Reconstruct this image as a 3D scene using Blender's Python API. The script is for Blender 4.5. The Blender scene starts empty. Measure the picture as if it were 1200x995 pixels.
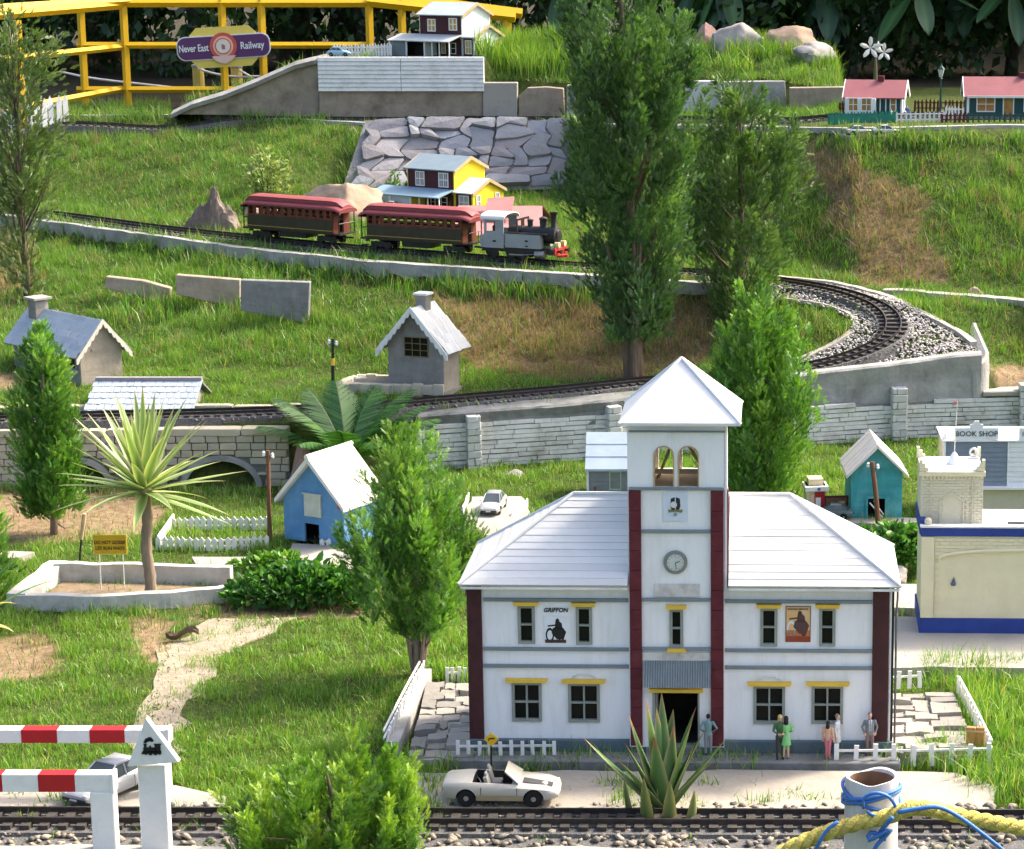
import bpy, bmesh, math, random
import numpy as np
from mathutils import Vector, Matrix, Euler
R = math.radians
PI = math.pi
random.seed(7)
rng = np.random.default_rng(11)

# ------------------------------------------------------------------ camera, sky, sun, exposure
SC = bpy.context.scene
COL = SC.collection
CAM_H, PITCH, FPX, PX0 = 1.5, 12.0, 2790.0, 850.0      # metres, degrees down, focal length and principal column for a 1200 px wide picture
cd = bpy.data.cameras.new('camera'); cam = bpy.data.objects.new('camera', cd); COL.objects.link(cam)
cam.location = (0, 0, CAM_H); cam.rotation_euler = (R(90 - PITCH), 0, 0)
cd.sensor_width = 36; cd.lens = 36 * FPX / 1200; cd.clip_start = .05; cd.clip_end = 2000
cd.shift_x = (600 - PX0) / 1200                 # the photograph is cropped from the left side of a wider frame
SC.camera = cam
SUN_AZ, SUN_EL = 60.0, 44.0                      # clockwise from +Y: the sun stands to the right and behind
W_ = bpy.data.worlds.new('World'); SC.world = W_; W_.use_nodes = True
_n = W_.node_tree.nodes; _sky = _n.new('ShaderNodeTexSky'); _sky.sky_type = 'NISHITA'; _sky.sun_disc = False
_sky.sun_elevation = R(SUN_EL); _sky.sun_rotation = R(SUN_AZ); _sky.air_density = .8; _sky.dust_density = 6.0; _sky.ozone_density = 1.0
_n['Background'].inputs[1].default_value = .15
W_.node_tree.links.new(_sky.outputs[0], _n['Background'].inputs[0])
sl = bpy.data.lights.new('sun', 'SUN'); sl.energy = 2.15; sl.angle = R(6.0); sl.color = (1, .91, .74)
so = bpy.data.objects.new('sun', sl); COL.objects.link(so)
_d = Vector((math.sin(R(SUN_AZ)) * math.cos(R(SUN_EL)), math.cos(R(SUN_AZ)) * math.cos(R(SUN_EL)), math.sin(R(SUN_EL))))
so.rotation_euler = _d.to_track_quat('Z', 'Y').to_euler(); so.location = _d * 20
SC.view_settings.view_transform = 'Standard'; SC.view_settings.look = 'None'
SC.view_settings.exposure = 1.66; SC.view_settings.gamma = 1.0; SC.view_settings.use_curve_mapping = False
SC.cycles.use_adaptive_sampling = True; SC.cycles.adaptive_threshold = .02; SC.cycles.diffuse_bounces = 3; SC.cycles.glossy_bounces = 2; SC.cycles.transmission_bounces = 3
SC.cycles.max_bounces = 5; SC.cycles.transparent_max_bounces = 6; SC.cycles.caustics_reflective = False; SC.cycles.caustics_refractive = False

# ------------------------------------------------------------------ pixel (1200 x 995) to place
_c, _s = math.cos(R(PITCH)), math.sin(R(PITCH))
def ray(px, py):
    xr, yr = (px - PX0) / FPX, (497.5 - py) / FPX
    return xr, _c + yr * _s, -_s + yr * _c
def at(px, py, d):
    x, y, z = ray(px, py); t = d / y
    return Vector((x * t, d, CAM_H + z * t))
def atz(px, py, z0):
    x, y, z = ray(px, py); t = (z0 - CAM_H) / z
    return Vector((x * t, y * t, z0))
def topix(x, y, z):                              # arrays welcome
    dz = z - CAM_H; dep = y * _c - dz * _s; up = y * _s + dz * _c
    return PX0 + FPX * x / dep, 497.5 - FPX * up / dep
def scale_at(d, z): return FPX / (d * _c - (z - CAM_H) * _s)

# ------------------------------------------------------------------ the lie of the land: feature lines, z between them
def line(*pts):
    v = [atz(*p) for p in pts]; v.sort(key=lambda a: a.x)
    return np.array([(a.x, a.y, a.z) for a in v])
WALLF = line((-500, 576, 0), (0, 573, 0), (340, 570, 0), (500, 551, 0), (700, 539, 0), (940, 518, 0), (1200, 509, 0), (1800, 500, 0))
L1 = WALLF.copy(); L1[:, 1] += .025
L2 = WALLF.copy(); L2[:, 1] += .045
def _z2(px):
    return np.interp(px, [-500, 340, 500, 700, 800, 940, 1130, 1150, 1175, 1200, 1800], [.165, .165, .155, .155, .16, .18, .21, .205, .14, .13, .13])
_xs = np.linspace(-4, 3, 400)
L2 = np.array([(x, np.interp(x, WALLF[:, 0], WALLF[:, 1]) + .045, _z2(PX0 + FPX * x / (np.interp(x, WALLF[:, 0], WALLF[:, 1]) * _c + 1.3 * _s))) for x in _xs])
L3 = line((-500, 425, .20), (0, 430, .20), (250, 432, .195), (450, 440, .185), (600, 430, .185), (720, 425, .19), (800, 420, .20), (860, 412, .215), (940, 405, .24), (1060, 398, .265), (1130, 395, .26), (1200, 405, .22), (1800, 405, .22))
L4 = line((-500, 258, .39), (0, 270, .385), (280, 310, .375), (430, 327, .368), (560, 336, .363), (690, 343, .36), (800, 347, .358), (900, 347, .35), (1000, 353, .34), (1060, 362, .328), (1200, 362, .322), (1800, 362, .32))
L5 = L4.copy(); L5[:, 1] += .02; L5[:, 2] += np.interp(L4[:, 0], [-.5, .15, .45], [.045, .02, .006])
L6 = L5.copy(); L6[:, 1] += .15
L7 = line((-500, 215, .45), (0, 238, .45), (100, 241, .44), (280, 258, .44), (380, 238, .448), (540, 230, .452), (668, 227, .452), (720, 250, .44), (800, 272, .42), (900, 300, .40), (1000, 324, .37), (1100, 335, .352), (1200, 339, .345), (1800, 339, .345))
L8 = line((-500, 137, .70), (0, 140, .70), (200, 138, .70), (420, 147, .70), (540, 149, .70), (650, 149, .70), (800, 151, .74), (930, 153, .765), (1000, 155, .785), (1100, 153, .79), (1200, 151, .79), (1800, 150, .79))
L9 = L8.copy(); L9[:, 1] = 11.0; L9[:, 2] += .01
LINES = [L1, L2, L3, L4, L5, L6, L7, L8, L9]
def T(x, y):
    x = np.atleast_1d(np.asarray(x, float)); y = np.atleast_1d(np.asarray(y, float))
    ys = [np.full_like(x, -5.0)] + [np.interp(x, L[:, 0], L[:, 1]) for L in LINES] + [np.full_like(x, 2000.0)]
    zs = [np.zeros_like(x)] + [np.interp(x, L[:, 0], L[:, 2]) for L in LINES] + [np.interp(x, L9[:, 0], L9[:, 2])]
    ys[1] = np.maximum(ys[1], ys[0] + .01); zs[1] = np.zeros_like(x)
    for k in range(2, len(ys)): ys[k] = np.maximum(ys[k], ys[k - 1] + .004)
    z = np.zeros_like(x)
    for k in range(len(ys) - 1):
        m = (y >= ys[k]) & (y < ys[k + 1])
        t = (y - ys[k]) / (ys[k + 1] - ys[k])
        z = np.where(m, zs[k] + (zs[k + 1] - zs[k]) * t, z)
    # gentle unevenness, more of it on the banks
    b = np.where(((y > ys[3]) & (y < ys[4])) | ((y > ys[7]) & (y < ys[8])), 1.0, .3)
    nz = np.sin(x * 7.3 + 1.1 * np.sin(y * 5.1)) * np.sin(y * 8.7 + x * 2.2) * .006 + np.sin(x * 19.7 + y * 4.0) * np.sin(y * 23.1 - x * 6.3) * .0035
    return z + nz * b
BEDX = [at(205, 128, 9.75), at(300, 100, 9.72), at(372, 72, 9.70), at(566, 69, 9.70), at(572, 97, 9.70), at(660, 97, 9.70), at(795, 95, 9.50), at(900, 95, 9.35), at(985, 104, 9.25), at(992, 118, 9.25), at(1000, 138, 9.25)]
BX = np.array([p.x for p in BEDX]); BY = np.array([p.y for p in BEDX]); BZ = np.array([p.z for p in BEDX])
BR = np.array([.0, .0, .004, .004, .09, .09, .09, .10, .07, .03, 0.0])
_T0 = T
def T(x, y):
    z = _T0(x, y); x = np.atleast_1d(np.asarray(x, float)); y = np.atleast_1d(np.asarray(y, float))
    yf = np.interp(x, BX, BY) + .05; e = np.interp(x, BX, BZ) + np.interp(x, BX, BR) * np.clip((y - yf) / .35, 0, 1) + .012 * np.sin(x * 13) * np.sin(y * 11) * (np.interp(x, BX, BR) > .02)
    m = (x > BX[0]) & (x < BX[-1]) & (y > yf) & (y < yf + .95)
    return np.where(m, np.maximum(z, e), z)
def tz(x, y): return float(T(x, y)[0])
def gp(px, py):                                  # where the line of sight through a pixel meets the ground
    x, y, z = ray(px, py)
    t = np.arange(2.5, 40, .004); zz = CAM_H + z * t - T(x * t, y * t)
    k = int(np.argmax(zz < 0)) if (zz < 0).any() else len(t) - 1
    tt = t[k]
    return Vector((x * tt, y * tt, tz(x * tt, y * tt)))

# ------------------------------------------------------------------ materials
MATS = {}
def mat(name, col, rough=.7, var=.15, scale=30.0, bump=0.0, bscale=None, col2=None, metal=0.0, spec=.35, dirt=None, dirt_scale=8.0, dirt_amt=.5, stretch=None):
    if name in MATS: return MATS[name]
    m = bpy.data.materials.new(name); m.use_nodes = True; nt = m.node_tree; N = nt.nodes; Lk = nt.links
    b = N['Principled BSDF']; b.inputs['Roughness'].default_value = rough; b.inputs['Metallic'].default_value = metal
    b.inputs['Specular IOR Level'].default_value = spec
    tc = N.new('ShaderNodeTexCoord'); mp = N.new('ShaderNodeMapping'); Lk.new(tc.outputs['Object'], mp.inputs[0])
    if stretch: mp.inputs['Scale'].default_value = stretch
    nz = N.new('ShaderNodeTexNoise'); nz.inputs['Scale'].default_value = scale; nz.inputs['Detail'].default_value = 6; nz.inputs['Roughness'].default_value = .65
    Lk.new(mp.outputs[0], nz.inputs['Vector'])
    oi = N.new('ShaderNodeObjectInfo')
    rp = N.new('ShaderNodeValToRGB'); rp.color_ramp.elements[0].position = .3; rp.color_ramp.elements[1].position = .72
    c = np.array(col[:3]); c2 = np.array(col2[:3]) if col2 is not None else c * (1 + var)
    c1 = c * (1 - var) if col2 is None else c
    rp.color_ramp.elements[0].color = (*np.clip(c1, 0, 1), 1); rp.color_ramp.elements[1].color = (*np.clip(c2, 0, 1), 1)
    Lk.new(nz.outputs[0], rp.inputs[0]); out = rp.outputs[0]
    if dirt is not None:
        n2 = N.new('ShaderNodeTexNoise'); n2.inputs['Scale'].default_value = dirt_scale; n2.inputs['Detail'].default_value = 8; n2.inputs['Roughness'].default_value = .7
        Lk.new(mp.outputs[0], n2.inputs['Vector'])
        r2 = N.new('ShaderNodeValToRGB'); r2.color_ramp.elements[0].position = .48; r2.color_ramp.elements[1].position = .72
        r2.color_ramp.elements[1].color = (dirt_amt, dirt_amt, dirt_amt, 1); r2.color_ramp.elements[0].color = (0, 0, 0, 1)
        Lk.new(n2.outputs[0], r2.inputs[0])
        mx = N.new('ShaderNodeMixRGB'); mx.inputs[2].default_value = (*dirt, 1); Lk.new(r2.outputs[0], mx.inputs[0]); Lk.new(out, mx.inputs[1]); out = mx.outputs[0]
    Lk.new(out, b.inputs['Base Color'])
    if bump:
        n3 = N.new('ShaderNodeTexNoise'); n3.inputs['Scale'].default_value = bscale or scale * 3; n3.inputs['Detail'].default_value = 5
        Lk.new(mp.outputs[0], n3.inputs['Vector'])
        bp = N.new('ShaderNodeBump'); bp.inputs['Strength'].default_value = bump; bp.inputs['Distance'].default_value = .004
        Lk.new(n3.outputs[0], bp.inputs['Height']); Lk.new(bp.outputs[0], b.inputs['Normal'])
    MATS[name] = m; return m
def piece_mat(name, cols, rough=.8, scale=60, bump=.3, bscale=120, spec=.3):
    """one material for many alike pieces: each piece takes its own tone from its object's random number"""
    if name in MATS: return MATS[name]
    m = mat(name, cols[0], rough, .12, scale, bump, bscale, spec=spec); nt = m.node_tree; N = nt.nodes; Lk = nt.links
    b = N['Principled BSDF']; src = b.inputs['Base Color'].links[0].from_socket
    oi = N.new('ShaderNodeObjectInfo'); rp = N.new('ShaderNodeValToRGB'); rp.color_ramp.interpolation = 'LINEAR'
    els = rp.color_ramp.elements
    while len(els) < len(cols): els.new(.5)
    for i, c in enumerate(cols): els[i].position = i / (len(cols) - 1); els[i].color = (*c, 1)
    Lk.new(oi.outputs['Random'], rp.inputs[0])
    gray = N.new('ShaderNodeMixRGB'); gray.blend_type = 'MIX'; gray.inputs[0].default_value = .72
    Lk.new(src, gray.inputs[1]); Lk.new(rp.outputs[0], gray.inputs[2]); Lk.new(gray.outputs[0], b.inputs['Base Color'])
    return m
def leaf_mat(name, trans=.4, rough=.55, gloss=.06):
    """foliage and grass: colour from the mesh attribute tint, light passes through"""
    if name in MATS: return MATS[name]
    m = bpy.data.materials.new(name); m.use_nodes = True; nt = m.node_tree; N = nt.nodes; Lk = nt.links
    for n in list(N): N.remove(n)
    o = N.new('ShaderNodeOutputMaterial'); a = N.new('ShaderNodeAttribute'); a.attribute_name = 'tint'
    d = N.new('ShaderNodeBsdfDiffuse'); t = N.new('ShaderNodeBsdfTranslucent'); g = N.new('ShaderNodeBsdfGlossy'); g.inputs['Roughness'].default_value = rough
    hs = N.new('ShaderNodeMixRGB'); hs.blend_type = 'MULTIPLY'; hs.inputs[0].default_value = 1; hs.inputs[2].default_value = (1.15, 1.2, .55, 1)
    Lk.new(a.outputs['Color'], d.inputs[0]); Lk.new(a.outputs['Color'], hs.inputs[1]); Lk.new(hs.outputs[0], t.inputs[0])
    m1 = N.new('ShaderNodeMixShader'); m1.inputs[0].default_value = trans; Lk.new(d.outputs[0], m1.inputs[1]); Lk.new(t.outputs[0], m1.inputs[2])
    m2 = N.new('ShaderNodeMixShader'); m2.inputs[0].default_value = gloss; Lk.new(m1.outputs[0], m2.inputs[1]); Lk.new(g.outputs[0], m2.inputs[2])
    Lk.new(m2.outputs[0], o.inputs[0]); MATS[name] = m; return m
def glass_mat(name, col=(.02, .022, .02), rough=.12):
    return mat(name, col, rough, .3, 20, spec=.5)

# ------------------------------------------------------------------ mesh collector
class MB:
    def __init__(s): s.v = []; s.f = []
    def add(s, vs, fs):
        n = len(s.v); s.v += [tuple(v) for v in vs]; s.f += [tuple(i + n for i in f) for f in fs]; return s
    def box(s, x0, x1, y0, y1, z0, z1, m=None):
        vs = [Vector((x, y, z)) for z in (z0, z1) for y in (y0, y1) for x in (x0, x1)]
        if m is not None: vs = [m @ v for v in vs]
        return s.add(vs, [(0, 2, 3, 1), (4, 5, 7, 6), (0, 1, 5, 4), (2, 6, 7, 3), (0, 4, 6, 2), (1, 3, 7, 5)])
    def cbox(s, c, sx, sy, sz, rz=0, rx=0, ry=0):
        m = Matrix.Translation(c) @ Euler((rx, ry, rz)).to_matrix().to_4x4()
        return s.box(-sx / 2, sx / 2, -sy / 2, sy / 2, -sz / 2, sz / 2, m)
    def prism(s, poly, axis, a, b):
        def P(u, w, t): return {'y': (u, t, w), 'x': (t, u, w), 'z': (u, w, t)}[axis]
        n = len(poly); vs = [P(u, w, a) for u, w in poly] + [P(u, w, b) for u, w in poly]
        return s.add(vs, [tuple(range(n)), tuple(range(2 * n - 1, n - 1, -1))] + [(i, (i + 1) % n, n + (i + 1) % n, n + i) for i in range(n)])
    def tube(s, path, r, n=8, caps=True, flat=None):
        path = [Vector(p) for p in path]; k = len(path); rs = r if isinstance(r, (list, tuple)) else [r] * k
        vs = []; up = None
        for i, p in enumerate(path):
            t = (path[min(i + 1, k - 1)] - path[max(i - 1, 0)]).normalized()
            if up is None:
                up = Vector((0, 0, 1)) if abs(t.z) < .9 else Vector((1, 0, 0))
            a = t.cross(up).normalized(); b = a.cross(t).normalized(); up = b
            for j in range(n):
                w = 2 * PI * j / n; q = a * math.cos(w) + b * math.sin(w) * (flat or 1)
                vs.append(p + q * rs[i])
        fs = [(i * n + j, i * n + (j + 1) % n, (i + 1) * n + (j + 1) % n, (i + 1) * n + j) for i in range(k - 1) for j in range(n)]
        if caps: fs += [tuple(range(n - 1, -1, -1)), tuple(range((k - 1) * n, k * n))]
        return s.add(vs, fs)
    def cyl(s, p0, p1, r0, r1=None, n=12, caps=True): return s.tube([p0, p1], [r0, r1 if r1 is not None else r0], n, caps)
    def lathe(s, prof, n=16, c=(0, 0, 0), axis='z'):
        vs = []
        for r, z in prof:
            for j in range(n):
                w = 2 * PI * j / n; u, v = r * math.cos(w), r * math.sin(w)
                q = {'z': (u, v, z), 'x': (z, u, v), 'y': (u, z, v)}[axis]
                vs.append((q[0] + c[0], q[1] + c[1], q[2] + c[2]))
        k = len(prof)
        fs = [(i * n + j, i * n + (j + 1) % n, (i + 1) * n + (j + 1) % n, (i + 1) * n + j) for i in range(k - 1) for j in range(n)]
        fs += [tuple(range(n - 1, -1, -1)), tuple(range((k - 1) * n, k * n))]
        return s.add(vs, fs)
    def ball(s, c, r, nu=12, nv=8):
        r = (r, r, r) if not isinstance(r, (tuple, list)) else r
        vs = [(c[0], c[1], c[2] - r[2])]
        for i in range(1, nv):
            a = -PI / 2 + PI * i / nv
            for j in range(nu):
                w = 2 * PI * j / nu; vs.append((c[0] + r[0] * math.cos(a) * math.cos(w), c[1] + r[1] * math.cos(a) * math.sin(w), c[2] + r[2] * math.sin(a)))
        vs.append((c[0], c[1], c[2] + r[2])); t = len(vs) - 1; fs = []
        for j in range(nu):
            fs.append((0, 1 + (j + 1) % nu, 1 + j)); fs.append((t, 1 + (nv - 2) * nu + j, 1 + (nv - 2) * nu + (j + 1) % nu))
        for i in range(nv - 2):
            for j in range(nu):
                a = 1 + i * nu; fs.append((a + j, a + (j + 1) % nu, a + nu + (j + 1) % nu, a + nu + j))
        return s.add(vs, fs)
    def sheet(s, pts): return s.add(pts, [tuple(range(len(pts)))])
    def wall(s, x0, x1, z0, z1, y0, y1, holes=()):
        """a wall in the xz plane from y0 (front) to y1 with rectangular openings"""
        xs = sorted({x0, x1, *[h[0] for h in holes], *[h[1] for h in holes]}); zs = sorted({z0, z1, *[h[2] for h in holes], *[h[3] for h in holes]})
        xs = [x for x in xs if x0 <= x <= x1]; zs = [z for z in zs if z0 <= z <= z1]
        for i in range(len(xs) - 1):
            for j in range(len(zs) - 1):
                cx, cz = (xs[i] + xs[i + 1]) / 2, (zs[j] + zs[j + 1]) / 2
                if any(h[0] < cx < h[1] and h[2] < cz < h[3] for h in holes): continue
                for y in (y0, y1): s.sheet([(xs[i], y, zs[j]), (xs[i + 1], y, zs[j]), (xs[i + 1], y, zs[j + 1]), (xs[i], y, zs[j + 1])])
        for a, b, c, d in list(holes) + [(x0, x1, z0, z1)]:
            s.sheet([(a, y0, c), (a, y1, c), (a, y1, d), (a, y0, d)]); s.sheet([(b, y0, c), (b, y1, c), (b, y1, d), (b, y0, d)])
            s.sheet([(a, y0, c), (b, y0, c), (b, y1, c), (a, y1, c)]); s.sheet([(a, y0, d), (b, y0, d), (b, y1, d), (a, y1, d)])
        return s
    def mesh(s, name):
        me = bpy.data.meshes.new(name); me.from_pydata(s.v, [], s.f); me.validate()
        if len(s.f) < 6000:
            bm = bmesh.new(); bm.from_mesh(me); bmesh.ops.recalc_face_normals(bm, faces=bm.faces); bm.to_mesh(me); bm.free()
        return me
def obj(name, mb, material, parent=None, smooth=False, bevel=0.0, label=None, cat=None, group=None, kind=None, loc=None, rotz=None):
    me = mb.mesh(name) if isinstance(mb, MB) else mb
    o = bpy.data.objects.new(name, me); COL.objects.link(o)
    if material is not None and not me.materials: me.materials.append(material)
    if smooth:
        me.polygons.foreach_set('use_smooth', [True] * len(me.polygons))
        if smooth != 'all': me.set_sharp_from_angle(angle=R(40))
    if bevel:
        b = o.modifiers.new('bevel', 'BEVEL'); b.width = bevel; b.segments = 1; b.limit_method = 'ANGLE'
    if parent is not None: o.parent = parent
    if loc is not None: o.location = loc
    if rotz is not None: o.rotation_euler = (0, 0, rotz)
    return tag(o, label, cat, group, kind)
def tag(o, label=None, cat=None, group=None, kind=None):
    for k, v in (('label', label), ('category', cat), ('group', group), ('kind', kind)):
        if v: o[k] = v
    return o
def thing(name, label, cat, loc=(0, 0, 0), rotz=0, group=None, kind=None):
    o = bpy.data.objects.new(name, None); COL.objects.link(o); o.empty_display_size = .05
    o.location = loc; o.rotation_euler = (0, 0, rotz)
    return tag(o, label, cat, group, kind)
def inst(name, me, parent, loc, rot=(0, 0, 0), scl=(1, 1, 1)):
    o = bpy.data.objects.new(name, me); COL.objects.link(o); o.parent = parent; o.location = loc; o.rotation_euler = rot; o.scale = scl
    return o
def copy_tree(o, parent=None):
    c = o.copy(); COL.objects.link(c)
    if parent is not None: c.parent = parent
    for ch in list(o.children): copy_tree(ch, c)
    return c
def np_mesh(name, V, F, tint=None, material=None):
    """V (n,3), F (m,3) triangles, tint (n,3) per vertex"""
    me = bpy.data.meshes.new(name); n, m = len(V), len(F)
    me.vertices.add(n); me.vertices.foreach_set('co', np.ascontiguousarray(V, np.float32).ravel())
    me.loops.add(m * 3); me.loops.foreach_set('vertex_index', np.ascontiguousarray(F, np.int32).ravel())
    me.polygons.add(m); me.polygons.foreach_set('loop_start', np.arange(0, m * 3, 3, dtype=np.int32))
    if tint is not None:
        a = me.attributes.new('tint', 'FLOAT_COLOR', 'POINT'); c = np.ones((n, 4), np.float32); c[:, :3] = tint; a.data.foreach_set('color', c.ravel())
    me.update(); me.validate()
    if material is not None: me.materials.append(material)
    return me
class Fr:
    """a building's own frame: origin at the foot of its front, x along the front, y to the back; f() turns a pixel on its front plane into local x, z"""
    def __init__(s, px, py, rot=0, z=None, d=None, sink=0):
        s.o = at(px, py, d) if d is not None else (gp(px, py) if z is None else atz(px, py, z))
        s.r = R(rot); s.o.z -= sink
        s.inv = (Matrix.Translation(s.o) @ Matrix.Rotation(s.r, 4, 'Z')).inverted()
    def f(s, px, py, yo=0.0):
        o = s.inv @ Vector((0, 0, CAM_H)); d = s.inv.to_3x3() @ Vector(ray(px, py)); t = (yo - o.y) / d.y
        return o.x + d.x * t, o.z + d.z * t
    def box(s, x0, y0, x1, y1, yo=0.0):
        """pixel rectangle on the front plane -> local x0, x1, z0, z1"""
        a, b = s.f(x0, (y0 + y1) / 2, yo)[0], s.f(x1, (y0 + y1) / 2, yo)[0]
        return a, b, s.f((x0 + x1) / 2, y1, yo)[1], s.f((x0 + x1) / 2, y0, yo)[1]
    def thing(s, name, label, cat, group=None): return thing(name, label, cat, s.o, s.r, group)
WORK = bpy.data.scenes.new('work')               # a bench for baking modifiers and lettering, removed at the end
def baked(o, objs):
    for q in objs: WORK.collection.objects.link(q)
    vl = WORK.view_layers[0]; vl.update(); me = bpy.data.meshes.new_from_object(o.evaluated_get(vl.depsgraph))
    for q in objs: bpy.data.objects.remove(q)
    return me
def text_mesh(body, size, depth=.0004, bold=0.0, shear=0.0, squeeze=1.0, name='lettering'):
    c = bpy.data.curves.new(name, 'FONT'); c.body = body; c.size = size; c.extrude = depth; c.offset = bold; c.shear = shear; c.align_x = 'CENTER'; c.align_y = 'CENTER'; c.resolution_u = 3
    o = bpy.data.objects.new(name, c); me = baked(o, [o]); bpy.data.curves.remove(c)
    for v in me.vertices: v.co.x *= squeeze
    me.materials.clear(); return me
def text(body, x, y, z, size, material, parent, name='lettering', **k):
    me = text_mesh(body, size, name=name, **k); me.materials.append(material)
    o = bpy.data.objects.new(name, me); COL.objects.link(o); o.parent = parent; o.location = (x, y, z); o.rotation_euler = (R(90), 0, 0); return o
# ------------------------------------------------------------------ ground zones (shared by the soil colour and the grass)
def inpoly(px, py, poly):
    r = np.zeros(px.shape, bool); n = len(poly)
    for i in range(n):
        x0, y0 = poly[i]; x1, y1 = poly[(i + 1) % n]
        c = ((y0 > py) != (y1 > py)) & (px < (x1 - x0) * (py - y0) / (y1 - y0 + 1e-9) + x0)
        r ^= c
    return r
PATH = [(146, 905), (156, 868), (176, 810), (192, 764), (244, 726), (344, 723), (314, 740), (254, 772), (228, 820), (208, 872), (200, 905)]
DIRT = [[(-80, 580), (60, 578), (150, 574), (205, 598), (180, 622), (95, 636), (-80, 634)], [(-60, 748), (50, 742), (72, 762), (60, 792), (-60, 806)],
        [(1160, 430), (1230, 425), (1230, 458), (1160, 458)], [(225, 712), (300, 708), (420, 712), (420, 722), (230, 726)], [(150, 722), (215, 728), (200, 770), (165, 775)],
        [(-60, 440), (26, 440), (26, 458), (-60, 458)], [(255, 680), (400, 704), (405, 716), (250, 712)]]
DRYB = [[(500, 345), (590, 352), (700, 352), (835, 352), (840, 395), (815, 430), (700, 448), (600, 440), (545, 430), (525, 395)],
        [(935, 166), (1000, 170), (1020, 205), (1090, 225), (1075, 280), (1120, 318), (1082, 335), (1005, 330), (1010, 290), (962, 265), (980, 230), (938, 220)],
        [(-60, 272), (35, 276), (45, 330), (20, 345), (-60, 350)]]
def noise2(x, y, s=1.0):
    return (np.sin(x * 3.1 * s + 1.7 * np.sin(y * 2.3 * s)) + np.sin(y * 3.7 * s + 1.3 * np.sin(x * 2.9 * s + 1)) + .7 * np.sin((x + y) * 7.1 * s + 2 * np.sin((x - y) * 5.3 * s)) + .5 * np.sin((x * 1.3 - y) * 13.7 * s)) / 3.2
def zones(x, y, z):
    px, py = topix(x, y, z)
    px = px + 10 * noise2(x * 6, y * 6) + 5 * noise2(x * 17, y * 13); py = py + 6 * noise2(y * 7 + 3, x * 7) + 3 * noise2(y * 15, x * 13)
    path = inpoly(px, py, PATH).astype(float)
    dirt = np.zeros_like(path); dry = np.zeros_like(path)
    for p in DIRT: dirt = np.maximum(dirt, inpoly(px, py, p))
    for p in DRYB: dry = np.maximum(dry, inpoly(px, py, p))
    return path, dirt, dry

# ------------------------------------------------------------------ ground: one sheet to the horizon
def build_ground():
    xs = np.unique(np.round(np.concatenate([np.linspace(-900, -20, 12), np.linspace(-20, -3.9, 30), np.arange(-3.9, 2.401, .04), np.linspace(2.4, 20, 30), np.linspace(20, 900, 12)]), 4))
    ys = np.unique(np.round(np.concatenate([np.linspace(-200, 1.5, 20), np.arange(1.5, 3, .06), np.arange(3, 10.6, .034), np.linspace(10.6, 16, 30), np.linspace(16, 1500, 30)]), 4))
    X, Y = np.meshgrid(xs, ys); Z = T(X.ravel(), Y.ravel()).reshape(X.shape)
    V = np.stack([X.ravel(), Y.ravel(), Z.ravel()], 1); nx, ny = len(xs), len(ys)
    i = (np.arange(ny - 1)[:, None] * nx + np.arange(nx - 1)[None, :]).ravel()
    F = np.concatenate([np.stack([i, i + 1, i + nx + 1], 1), np.stack([i, i + nx + 1, i + nx], 1)])
    path, dirt, dry = zones(V[:, 0], V[:, 1], V[:, 2])
    base = np.array((.062, .088, .022)); br = np.array((.27, .20, .125)); bank = np.array((.20, .145, .085))
    c = np.tile(base, (len(V), 1))
    far = V[:, 1] > 10.2
    c[far] = (.05, .045, .03)
    for m, k in ((dry, bank), (dirt, br)): c = np.where(m[:, None] > .5, k, c)
    m = bpy.data.materials.new('soil'); m.use_nodes = True; nt = m.node_tree; N = nt.nodes; Lk = nt.links; b = N['Principled BSDF']; b.inputs['Roughness'].default_value = .95; b.inputs['Specular IOR Level'].default_value = .1
    a = N.new('ShaderNodeAttribute'); a.attribute_name = 'tint'; tc = N.new('ShaderNodeTexCoord')
    n1 = N.new('ShaderNodeTexNoise'); n1.inputs['Scale'].default_value = 45; n1.inputs['Detail'].default_value = 9; n1.inputs['Roughness'].default_value = .72; Lk.new(tc.outputs['Object'], n1.inputs['Vector'])
    r1 = N.new('ShaderNodeValToRGB'); r1.color_ramp.elements[0].position = .3; r1.color_ramp.elements[0].color = (.42, .38, .34, 1); r1.color_ramp.elements[1].position = .7; r1.color_ramp.elements[1].color = (1.3, 1.26, 1.2, 1); Lk.new(n1.outputs[0], r1.inputs[0])
    mx = N.new('ShaderNodeMixRGB'); mx.blend_type = 'MULTIPLY'; mx.inputs[0].default_value = 1; Lk.new(a.outputs['Color'], mx.inputs[1]); Lk.new(r1.outputs[0], mx.inputs[2]); Lk.new(mx.outputs[0], b.inputs['Base Color'])
    bp = N.new('ShaderNodeBump'); bp.inputs['Strength'].default_value = .8; bp.inputs['Distance'].default_value = .006; Lk.new(n1.outputs[0], bp.inputs['Height']); Lk.new(bp.outputs[0], b.inputs['Normal'])
    g = obj('ground', np_mesh('ground', V, F, c, m), None, kind='structure'); g.data.polygons.foreach_set('use_smooth', [True] * len(g.data.polygons))
build_ground()

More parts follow.
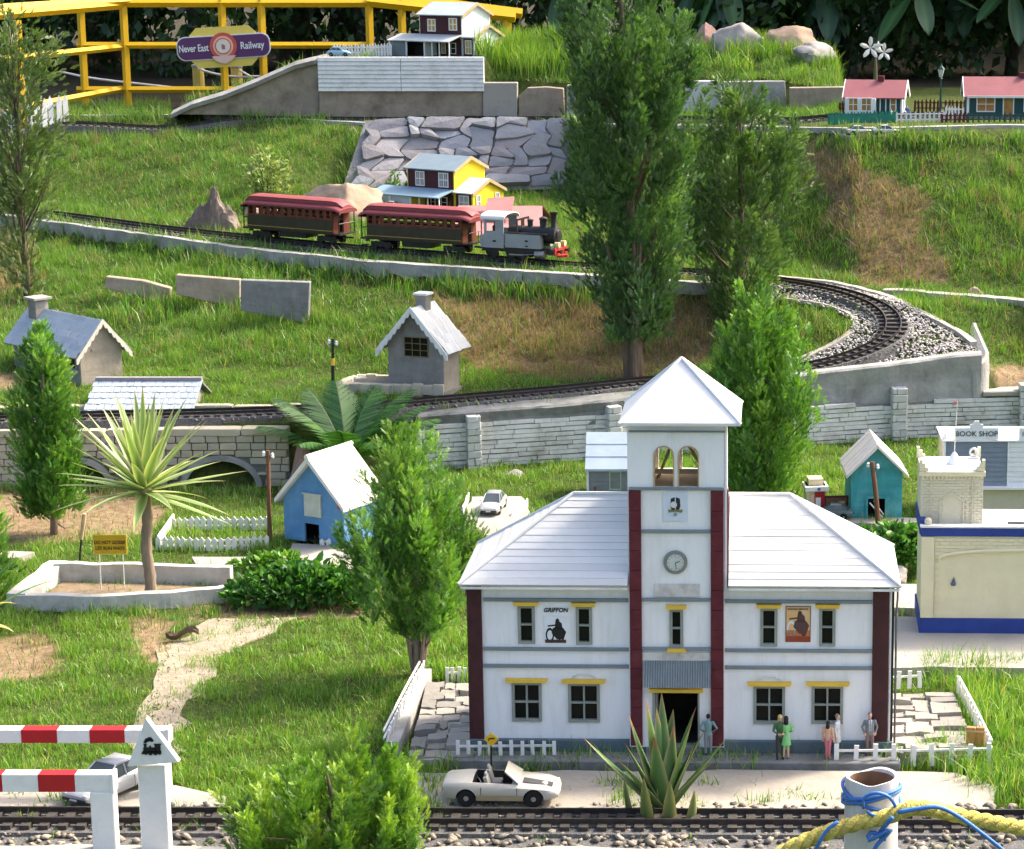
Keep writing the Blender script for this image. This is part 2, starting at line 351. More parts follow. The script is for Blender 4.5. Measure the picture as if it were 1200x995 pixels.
# ------------------------------------------------------------------ common materials
M = MATS
mat('concrete', (.34, .33, .31), .9, .2, 14, .5, 90, dirt=(.12, .115, .10), dirt_scale=9, dirt_amt=.75)
mat('concrete_pale', (.36, .335, .29), .9, .16, 12, .4, 80, dirt=(.26, .22, .16), dirt_scale=6, dirt_amt=.6)
mat('concrete_brown', (.33, .27, .20), .92, .25, 10, .5, 70, dirt=(.12, .09, .06), dirt_scale=7, dirt_amt=.8)
mat('concrete_dark', (.20, .20, .19), .92, .25, 20, .6, 70, dirt=(.09, .085, .07), dirt_scale=11, dirt_amt=.7)
mat('road', (.335, .30, .25), .92, .15, 9, .35, 90, dirt=(.24, .22, .19), dirt_scale=5, dirt_amt=.7)
mat('whitewash', (.66, .65, .61), .85, .12, 30, .3, 80, dirt=(.30, .27, .22), dirt_scale=9, dirt_amt=.9)
mat('white_paint', (.80, .80, .79), .6, .04, 25, .1, 90)
mat('white_worn', (.76, .75, .72), .7, .08, 25, .2, 90, dirt=(.38, .36, .32), dirt_scale=18, dirt_amt=.55)
mat('rail', (.06, .052, .048), .45, .3, 60, .1, 150, metal=.6, spec=.5)
mat('sleeper', (.045, .038, .032), .85, .3, 80, .3, 150)
mat('ballast', (.115, .11, .105), .95, .35, 120, .9, 220)
mat('wood_brown', (.16, .075, .04), .8, .3, 20, .3, 70, stretch=(6, 6, 1))
mat('grey_trim', (.20, .235, .24), .7, .1, 30, .1, 90)
mat('maroon', (.105, .012, .020), .65, .25, 40, .15, 90, dirt=(.17, .06, .06), dirt_scale=30, dirt_amt=.4)
mat('dark_maroon', (.055, .015, .016), .65, .3, 40, .15, 90)
mat('yellow', (.72, .47, .055), .6, .1, 30, .1, 90)
mat('black', (.012, .012, .012), .5, .3, 40)
piece_mat('stone_block', [(.46, .40, .29), (.60, .53, .38), (.50, .46, .37), (.64, .56, .41)], scale=50, bump=.5, bscale=90)
piece_mat('slate', [(.20, .21, .23), (.33, .34, .37), (.27, .23, .22), (.40, .39, .40), (.30, .25, .25)], .75, 40, .5, 80, .4)
piece_mat('slate_blue', [(.33, .39, .45), (.44, .50, .56), (.38, .42, .46), (.50, .54, .58)], .7, 40, .5, 80, .4)
piece_mat('pavestone', [(.23, .215, .19), (.33, .30, .26), (.18, .17, .155), (.37, .33, .275)], .85, 30, .6, 70)
def slab(name, pix, z, thick, material, kind='structure', label=None, cat=None, rough=.006, sub=10):
    P = [atz(px, py, z) for px, py in pix]; out = []
    for i, p in enumerate(P):
        q = P[(i + 1) % len(P)]; n = max(1, int((q - p).length / .05))
        for k in range(n):
            w = p.lerp(q, k / n); out.append((w.x + random.uniform(-rough, rough), w.y + random.uniform(-rough, rough)))
    return obj(name, MB().prism(out, 'z', z - thick, z), material, kind=kind, label=label, cat=cat)

# ------------------------------------------------------------------ roads, paved patches
slab('road', [(470, 952), (470, 906), (700, 903), (960, 902), (1120, 905), (1166, 922), (1166, 953)], .014, .03, M['road'])
slab('road', [(-80, 950), (-80, 918), (60, 914), (210, 920), (262, 934), (255, 950)], .013, .03, M['road'])
slab('pavement', [(1035, 782), (1046, 722), (1260, 722), (1300, 782)], .022, .04, M['concrete_pale'])
slab('pavement', [(541, 624), (552, 582), (612, 582), (620, 600), (606, 632)], .016, .03, M['concrete_pale'])
slab('path', PATH, .0022, .03, mat('sand', (.31, .26, .19), .95, .22, 60, .9, 160, dirt=(.21, .155, .095), dirt_scale=14, dirt_amt=.8), rough=.02)
slab('path', [(-60, 656), (25, 653), (40, 646), (-60, 644)], .014, .03, M['concrete_pale'])
slab('path', [(228, 664), (420, 668), (440, 652), (400, 640), (345, 637), (335, 652), (228, 652)], .012, .03, M['concrete_pale'])
slab('path', [(920, 602), (1082, 607), (1084, 615), (915, 612)], .014, .03, M['concrete_pale'])
slab('path', [(1040, 712), (1076, 712), (1080, 684), (1046, 684)], .018, .03, M['concrete_pale'])
slab('ballast_bed', [(-160, 996), (-160, 949), (1360, 953), (1380, 1004), (600, 1004)], .010, .03, M['ballast'])
slab('kerb', [(-160, 1010), (-160, 989), (270, 991), (720, 993), (1360, 1002), (1360, 1030), (0, 1030)], .022, .05, M['concrete_pale'])

# ------------------------------------------------------------------ railway tracks
def spline(P, step):
    P = [Vector(p) for p in P]; P = [P[0] * 2 - P[1]] + P + [P[-1] * 2 - P[-2]]; pts = []
    for i in range(1, len(P) - 2):
        a, b, c, d = P[i - 1:i + 3]
        for k in range(24):
            t = k / 24; pts.append(.5 * ((2 * b) + (c - a) * t + (2 * a - 5 * b + 4 * c - d) * t * t + (3 * b - a - 3 * c + d) * t ** 3))
    pts.append(P[-2]); out = [pts[0]]; acc = 0
    for p, q in zip(pts, pts[1:]):
        l = (q - p).length
        while acc + l >= step:
            k = (step - acc) / l; p = p.lerp(q, k); out.append(p.copy()); l = (q - p).length; acc = 0
        acc += l
    return out
def smooth_z(P, n):
    z = np.array([p.z for p in P]); zz = np.convolve(np.pad(z, n, mode='edge'), np.ones(2 * n + 1) / (2 * n + 1), 'valid')
    for p, h in zip(P, zz): p.z = h
    return P
SLEEPER = MB().box(-.0065, .0065, -.042, .042, 0, .008).mesh('sleeper'); SLEEPER.materials.append(M['sleeper'])
SLEEPER_BIG = MB().box(-.008, .008, -.043, .043, 0, .010).mesh('sleeper'); SLEEPER_BIG.materials.append(M['sleeper'])
def track(label, P, every=2, gauge=.0225, rw=.0022, rh=.009, bed=.05, sm=SLEEPER):
    t = thing('railway_track', label, 'railway track', P[0]); o0 = P[0]
    n = len(P); side = []
    for i in range(n):
        d = (P[min(i + 1, n - 1)] - P[max(i - 1, 0)]); d.z = 0; d.normalize(); side.append(Vector((-d.y, d.x, 0)))
    for sgn in (-1, 1):
        mb = MB(); vs = []; prof = [(-rw, .006), (rw, .006), (rw * .5, .008), (rw * .7, .006 + rh * .75), (rw * .8, .006 + rh), (-rw * .8, .006 + rh), (-rw * .7, .006 + rh * .75), (-rw * .5, .008)]
        for p, s in zip(P, side):
            for u, h in prof: vs.append(p - o0 + s * (sgn * gauge + u) + Vector((0, 0, h)))
        k = len(prof)
        mb.add(vs, [(i * k + j, i * k + (j + 1) % k, (i + 1) * k + (j + 1) % k, (i + 1) * k + j) for i in range(n - 1) for j in range(k)])
        obj('rail', mb, M['rail'], t)
    for i in range(0, n, every):
        s = side[i]; inst('sleeper', sm, t, P[i] - o0, (0, 0, math.atan2(s.y, s.x) - PI / 2))
    mb = MB(); vs = []
    for p, s in zip(P, side):
        for u, h in ((-bed * 1.25, -.035), (-bed, .0025), (bed, .0025), (bed * 1.25, -.035)): vs.append(p - o0 + s * u + Vector((0, 0, h)))
    mb.add(vs, [(i * 4 + j, i * 4 + j + 1, i * 4 + j + 5, i * 4 + j + 4) for i in range(n - 1) for j in range(3)])
    obj('track_bed', mb, M['ballast'], t)
    return t
LOOP_PIX = [(-90, 498), (0, 496), (100, 494), (200, 492), (300, 489), (430, 483), (500, 478), (570, 471), (650, 464), (760, 453), (850, 447), (950, 436), (1000, 424), (1033, 408), (1047, 390), (1041, 371), (1015, 356), (968, 343), (900, 333), (820, 325), (690, 318), (600, 311), (500, 303), (400, 295), (280, 283), (180, 272), (60, 256), (-90, 240)]
LOOP = smooth_z(spline([gp(*p) for p in LOOP_PIX], .0135), 14)
for p in LOOP: p.z += .010
LOOP_TRACK = track('dark railway track looping from the viaduct round the gravel bend to the train', LOOP)
FRONT = [Vector((x, atz(600, 966 + (x + .35) * 2.0, .012).y, .014)) for x in np.arange(-1.6, 1.0, .0155)]
track('dark straight railway track in front of the white station', FRONT, gauge=.0235, rw=.0028, rh=.012, sm=SLEEPER_BIG, bed=.055)
def top_path(px0, px1, py, off):
    P = []
    for px in np.arange(px0, px1, 8):
        yy = np.interp(px, [-300, 650, 930, 1500], [9.75, 9.62, 8.75, 8.62]); a = at(px, py, yy); P.append(Vector((a.x, yy, tz(a.x, yy) + .004)))
    return smooth_z(spline(P, .0145), 6)
track('railway track along the top of the grassy bank', top_path(-60, 1500, 133, 0), every=2)

# ------------------------------------------------------------------ concrete edging of the upper track
def ribbon(name, rows, material, **k):
    """rows: list of cross sections (lists of points) lofted one after the other"""
    mb = MB(); n = len(rows[0]); vs = [p for r in rows for p in r]
    fs = [(i * n + j, i * n + j + 1, (i + 1) * n + j + 1, (i + 1) * n + j) for i in range(len(rows) - 1) for j in range(n - 1)]
    fs += [tuple(range(n)), tuple(range((len(rows) - 1) * n, len(rows) * n))]
    return obj(name, mb.add(vs, fs), material, **k)
rows = []
for x in np.arange(-3.3, at(880, 340, 7.4).x, .04):
    y = float(np.interp(x, L4[:, 0], L4[:, 1])); zt = float(np.interp(x, L5[:, 0], L5[:, 2])) + .012; j = random.uniform(-.003, .003)
    rows.append([(x, y + .004 + j, zt - .22), (x, y + .004 + j, zt + j * .6), (x, y + .032 + j, zt + .002), (x, y + .034, zt - .22)])
ribbon('concrete_kerb', rows, M['concrete'], label='grey concrete edging wall under the parked steam train', cat='kerb')
# kerb strips beside the bend
def kerb_path(label, pix, w, h, up=.01, material='concrete_pale', name='concrete_kerb'):
    P = smooth_z(spline([gp(*p) for p in pix], .03), 3); rows = []
    for i, p in enumerate(P):
        d = (P[min(i + 1, len(P) - 1)] - P[max(i - 1, 0)]); d.z = 0; d.normalize(); s = Vector((-d.y, d.x, 0)); j = Vector((0, 0, random.uniform(-.0015, .0015)))
        rows.append([p - s * w + Vector((0, 0, -h)), p - s * w + Vector((0, 0, up)) + j, p + s * w + Vector((0, 0, up)) + j, p + s * w + Vector((0, 0, -h))])
    return ribbon(name, rows, M[material], label=label, cat='kerb')
kerb_path('thin concrete kerb along the foot of the right-hand bank', [(1035, 344), (1080, 347), (1140, 352), (1220, 358), (1300, 362)], .022, .05, .016)
kerb_path('curved pale kerb on the inside of the railway bend', [(930, 428), (965, 412), (992, 396), (1003, 382), (996, 370), (975, 361), (945, 355), (915, 352)], .010, .04, .010)
kerb_path('curved concrete kerb round the outside of the gravel bend', [(880, 327), (930, 330), (985, 337), (1040, 351), (1090, 374), (1125, 394), (1142, 410)], .012, .05, .014)
# ------------------------------------------------------------------ brick viaduct on the left
def seg_frame(px0, px1):
    def wp(px):
        xs = np.linspace(-4, 3, 1401); ys = np.interp(xs, WALLF[:, 0], WALLF[:, 1]); pp, _ = topix(xs, ys, np.zeros_like(xs)); k = int(np.argmin(abs(pp - px)))
        return Vector((xs[k], ys[k], 0))
    p, q = wp(px0), wp(px1); d = q - p
    return p, math.atan2(d.y, d.x), d.length
def chunky(seed):
    r = random.Random(seed); mb = MB().box(-.5, .5, -.5, .5, -.5, .5); me = mb.mesh('block'); bm = bmesh.new(); bm.from_mesh(me)
    bmesh.ops.bevel(bm, geom=bm.edges[:], offset=.07, segments=1, affect='EDGES')
    for v in bm.verts: v.co += Vector((r.uniform(-.02, .02), r.uniform(-.05, .05), r.uniform(-.03, .03)))
    bm.to_mesh(me); bm.free(); return me
BLOCKS = [chunky(i) for i in range(6)]
for b in BLOCKS: b.materials.append(M['stone_block'])
WBLOCKS = [chunky(i + 20) for i in range(6)]
mat('whitestone', (.66, .65, .61), .85, .12, 60, .5, 80, dirt=(.40, .38, .33), dirt_scale=25, dirt_amt=.6)
for b in WBLOCKS: b.materials.append(M['whitestone'])
p, rz, ln = seg_frame(-150, 341)
t = thing('stone_viaduct', 'low cream stone block viaduct with two dark arches behind the yucca', 'viaduct', p, rz)
H = .158; arches = [(ln - .185, .094, .072), (ln - .185 - .395, .094, .072)]
def arch_top(x, grow=0.0):
    h = 0
    for c, w, hh in arches:
        u = (x - c) / (w + grow)
        if abs(u) < 1: h = max(h, (hh + grow) * math.sqrt(1 - u * u))
    return h
mb = MB(); N_ = 160; xs = np.linspace(0, ln, N_); top = H - .016
for i in range(N_ - 1):
    a, b = xs[i], xs[i + 1]; za, zb = arch_top(a), arch_top(b)
    mb.add([(a, .008, za), (b, .008, zb), (b, .008, top), (a, .008, top)], [(0, 1, 2, 3)])
    if za or zb: mb.add([(a, .008, za), (b, .008, zb), (b, .16, zb), (a, .16, za)], [(0, 1, 2, 3)])
mb.box(0, ln, .030, .05, top - .01, top)
obj('mortar_wall', mb, M['concrete_dark'], t)
mb = MB()
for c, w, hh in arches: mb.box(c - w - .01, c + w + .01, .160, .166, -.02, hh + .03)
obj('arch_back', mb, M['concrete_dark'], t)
for c, w, hh in arches:
    mb = MB(); n = 22
    for k in range(n):
        a0, a1 = PI * k / n, PI * (k + 1) / n
        q = [(c + math.cos(a) * (w + g), (hh + g) * math.sin(a)) for a, g in ((a0, 0), (a1, 0), (a1, .016), (a0, .016))]
        mb.prism(q, 'y', -.004, .03)
    obj('arch_ring', mb, M['concrete'], t)
row_h = .0203; nr = 7
for r in range(nr):
    z0 = r * row_h; x = -random.uniform(0, .03); k = 0
    while x < ln:
        L = random.uniform(.030, .048); a, b = max(x, 0), min(x + L, ln); x += L; cx = (a + b) / 2
        if b - a < .012: continue
        h = max(arch_top(a + .004, .016), arch_top(b - .004, .016), arch_top(cx, .016)); zb = max(z0, 0)
        if h > z0 + row_h * .75: continue
        if h > z0 + .004: zb = h
        hh = z0 + row_h - zb
        inst('stone_block', random.choice(BLOCKS), t, (cx, .004 + random.uniform(-.002, .002), zb + hh / 2), (0, 0, 0), (b - a - .0025, .014, hh - .0025))
mb = MB(); x = 0
while x < ln:
    L = random.uniform(.16, .24); b = min(x + L, ln); inst('coping_stone', random.choice(BLOCKS), t, ((x + b) / 2, .018, top + .009), (0, 0, 0), (b - x - .003, .050, .019)); x = b
t2 = thing('low_parapet', 'low cream stone parapet behind the viaduct track', 'parapet', p + Vector((0, .20, .155)), rz); x = 0
while x < ln - .06:
    L = random.uniform(.10, .19); b = min(x + L, ln); inst('coping_stone', random.choice(BLOCKS), t2, ((x + b) / 2, random.uniform(-.003, .003), .012 + random.uniform(-.003, .003)), (0, random.uniform(-.02, .02), 0), (b - x - .004, .035, .036)); x = b

# ------------------------------------------------------------------ white brick retaining walls and their pillars
def brick_wall(px0, px1, label, h0, h1, below=.01):
    p, rz, ln = seg_frame(px0, px1)
    t = thing('brick_wall', label, 'wall', p, rz)
    hm = lambda x: h0 + (h1 - h0) * x / ln
    obj('mortar_wall', MB().prism([(0, -.03), (ln, -.03), (ln, h1 - .003), (0, h0 - .003)], 'y', .006, .05), M['concrete_dark'], t)
    mb = MB(); ch = .0132; r = 0
    while r * ch < max(h0, h1):
        z0 = r * ch - .004; x = -random.uniform(0, .05)
        while x < ln:
            L = random.uniform(.045, .10); a, b = max(0, x), min(ln, x + L); x += L
            if b - a < .008 or z0 + ch > hm((a + b) / 2) + .004: continue
            dy = random.uniform(-.0022, .0016); sag = random.uniform(-.0012, .0012); mb.box(a + .0008, b - .0008, dy - .0005, .012, z0 + .0012 + sag, z0 + ch - .0012 + sag)
        r += 1
    obj('bricks', mb, M['whitewash'], t, kind='stuff')
    return t, p, rz, ln
brick_wall(488, 556, 'short white brick wall between the cycad and the leftmost white pillar', .120, .128)
brick_wall(556, 722, 'white brick wall left of the station tower, under the grey concrete edge', .128, .128)
brick_wall(722, 1053, 'long white brick wall behind the bright green conifer and the tower', .122, .108)
brick_wall(1053, 1200, 'white brick wall behind the book shop, right of the stone pillar', .108, .120)
brick_wall(1200, 1420, 'white brick wall at the right edge behind the book shop', .120, .120)
def pillar(px, label, h, w=.040):
    p, rz, _ = seg_frame(px, px + 30)
    t = thing('wall_pillar', label, 'pillar', p + Vector((0, -.012, 0)), rz, 'white stone pillars of the brick wall')
    obj('core', MB().box(-w * .42, w * .42, -.012, .03, -.02, h - .004), M['concrete_dark'], t)
    z = -.01; k = 0
    while z < h:
        hh = random.uniform(.017, .024); c = random.choice([0, .25, -.2, .1])
        if k % 2: pcs = [(-.5, c), (c, .5)]
        else: pcs = [(-.5, .5)]
        for a, b in pcs: inst('stone_block', random.choice(WBLOCKS), t, ((a + b) / 2 * w, .006 + random.uniform(-.002, .002), z + hh / 2), (0, 0, random.uniform(-.03, .03)), ((b - a) * w - .001, .045, hh - .0015))
        z += hh; k += 1
pillar(556, 'white stone pillar in the brick wall between cycad and grey hut', .142)
pillar(721, 'white stone pillar in the brick wall just left of the tower roof', .145)
pillar(1053, 'white stone pillar in the brick wall behind the teal kennel', .150, .046)
pillar(1201, 'white stone pillar at the right edge above the book shop', .140)
# rough concrete above the brick wall
def wall_cap(name, px0, px1, tops, label, bottom, depth, rough=.004, yo=-.004):
    rows = []
    for px in np.arange(px0, px1 + .1, 12):
        q, _, _ = seg_frame(px, px + 40); zt = at(px, np.interp(px, *zip(*tops)), q.y).z; zb = np.interp(px, *zip(*bottom)); j = lambda: random.uniform(-rough, rough)
        zm = zb + (zt - zb) * .5
        rows.append([(q.x, q.y + .06, zb - .02), (q.x, q.y + yo + .010 + j(), zb - .01), (q.x, q.y + yo + .012 + j(), zm), (q.x, q.y + yo + .004 + j(), zt - .006), (q.x, q.y + yo + .010, zt + j() * .3), (q.x, q.y + depth, zt + .003), (q.x, q.y + depth, zb - .02)])
    return ribbon(name, rows, M['concrete_dark'] if name == 'rough_concrete_edge' else M['concrete'], label=label, cat='wall')
wall_cap('rough_concrete_edge', 490, 806, [(490, 487), (560, 481), (650, 475), (720, 468), (806, 461)], 'rough grey concrete edge under the track left of the tower', [(490, .10), (806, .11)], .085)
wall_cap('concrete_wall', 800, 1148, [(800, 462), (900, 447), (940, 438), (1040, 427), (1120, 416), (1148, 414)], 'smooth grey concrete wall holding up the gravel bend', [(800, .11), (1148, .10)], .03, .002)
# rounded end of the gravel wall
q, _, _ = seg_frame(1146, 1190); rows = []
for k in range(9):
    a = PI / 2 * k / 8; cx, cy = q.x - .02, q.y + .075; rr = .075
    x, y = cx + rr * math.sin(a) * .75, cy - rr * math.cos(a); zt = .205 + .035 * k / 8
    rows.append([(x, y, .05), (x + .004, y, .1), (x - .002, y + .002, zt - .004), (x - .012, y + .01, zt), (x - .03, y + .03, zt - .006)])
for k in range(1, 6): rows.append([(rows[8][j][0] - .004 * k - (.01 * j if j > 2 else 0) * 0, rows[8][j][1] + .05 * k, rows[8][j][2] + .012 * k) for j in range(5)])
ribbon('concrete_wall', rows, M['concrete'], label='rounded concrete end of the gravel bend wall', cat='wall')
mb = MB(); p, rz, ln = seg_frame(1150, 1420)
obj('concrete_cap', MB().box(0, ln, -.002, .07, .118, .134), M['concrete_pale'], loc=p, rotz=rz, label='pale concrete cap on the white brick wall at the right edge', cat='wall cap', bevel=.003)

# ------------------------------------------------------------------ gravel and ballast
def stones(name, pts, smin, smax, cols, label, cat=None, flat=.7, seed=3):
    r = np.random.default_rng(seed); n = len(pts); P = np.array(pts)
    base = np.array([(1, 0, 0), (-1, 0, 0), (0, 1, 0), (0, -1, 0), (0, 0, 1), (0, 0, -1), (.62, .62, .5), (-.62, .62, .5), (.62, -.62, .5), (-.62, -.62, .5)], float)
    tri = np.array([(0, 6, 4), (0, 4, 8), (6, 2, 4), (2, 7, 4), (7, 1, 4), (1, 9, 4), (9, 3, 4), (3, 8, 4), (0, 2, 6), (2, 1, 7), (1, 3, 9), (3, 0, 8), (0, 5, 2), (2, 5, 1), (1, 5, 3), (3, 5, 0)])
    s = r.uniform(smin, smax, (n, 1, 1)); sh = r.uniform(.7, 1.3, (n, 1, 3)); sh[:, :, 2] *= flat
    V = base[None] * sh * r.uniform(.72, 1.2, (n, len(base), 1)) * s
    a = r.uniform(0, 6.28, n); ca, sa = np.cos(a)[:, None], np.sin(a)[:, None]
    V = np.stack([V[..., 0] * ca - V[..., 1] * sa, V[..., 0] * sa + V[..., 1] * ca, V[..., 2]], -1)
    tl = r.uniform(-.5, .5, (n, 1)); V[..., 2] += V[..., 0] * tl
    V += P[:, None, :]; F = (np.arange(n) * len(base))[:, None, None] + tri[None]
    C = np.array(cols)[r.integers(0, len(cols), n)] * r.uniform(.82, 1.15, (n, 1))
    me = np_mesh(name, V.reshape(-1, 3), F.reshape(-1, 3), np.repeat(C, len(base), 0), stone_mat())
    return obj(name, me, None, kind='stuff', label=label, cat=cat)
def stone_mat():
    if 'stones' in MATS: return MATS['stones']
    m = mat('stones', (.4, .4, .4), .9, .3, 150, .4, 250, spec=.2); N = m.node_tree.nodes; Lk = m.node_tree.links; b = N['Principled BSDF']; src = b.inputs['Base Color'].links[0].from_socket
    a = N.new('ShaderNodeAttribute'); a.attribute_name = 'tint'; mx = N.new('ShaderNodeMixRGB'); mx.blend_type = 'MULTIPLY'; mx.inputs[0].default_value = 1
    sc = N.new('ShaderNodeMixRGB'); sc.blend_type = 'MULTIPLY'; sc.inputs[0].default_value = 1; sc.inputs[2].default_value = (2.4, 2.4, 2.4, 1); Lk.new(src, sc.inputs[1])
    Lk.new(a.outputs['Color'], mx.inputs[1]); Lk.new(sc.outputs[0], mx.inputs[2]); Lk.new(mx.outputs[0], b.inputs['Base Color']); return m
LP = np.array([(p.x, p.y) for p in LOOP]); LPX = LP[::3]
def near_loop(x, y): return np.sqrt(((x[:, None] - LPX[None, :, 0]) ** 2 + (y[:, None] - LPX[None, :, 1]) ** 2).min(1))
GRAVEL_PIX = [(900, 326), (990, 336), (1045, 350), (1095, 375), (1130, 396), (1148, 412), (1130, 420), (1040, 432), (940, 447), (900, 452), (905, 436), (965, 411), (995, 393), (1000, 380), (975, 364), (930, 356), (895, 350)]
n = 40000; x = rng.uniform(-.1, 1.0, n); y = rng.uniform(6.6, 8.1, n); z = T(x, y); px, py = topix(x, y, z)
k = inpoly(px, py, GRAVEL_PIX); k &= (near_loop(x, y) > .034) | (rng.uniform(0, 1, n) < .25)
x, y, z = x[k], y[k], z[k]; dd = near_loop(x, y)
print('gravel', len(x))
stones('gravel', np.stack([x, y, z + .003 + .004 * (dd > .04)], 1), .0028, .0060, [(.38, .36, .34), (.45, .42, .40), (.32, .30, .30), (.50, .46, .43)], 'loose grey gravel on the railway bend', 'gravel')
n = 1700; x = rng.uniform(-1.5, .95, n); y = rng.uniform(3.60, 3.86, n)
stones('ballast', np.stack([x, y, np.full(n, .013)], 1), .004, .010, [(.22, .195, .16), (.30, .26, .205), (.15, .135, .115), (.33, .27, .20)], 'broken stone ballast round the front railway track', 'ballast', seed=8)
n = 1500; x = rng.uniform(-1.35, -.6, n); y = rng.uniform(4.1, 5.4, n); z = T(x, y); px, py = topix(x, y, z); k = inpoly(px, py, PATH)
stones('path_pebbles', np.stack([x[k], y[k], z[k] + .002], 1), .0012, .0042, [(.30, .25, .18), (.22, .18, .13), (.38, .33, .26)], 'small pebbles and crumbs on the sandy path', 'pebbles', seed=10)
n = 2200; kk = rng.integers(0, len(LOOP), n); side = rng.uniform(.030, .062, n) * rng.choice([-1, 1], n)
pts = []
for i, s in zip(kk, side):
    p = LOOP[i]; d = LOOP[min(i + 1, len(LOOP) - 1)] - LOOP[max(i - 1, 0)]; d.z = 0; d.normalize(); pts.append((p.x - d.y * s, p.y + d.x * s, p.z + .001 - abs(s) * .05))
stones('track_ballast', pts, .003, .006, [(.20, .19, .18), (.30, .28, .27), (.15, .145, .14)], 'dark chippings along the looping railway track', 'ballast', seed=9)

# ------------------------------------------------------------------ stone facing on the slope behind the yellow house
def stone_slope():
    A, B = atz(405, 233, .452), atz(665, 226, .452); C, D_ = atz(432, 150, .70), atz(660, 150, .70)
    t = thing('stone_slope', 'steep bank faced with grey slate stones behind the yellow house', 'stone slope', (0, 0, 0))
    nrm = (B - A).cross(C - A).normalized()
    if nrm.y > 0: nrm = -nrm
    A += nrm * .05; B += nrm * .05; C += nrm * .05; D_ += nrm * .05
    def S(u, v): return (A.lerp(B, u)).lerp(C.lerp(D_, u), v)
    nu, nv = 11, 7; r = random.Random(5); G = {}
    for i in range(nu + 1):
        for j in range(nv + 1):
            G[i, j] = ((i + (r.uniform(-.38, .38) if 0 < i < nu else r.uniform(-.15, .15)) + .3 * (j % 2)) / (nu + .3), (j + (r.uniform(-.34, .34) if 0 < j < nv else 0)) / nv)
    mb = MB(); K = 12
    for i in range(K):
        for j in range(K): mb.sheet([S(-.02 + 1.07 * a / K, -.05 + 1.05 * b / K) - nrm * .002 for a, b in ((i, j), (i + 1, j), (i + 1, j + 1), (i, j + 1))])
    obj('mortar_bed', mb, M['concrete_dark'], t)
    used = set()
    for j in range(nv):
        for i in range(nu):
            if (i, j) in used: continue
            cells = [G[i, j], G[i + 1, j], G[i + 1, j + 1], G[i, j + 1]]
            if r.random() < .3 and i + 2 <= nu and (i + 1, j) not in used:
                used.add((i + 1, j)); cells = [G[i, j], G[i + 1, j], G[i + 2, j], G[i + 2, j + 1], G[i + 1, j + 1], G[i, j + 1]]
            elif r.random() < .2 and j + 2 <= nv:
                used.add((i, j + 1)); cells = [G[i, j], G[i + 1, j], G[i + 1, j + 1], G[i + 1, j + 2], G[i, j + 2], G[i, j + 1]]
            cu = sum(q[0] for q in cells) / len(cells); cv = sum(q[1] for q in cells) / len(cells)
            pts = []
            for a in range(len(cells)):
                p0, p1 = cells[a], cells[(a + 1) % len(cells)]
                for w in (.12, .5, .88):
                    u = p0[0] + (p1[0] - p0[0]) * w; v = p0[1] + (p1[1] - p0[1]) * w; g = r.uniform(.90, .97)
                    pts.append((cu + (u - cu) * g, cv + (v - cv) * g))
            h = r.uniform(.004, .026); tl = (r.uniform(-.008, .008), r.uniform(-.008, .008)); n_ = len(pts); o = S(cu, cv)
            top_ = [S(u, v) + nrm * (h + tl[0] * (u - cu) * 10 + tl[1] * (v - cv) * 10) - o for u, v in pts]; bot = [S(u, v) - nrm * .004 - o for u, v in pts]
            ctr = nrm * (h + .003)
            mb = MB().add(top_ + bot + [ctr], [(a, (a + 1) % n_, 2 * n_) for a in range(n_)] + [(a, (a + 1) % n_, n_ + (a + 1) % n_, n_ + a) for a in range(n_)])
            obj('stone', mb, M['slate'], t, loc=o)
stone_slope()
# ------------------------------------------------------------------ the white station
mat('station_wall', (.84, .84, .835), .6, .015, 14, .08, 60, dirt=(.60, .57, .51), dirt_scale=9, dirt_amt=.42, stretch=(5, 5, .9))
mat('roof_white', (.70, .70, .70), .5, .06, 18, .15, 40, dirt=(.50, .50, .48), dirt_scale=11, dirt_amt=.6)
mat('window_grey', (.27, .29, .25), .7, .12, 40, .2, 90)
mat('plinth_blue', (.085, .13, .15), .7, .2, 20, .2, 80, dirt=(.22, .22, .19), dirt_scale=16, dirt_amt=.5)
mat('corrugated', (.19, .22, .23), .5, .12, 30, .1, 80)
mat('peeling', (.62, .60, .56), .85, .1, 25, .4, 60, dirt=(.25, .22, .19), dirt_scale=28, dirt_amt=.8)
mat('tan_wood', (.50, .36, .20), .7, .15, 20, .2, 60)
piece_mat('roof_board', [(.62, .61, .59), (.73, .71, .68), (.57, .57, .56), (.69, .67, .63)], .5, 24, .25, 40, .35)
mat('pane', (.010, .012, .010), .25, .3, 20, spec=.12); mat('inside', (.02, .017, .014), .9, .3)  # inside is near-black, the shade of unlit interiors put into its colour
ST = Fr(795, 873, -1.2, z=.034)
st = ST.thing('railway_station', 'white two-storey model railway station with square clock tower and pale hipped roof', 'station')
DEP = .225
x0, x1 = ST.f(549, 780)[0], ST.f(1042, 780)[0]; zt = ST.f(795, 687)[1]
tx0, tx1 = ST.f(737, 700)[0], ST.f(849, 700)[0]; tw_top = ST.f(795, 494)[1]
WT = .008
def wr(a, b, c, d): return ST.box(a, b, c, d)
LOW = [wr(600, 799, 635, 845), wr(666, 800, 703, 846), wr(883, 803, 920, 848), wr(951, 803, 988, 848)]
UPP = [wr(607, 709, 627, 754), wr(675, 710, 694, 755), wr(891, 712, 911, 757), wr(960, 712, 979, 757)]
UPC = wr(785, 711, 801, 756); DOOR = wr(765, 806, 820, 869)
obj('front_wall', MB().wall(x0, x1, 0, zt, 0, WT, LOW + UPP + [(DOOR[0] - .004, DOOR[1] + .004, 0, DOOR[3] + .004), (UPC[0] - .002, UPC[1] + .002, UPC[2], UPC[3])]), M['station_wall'], st)
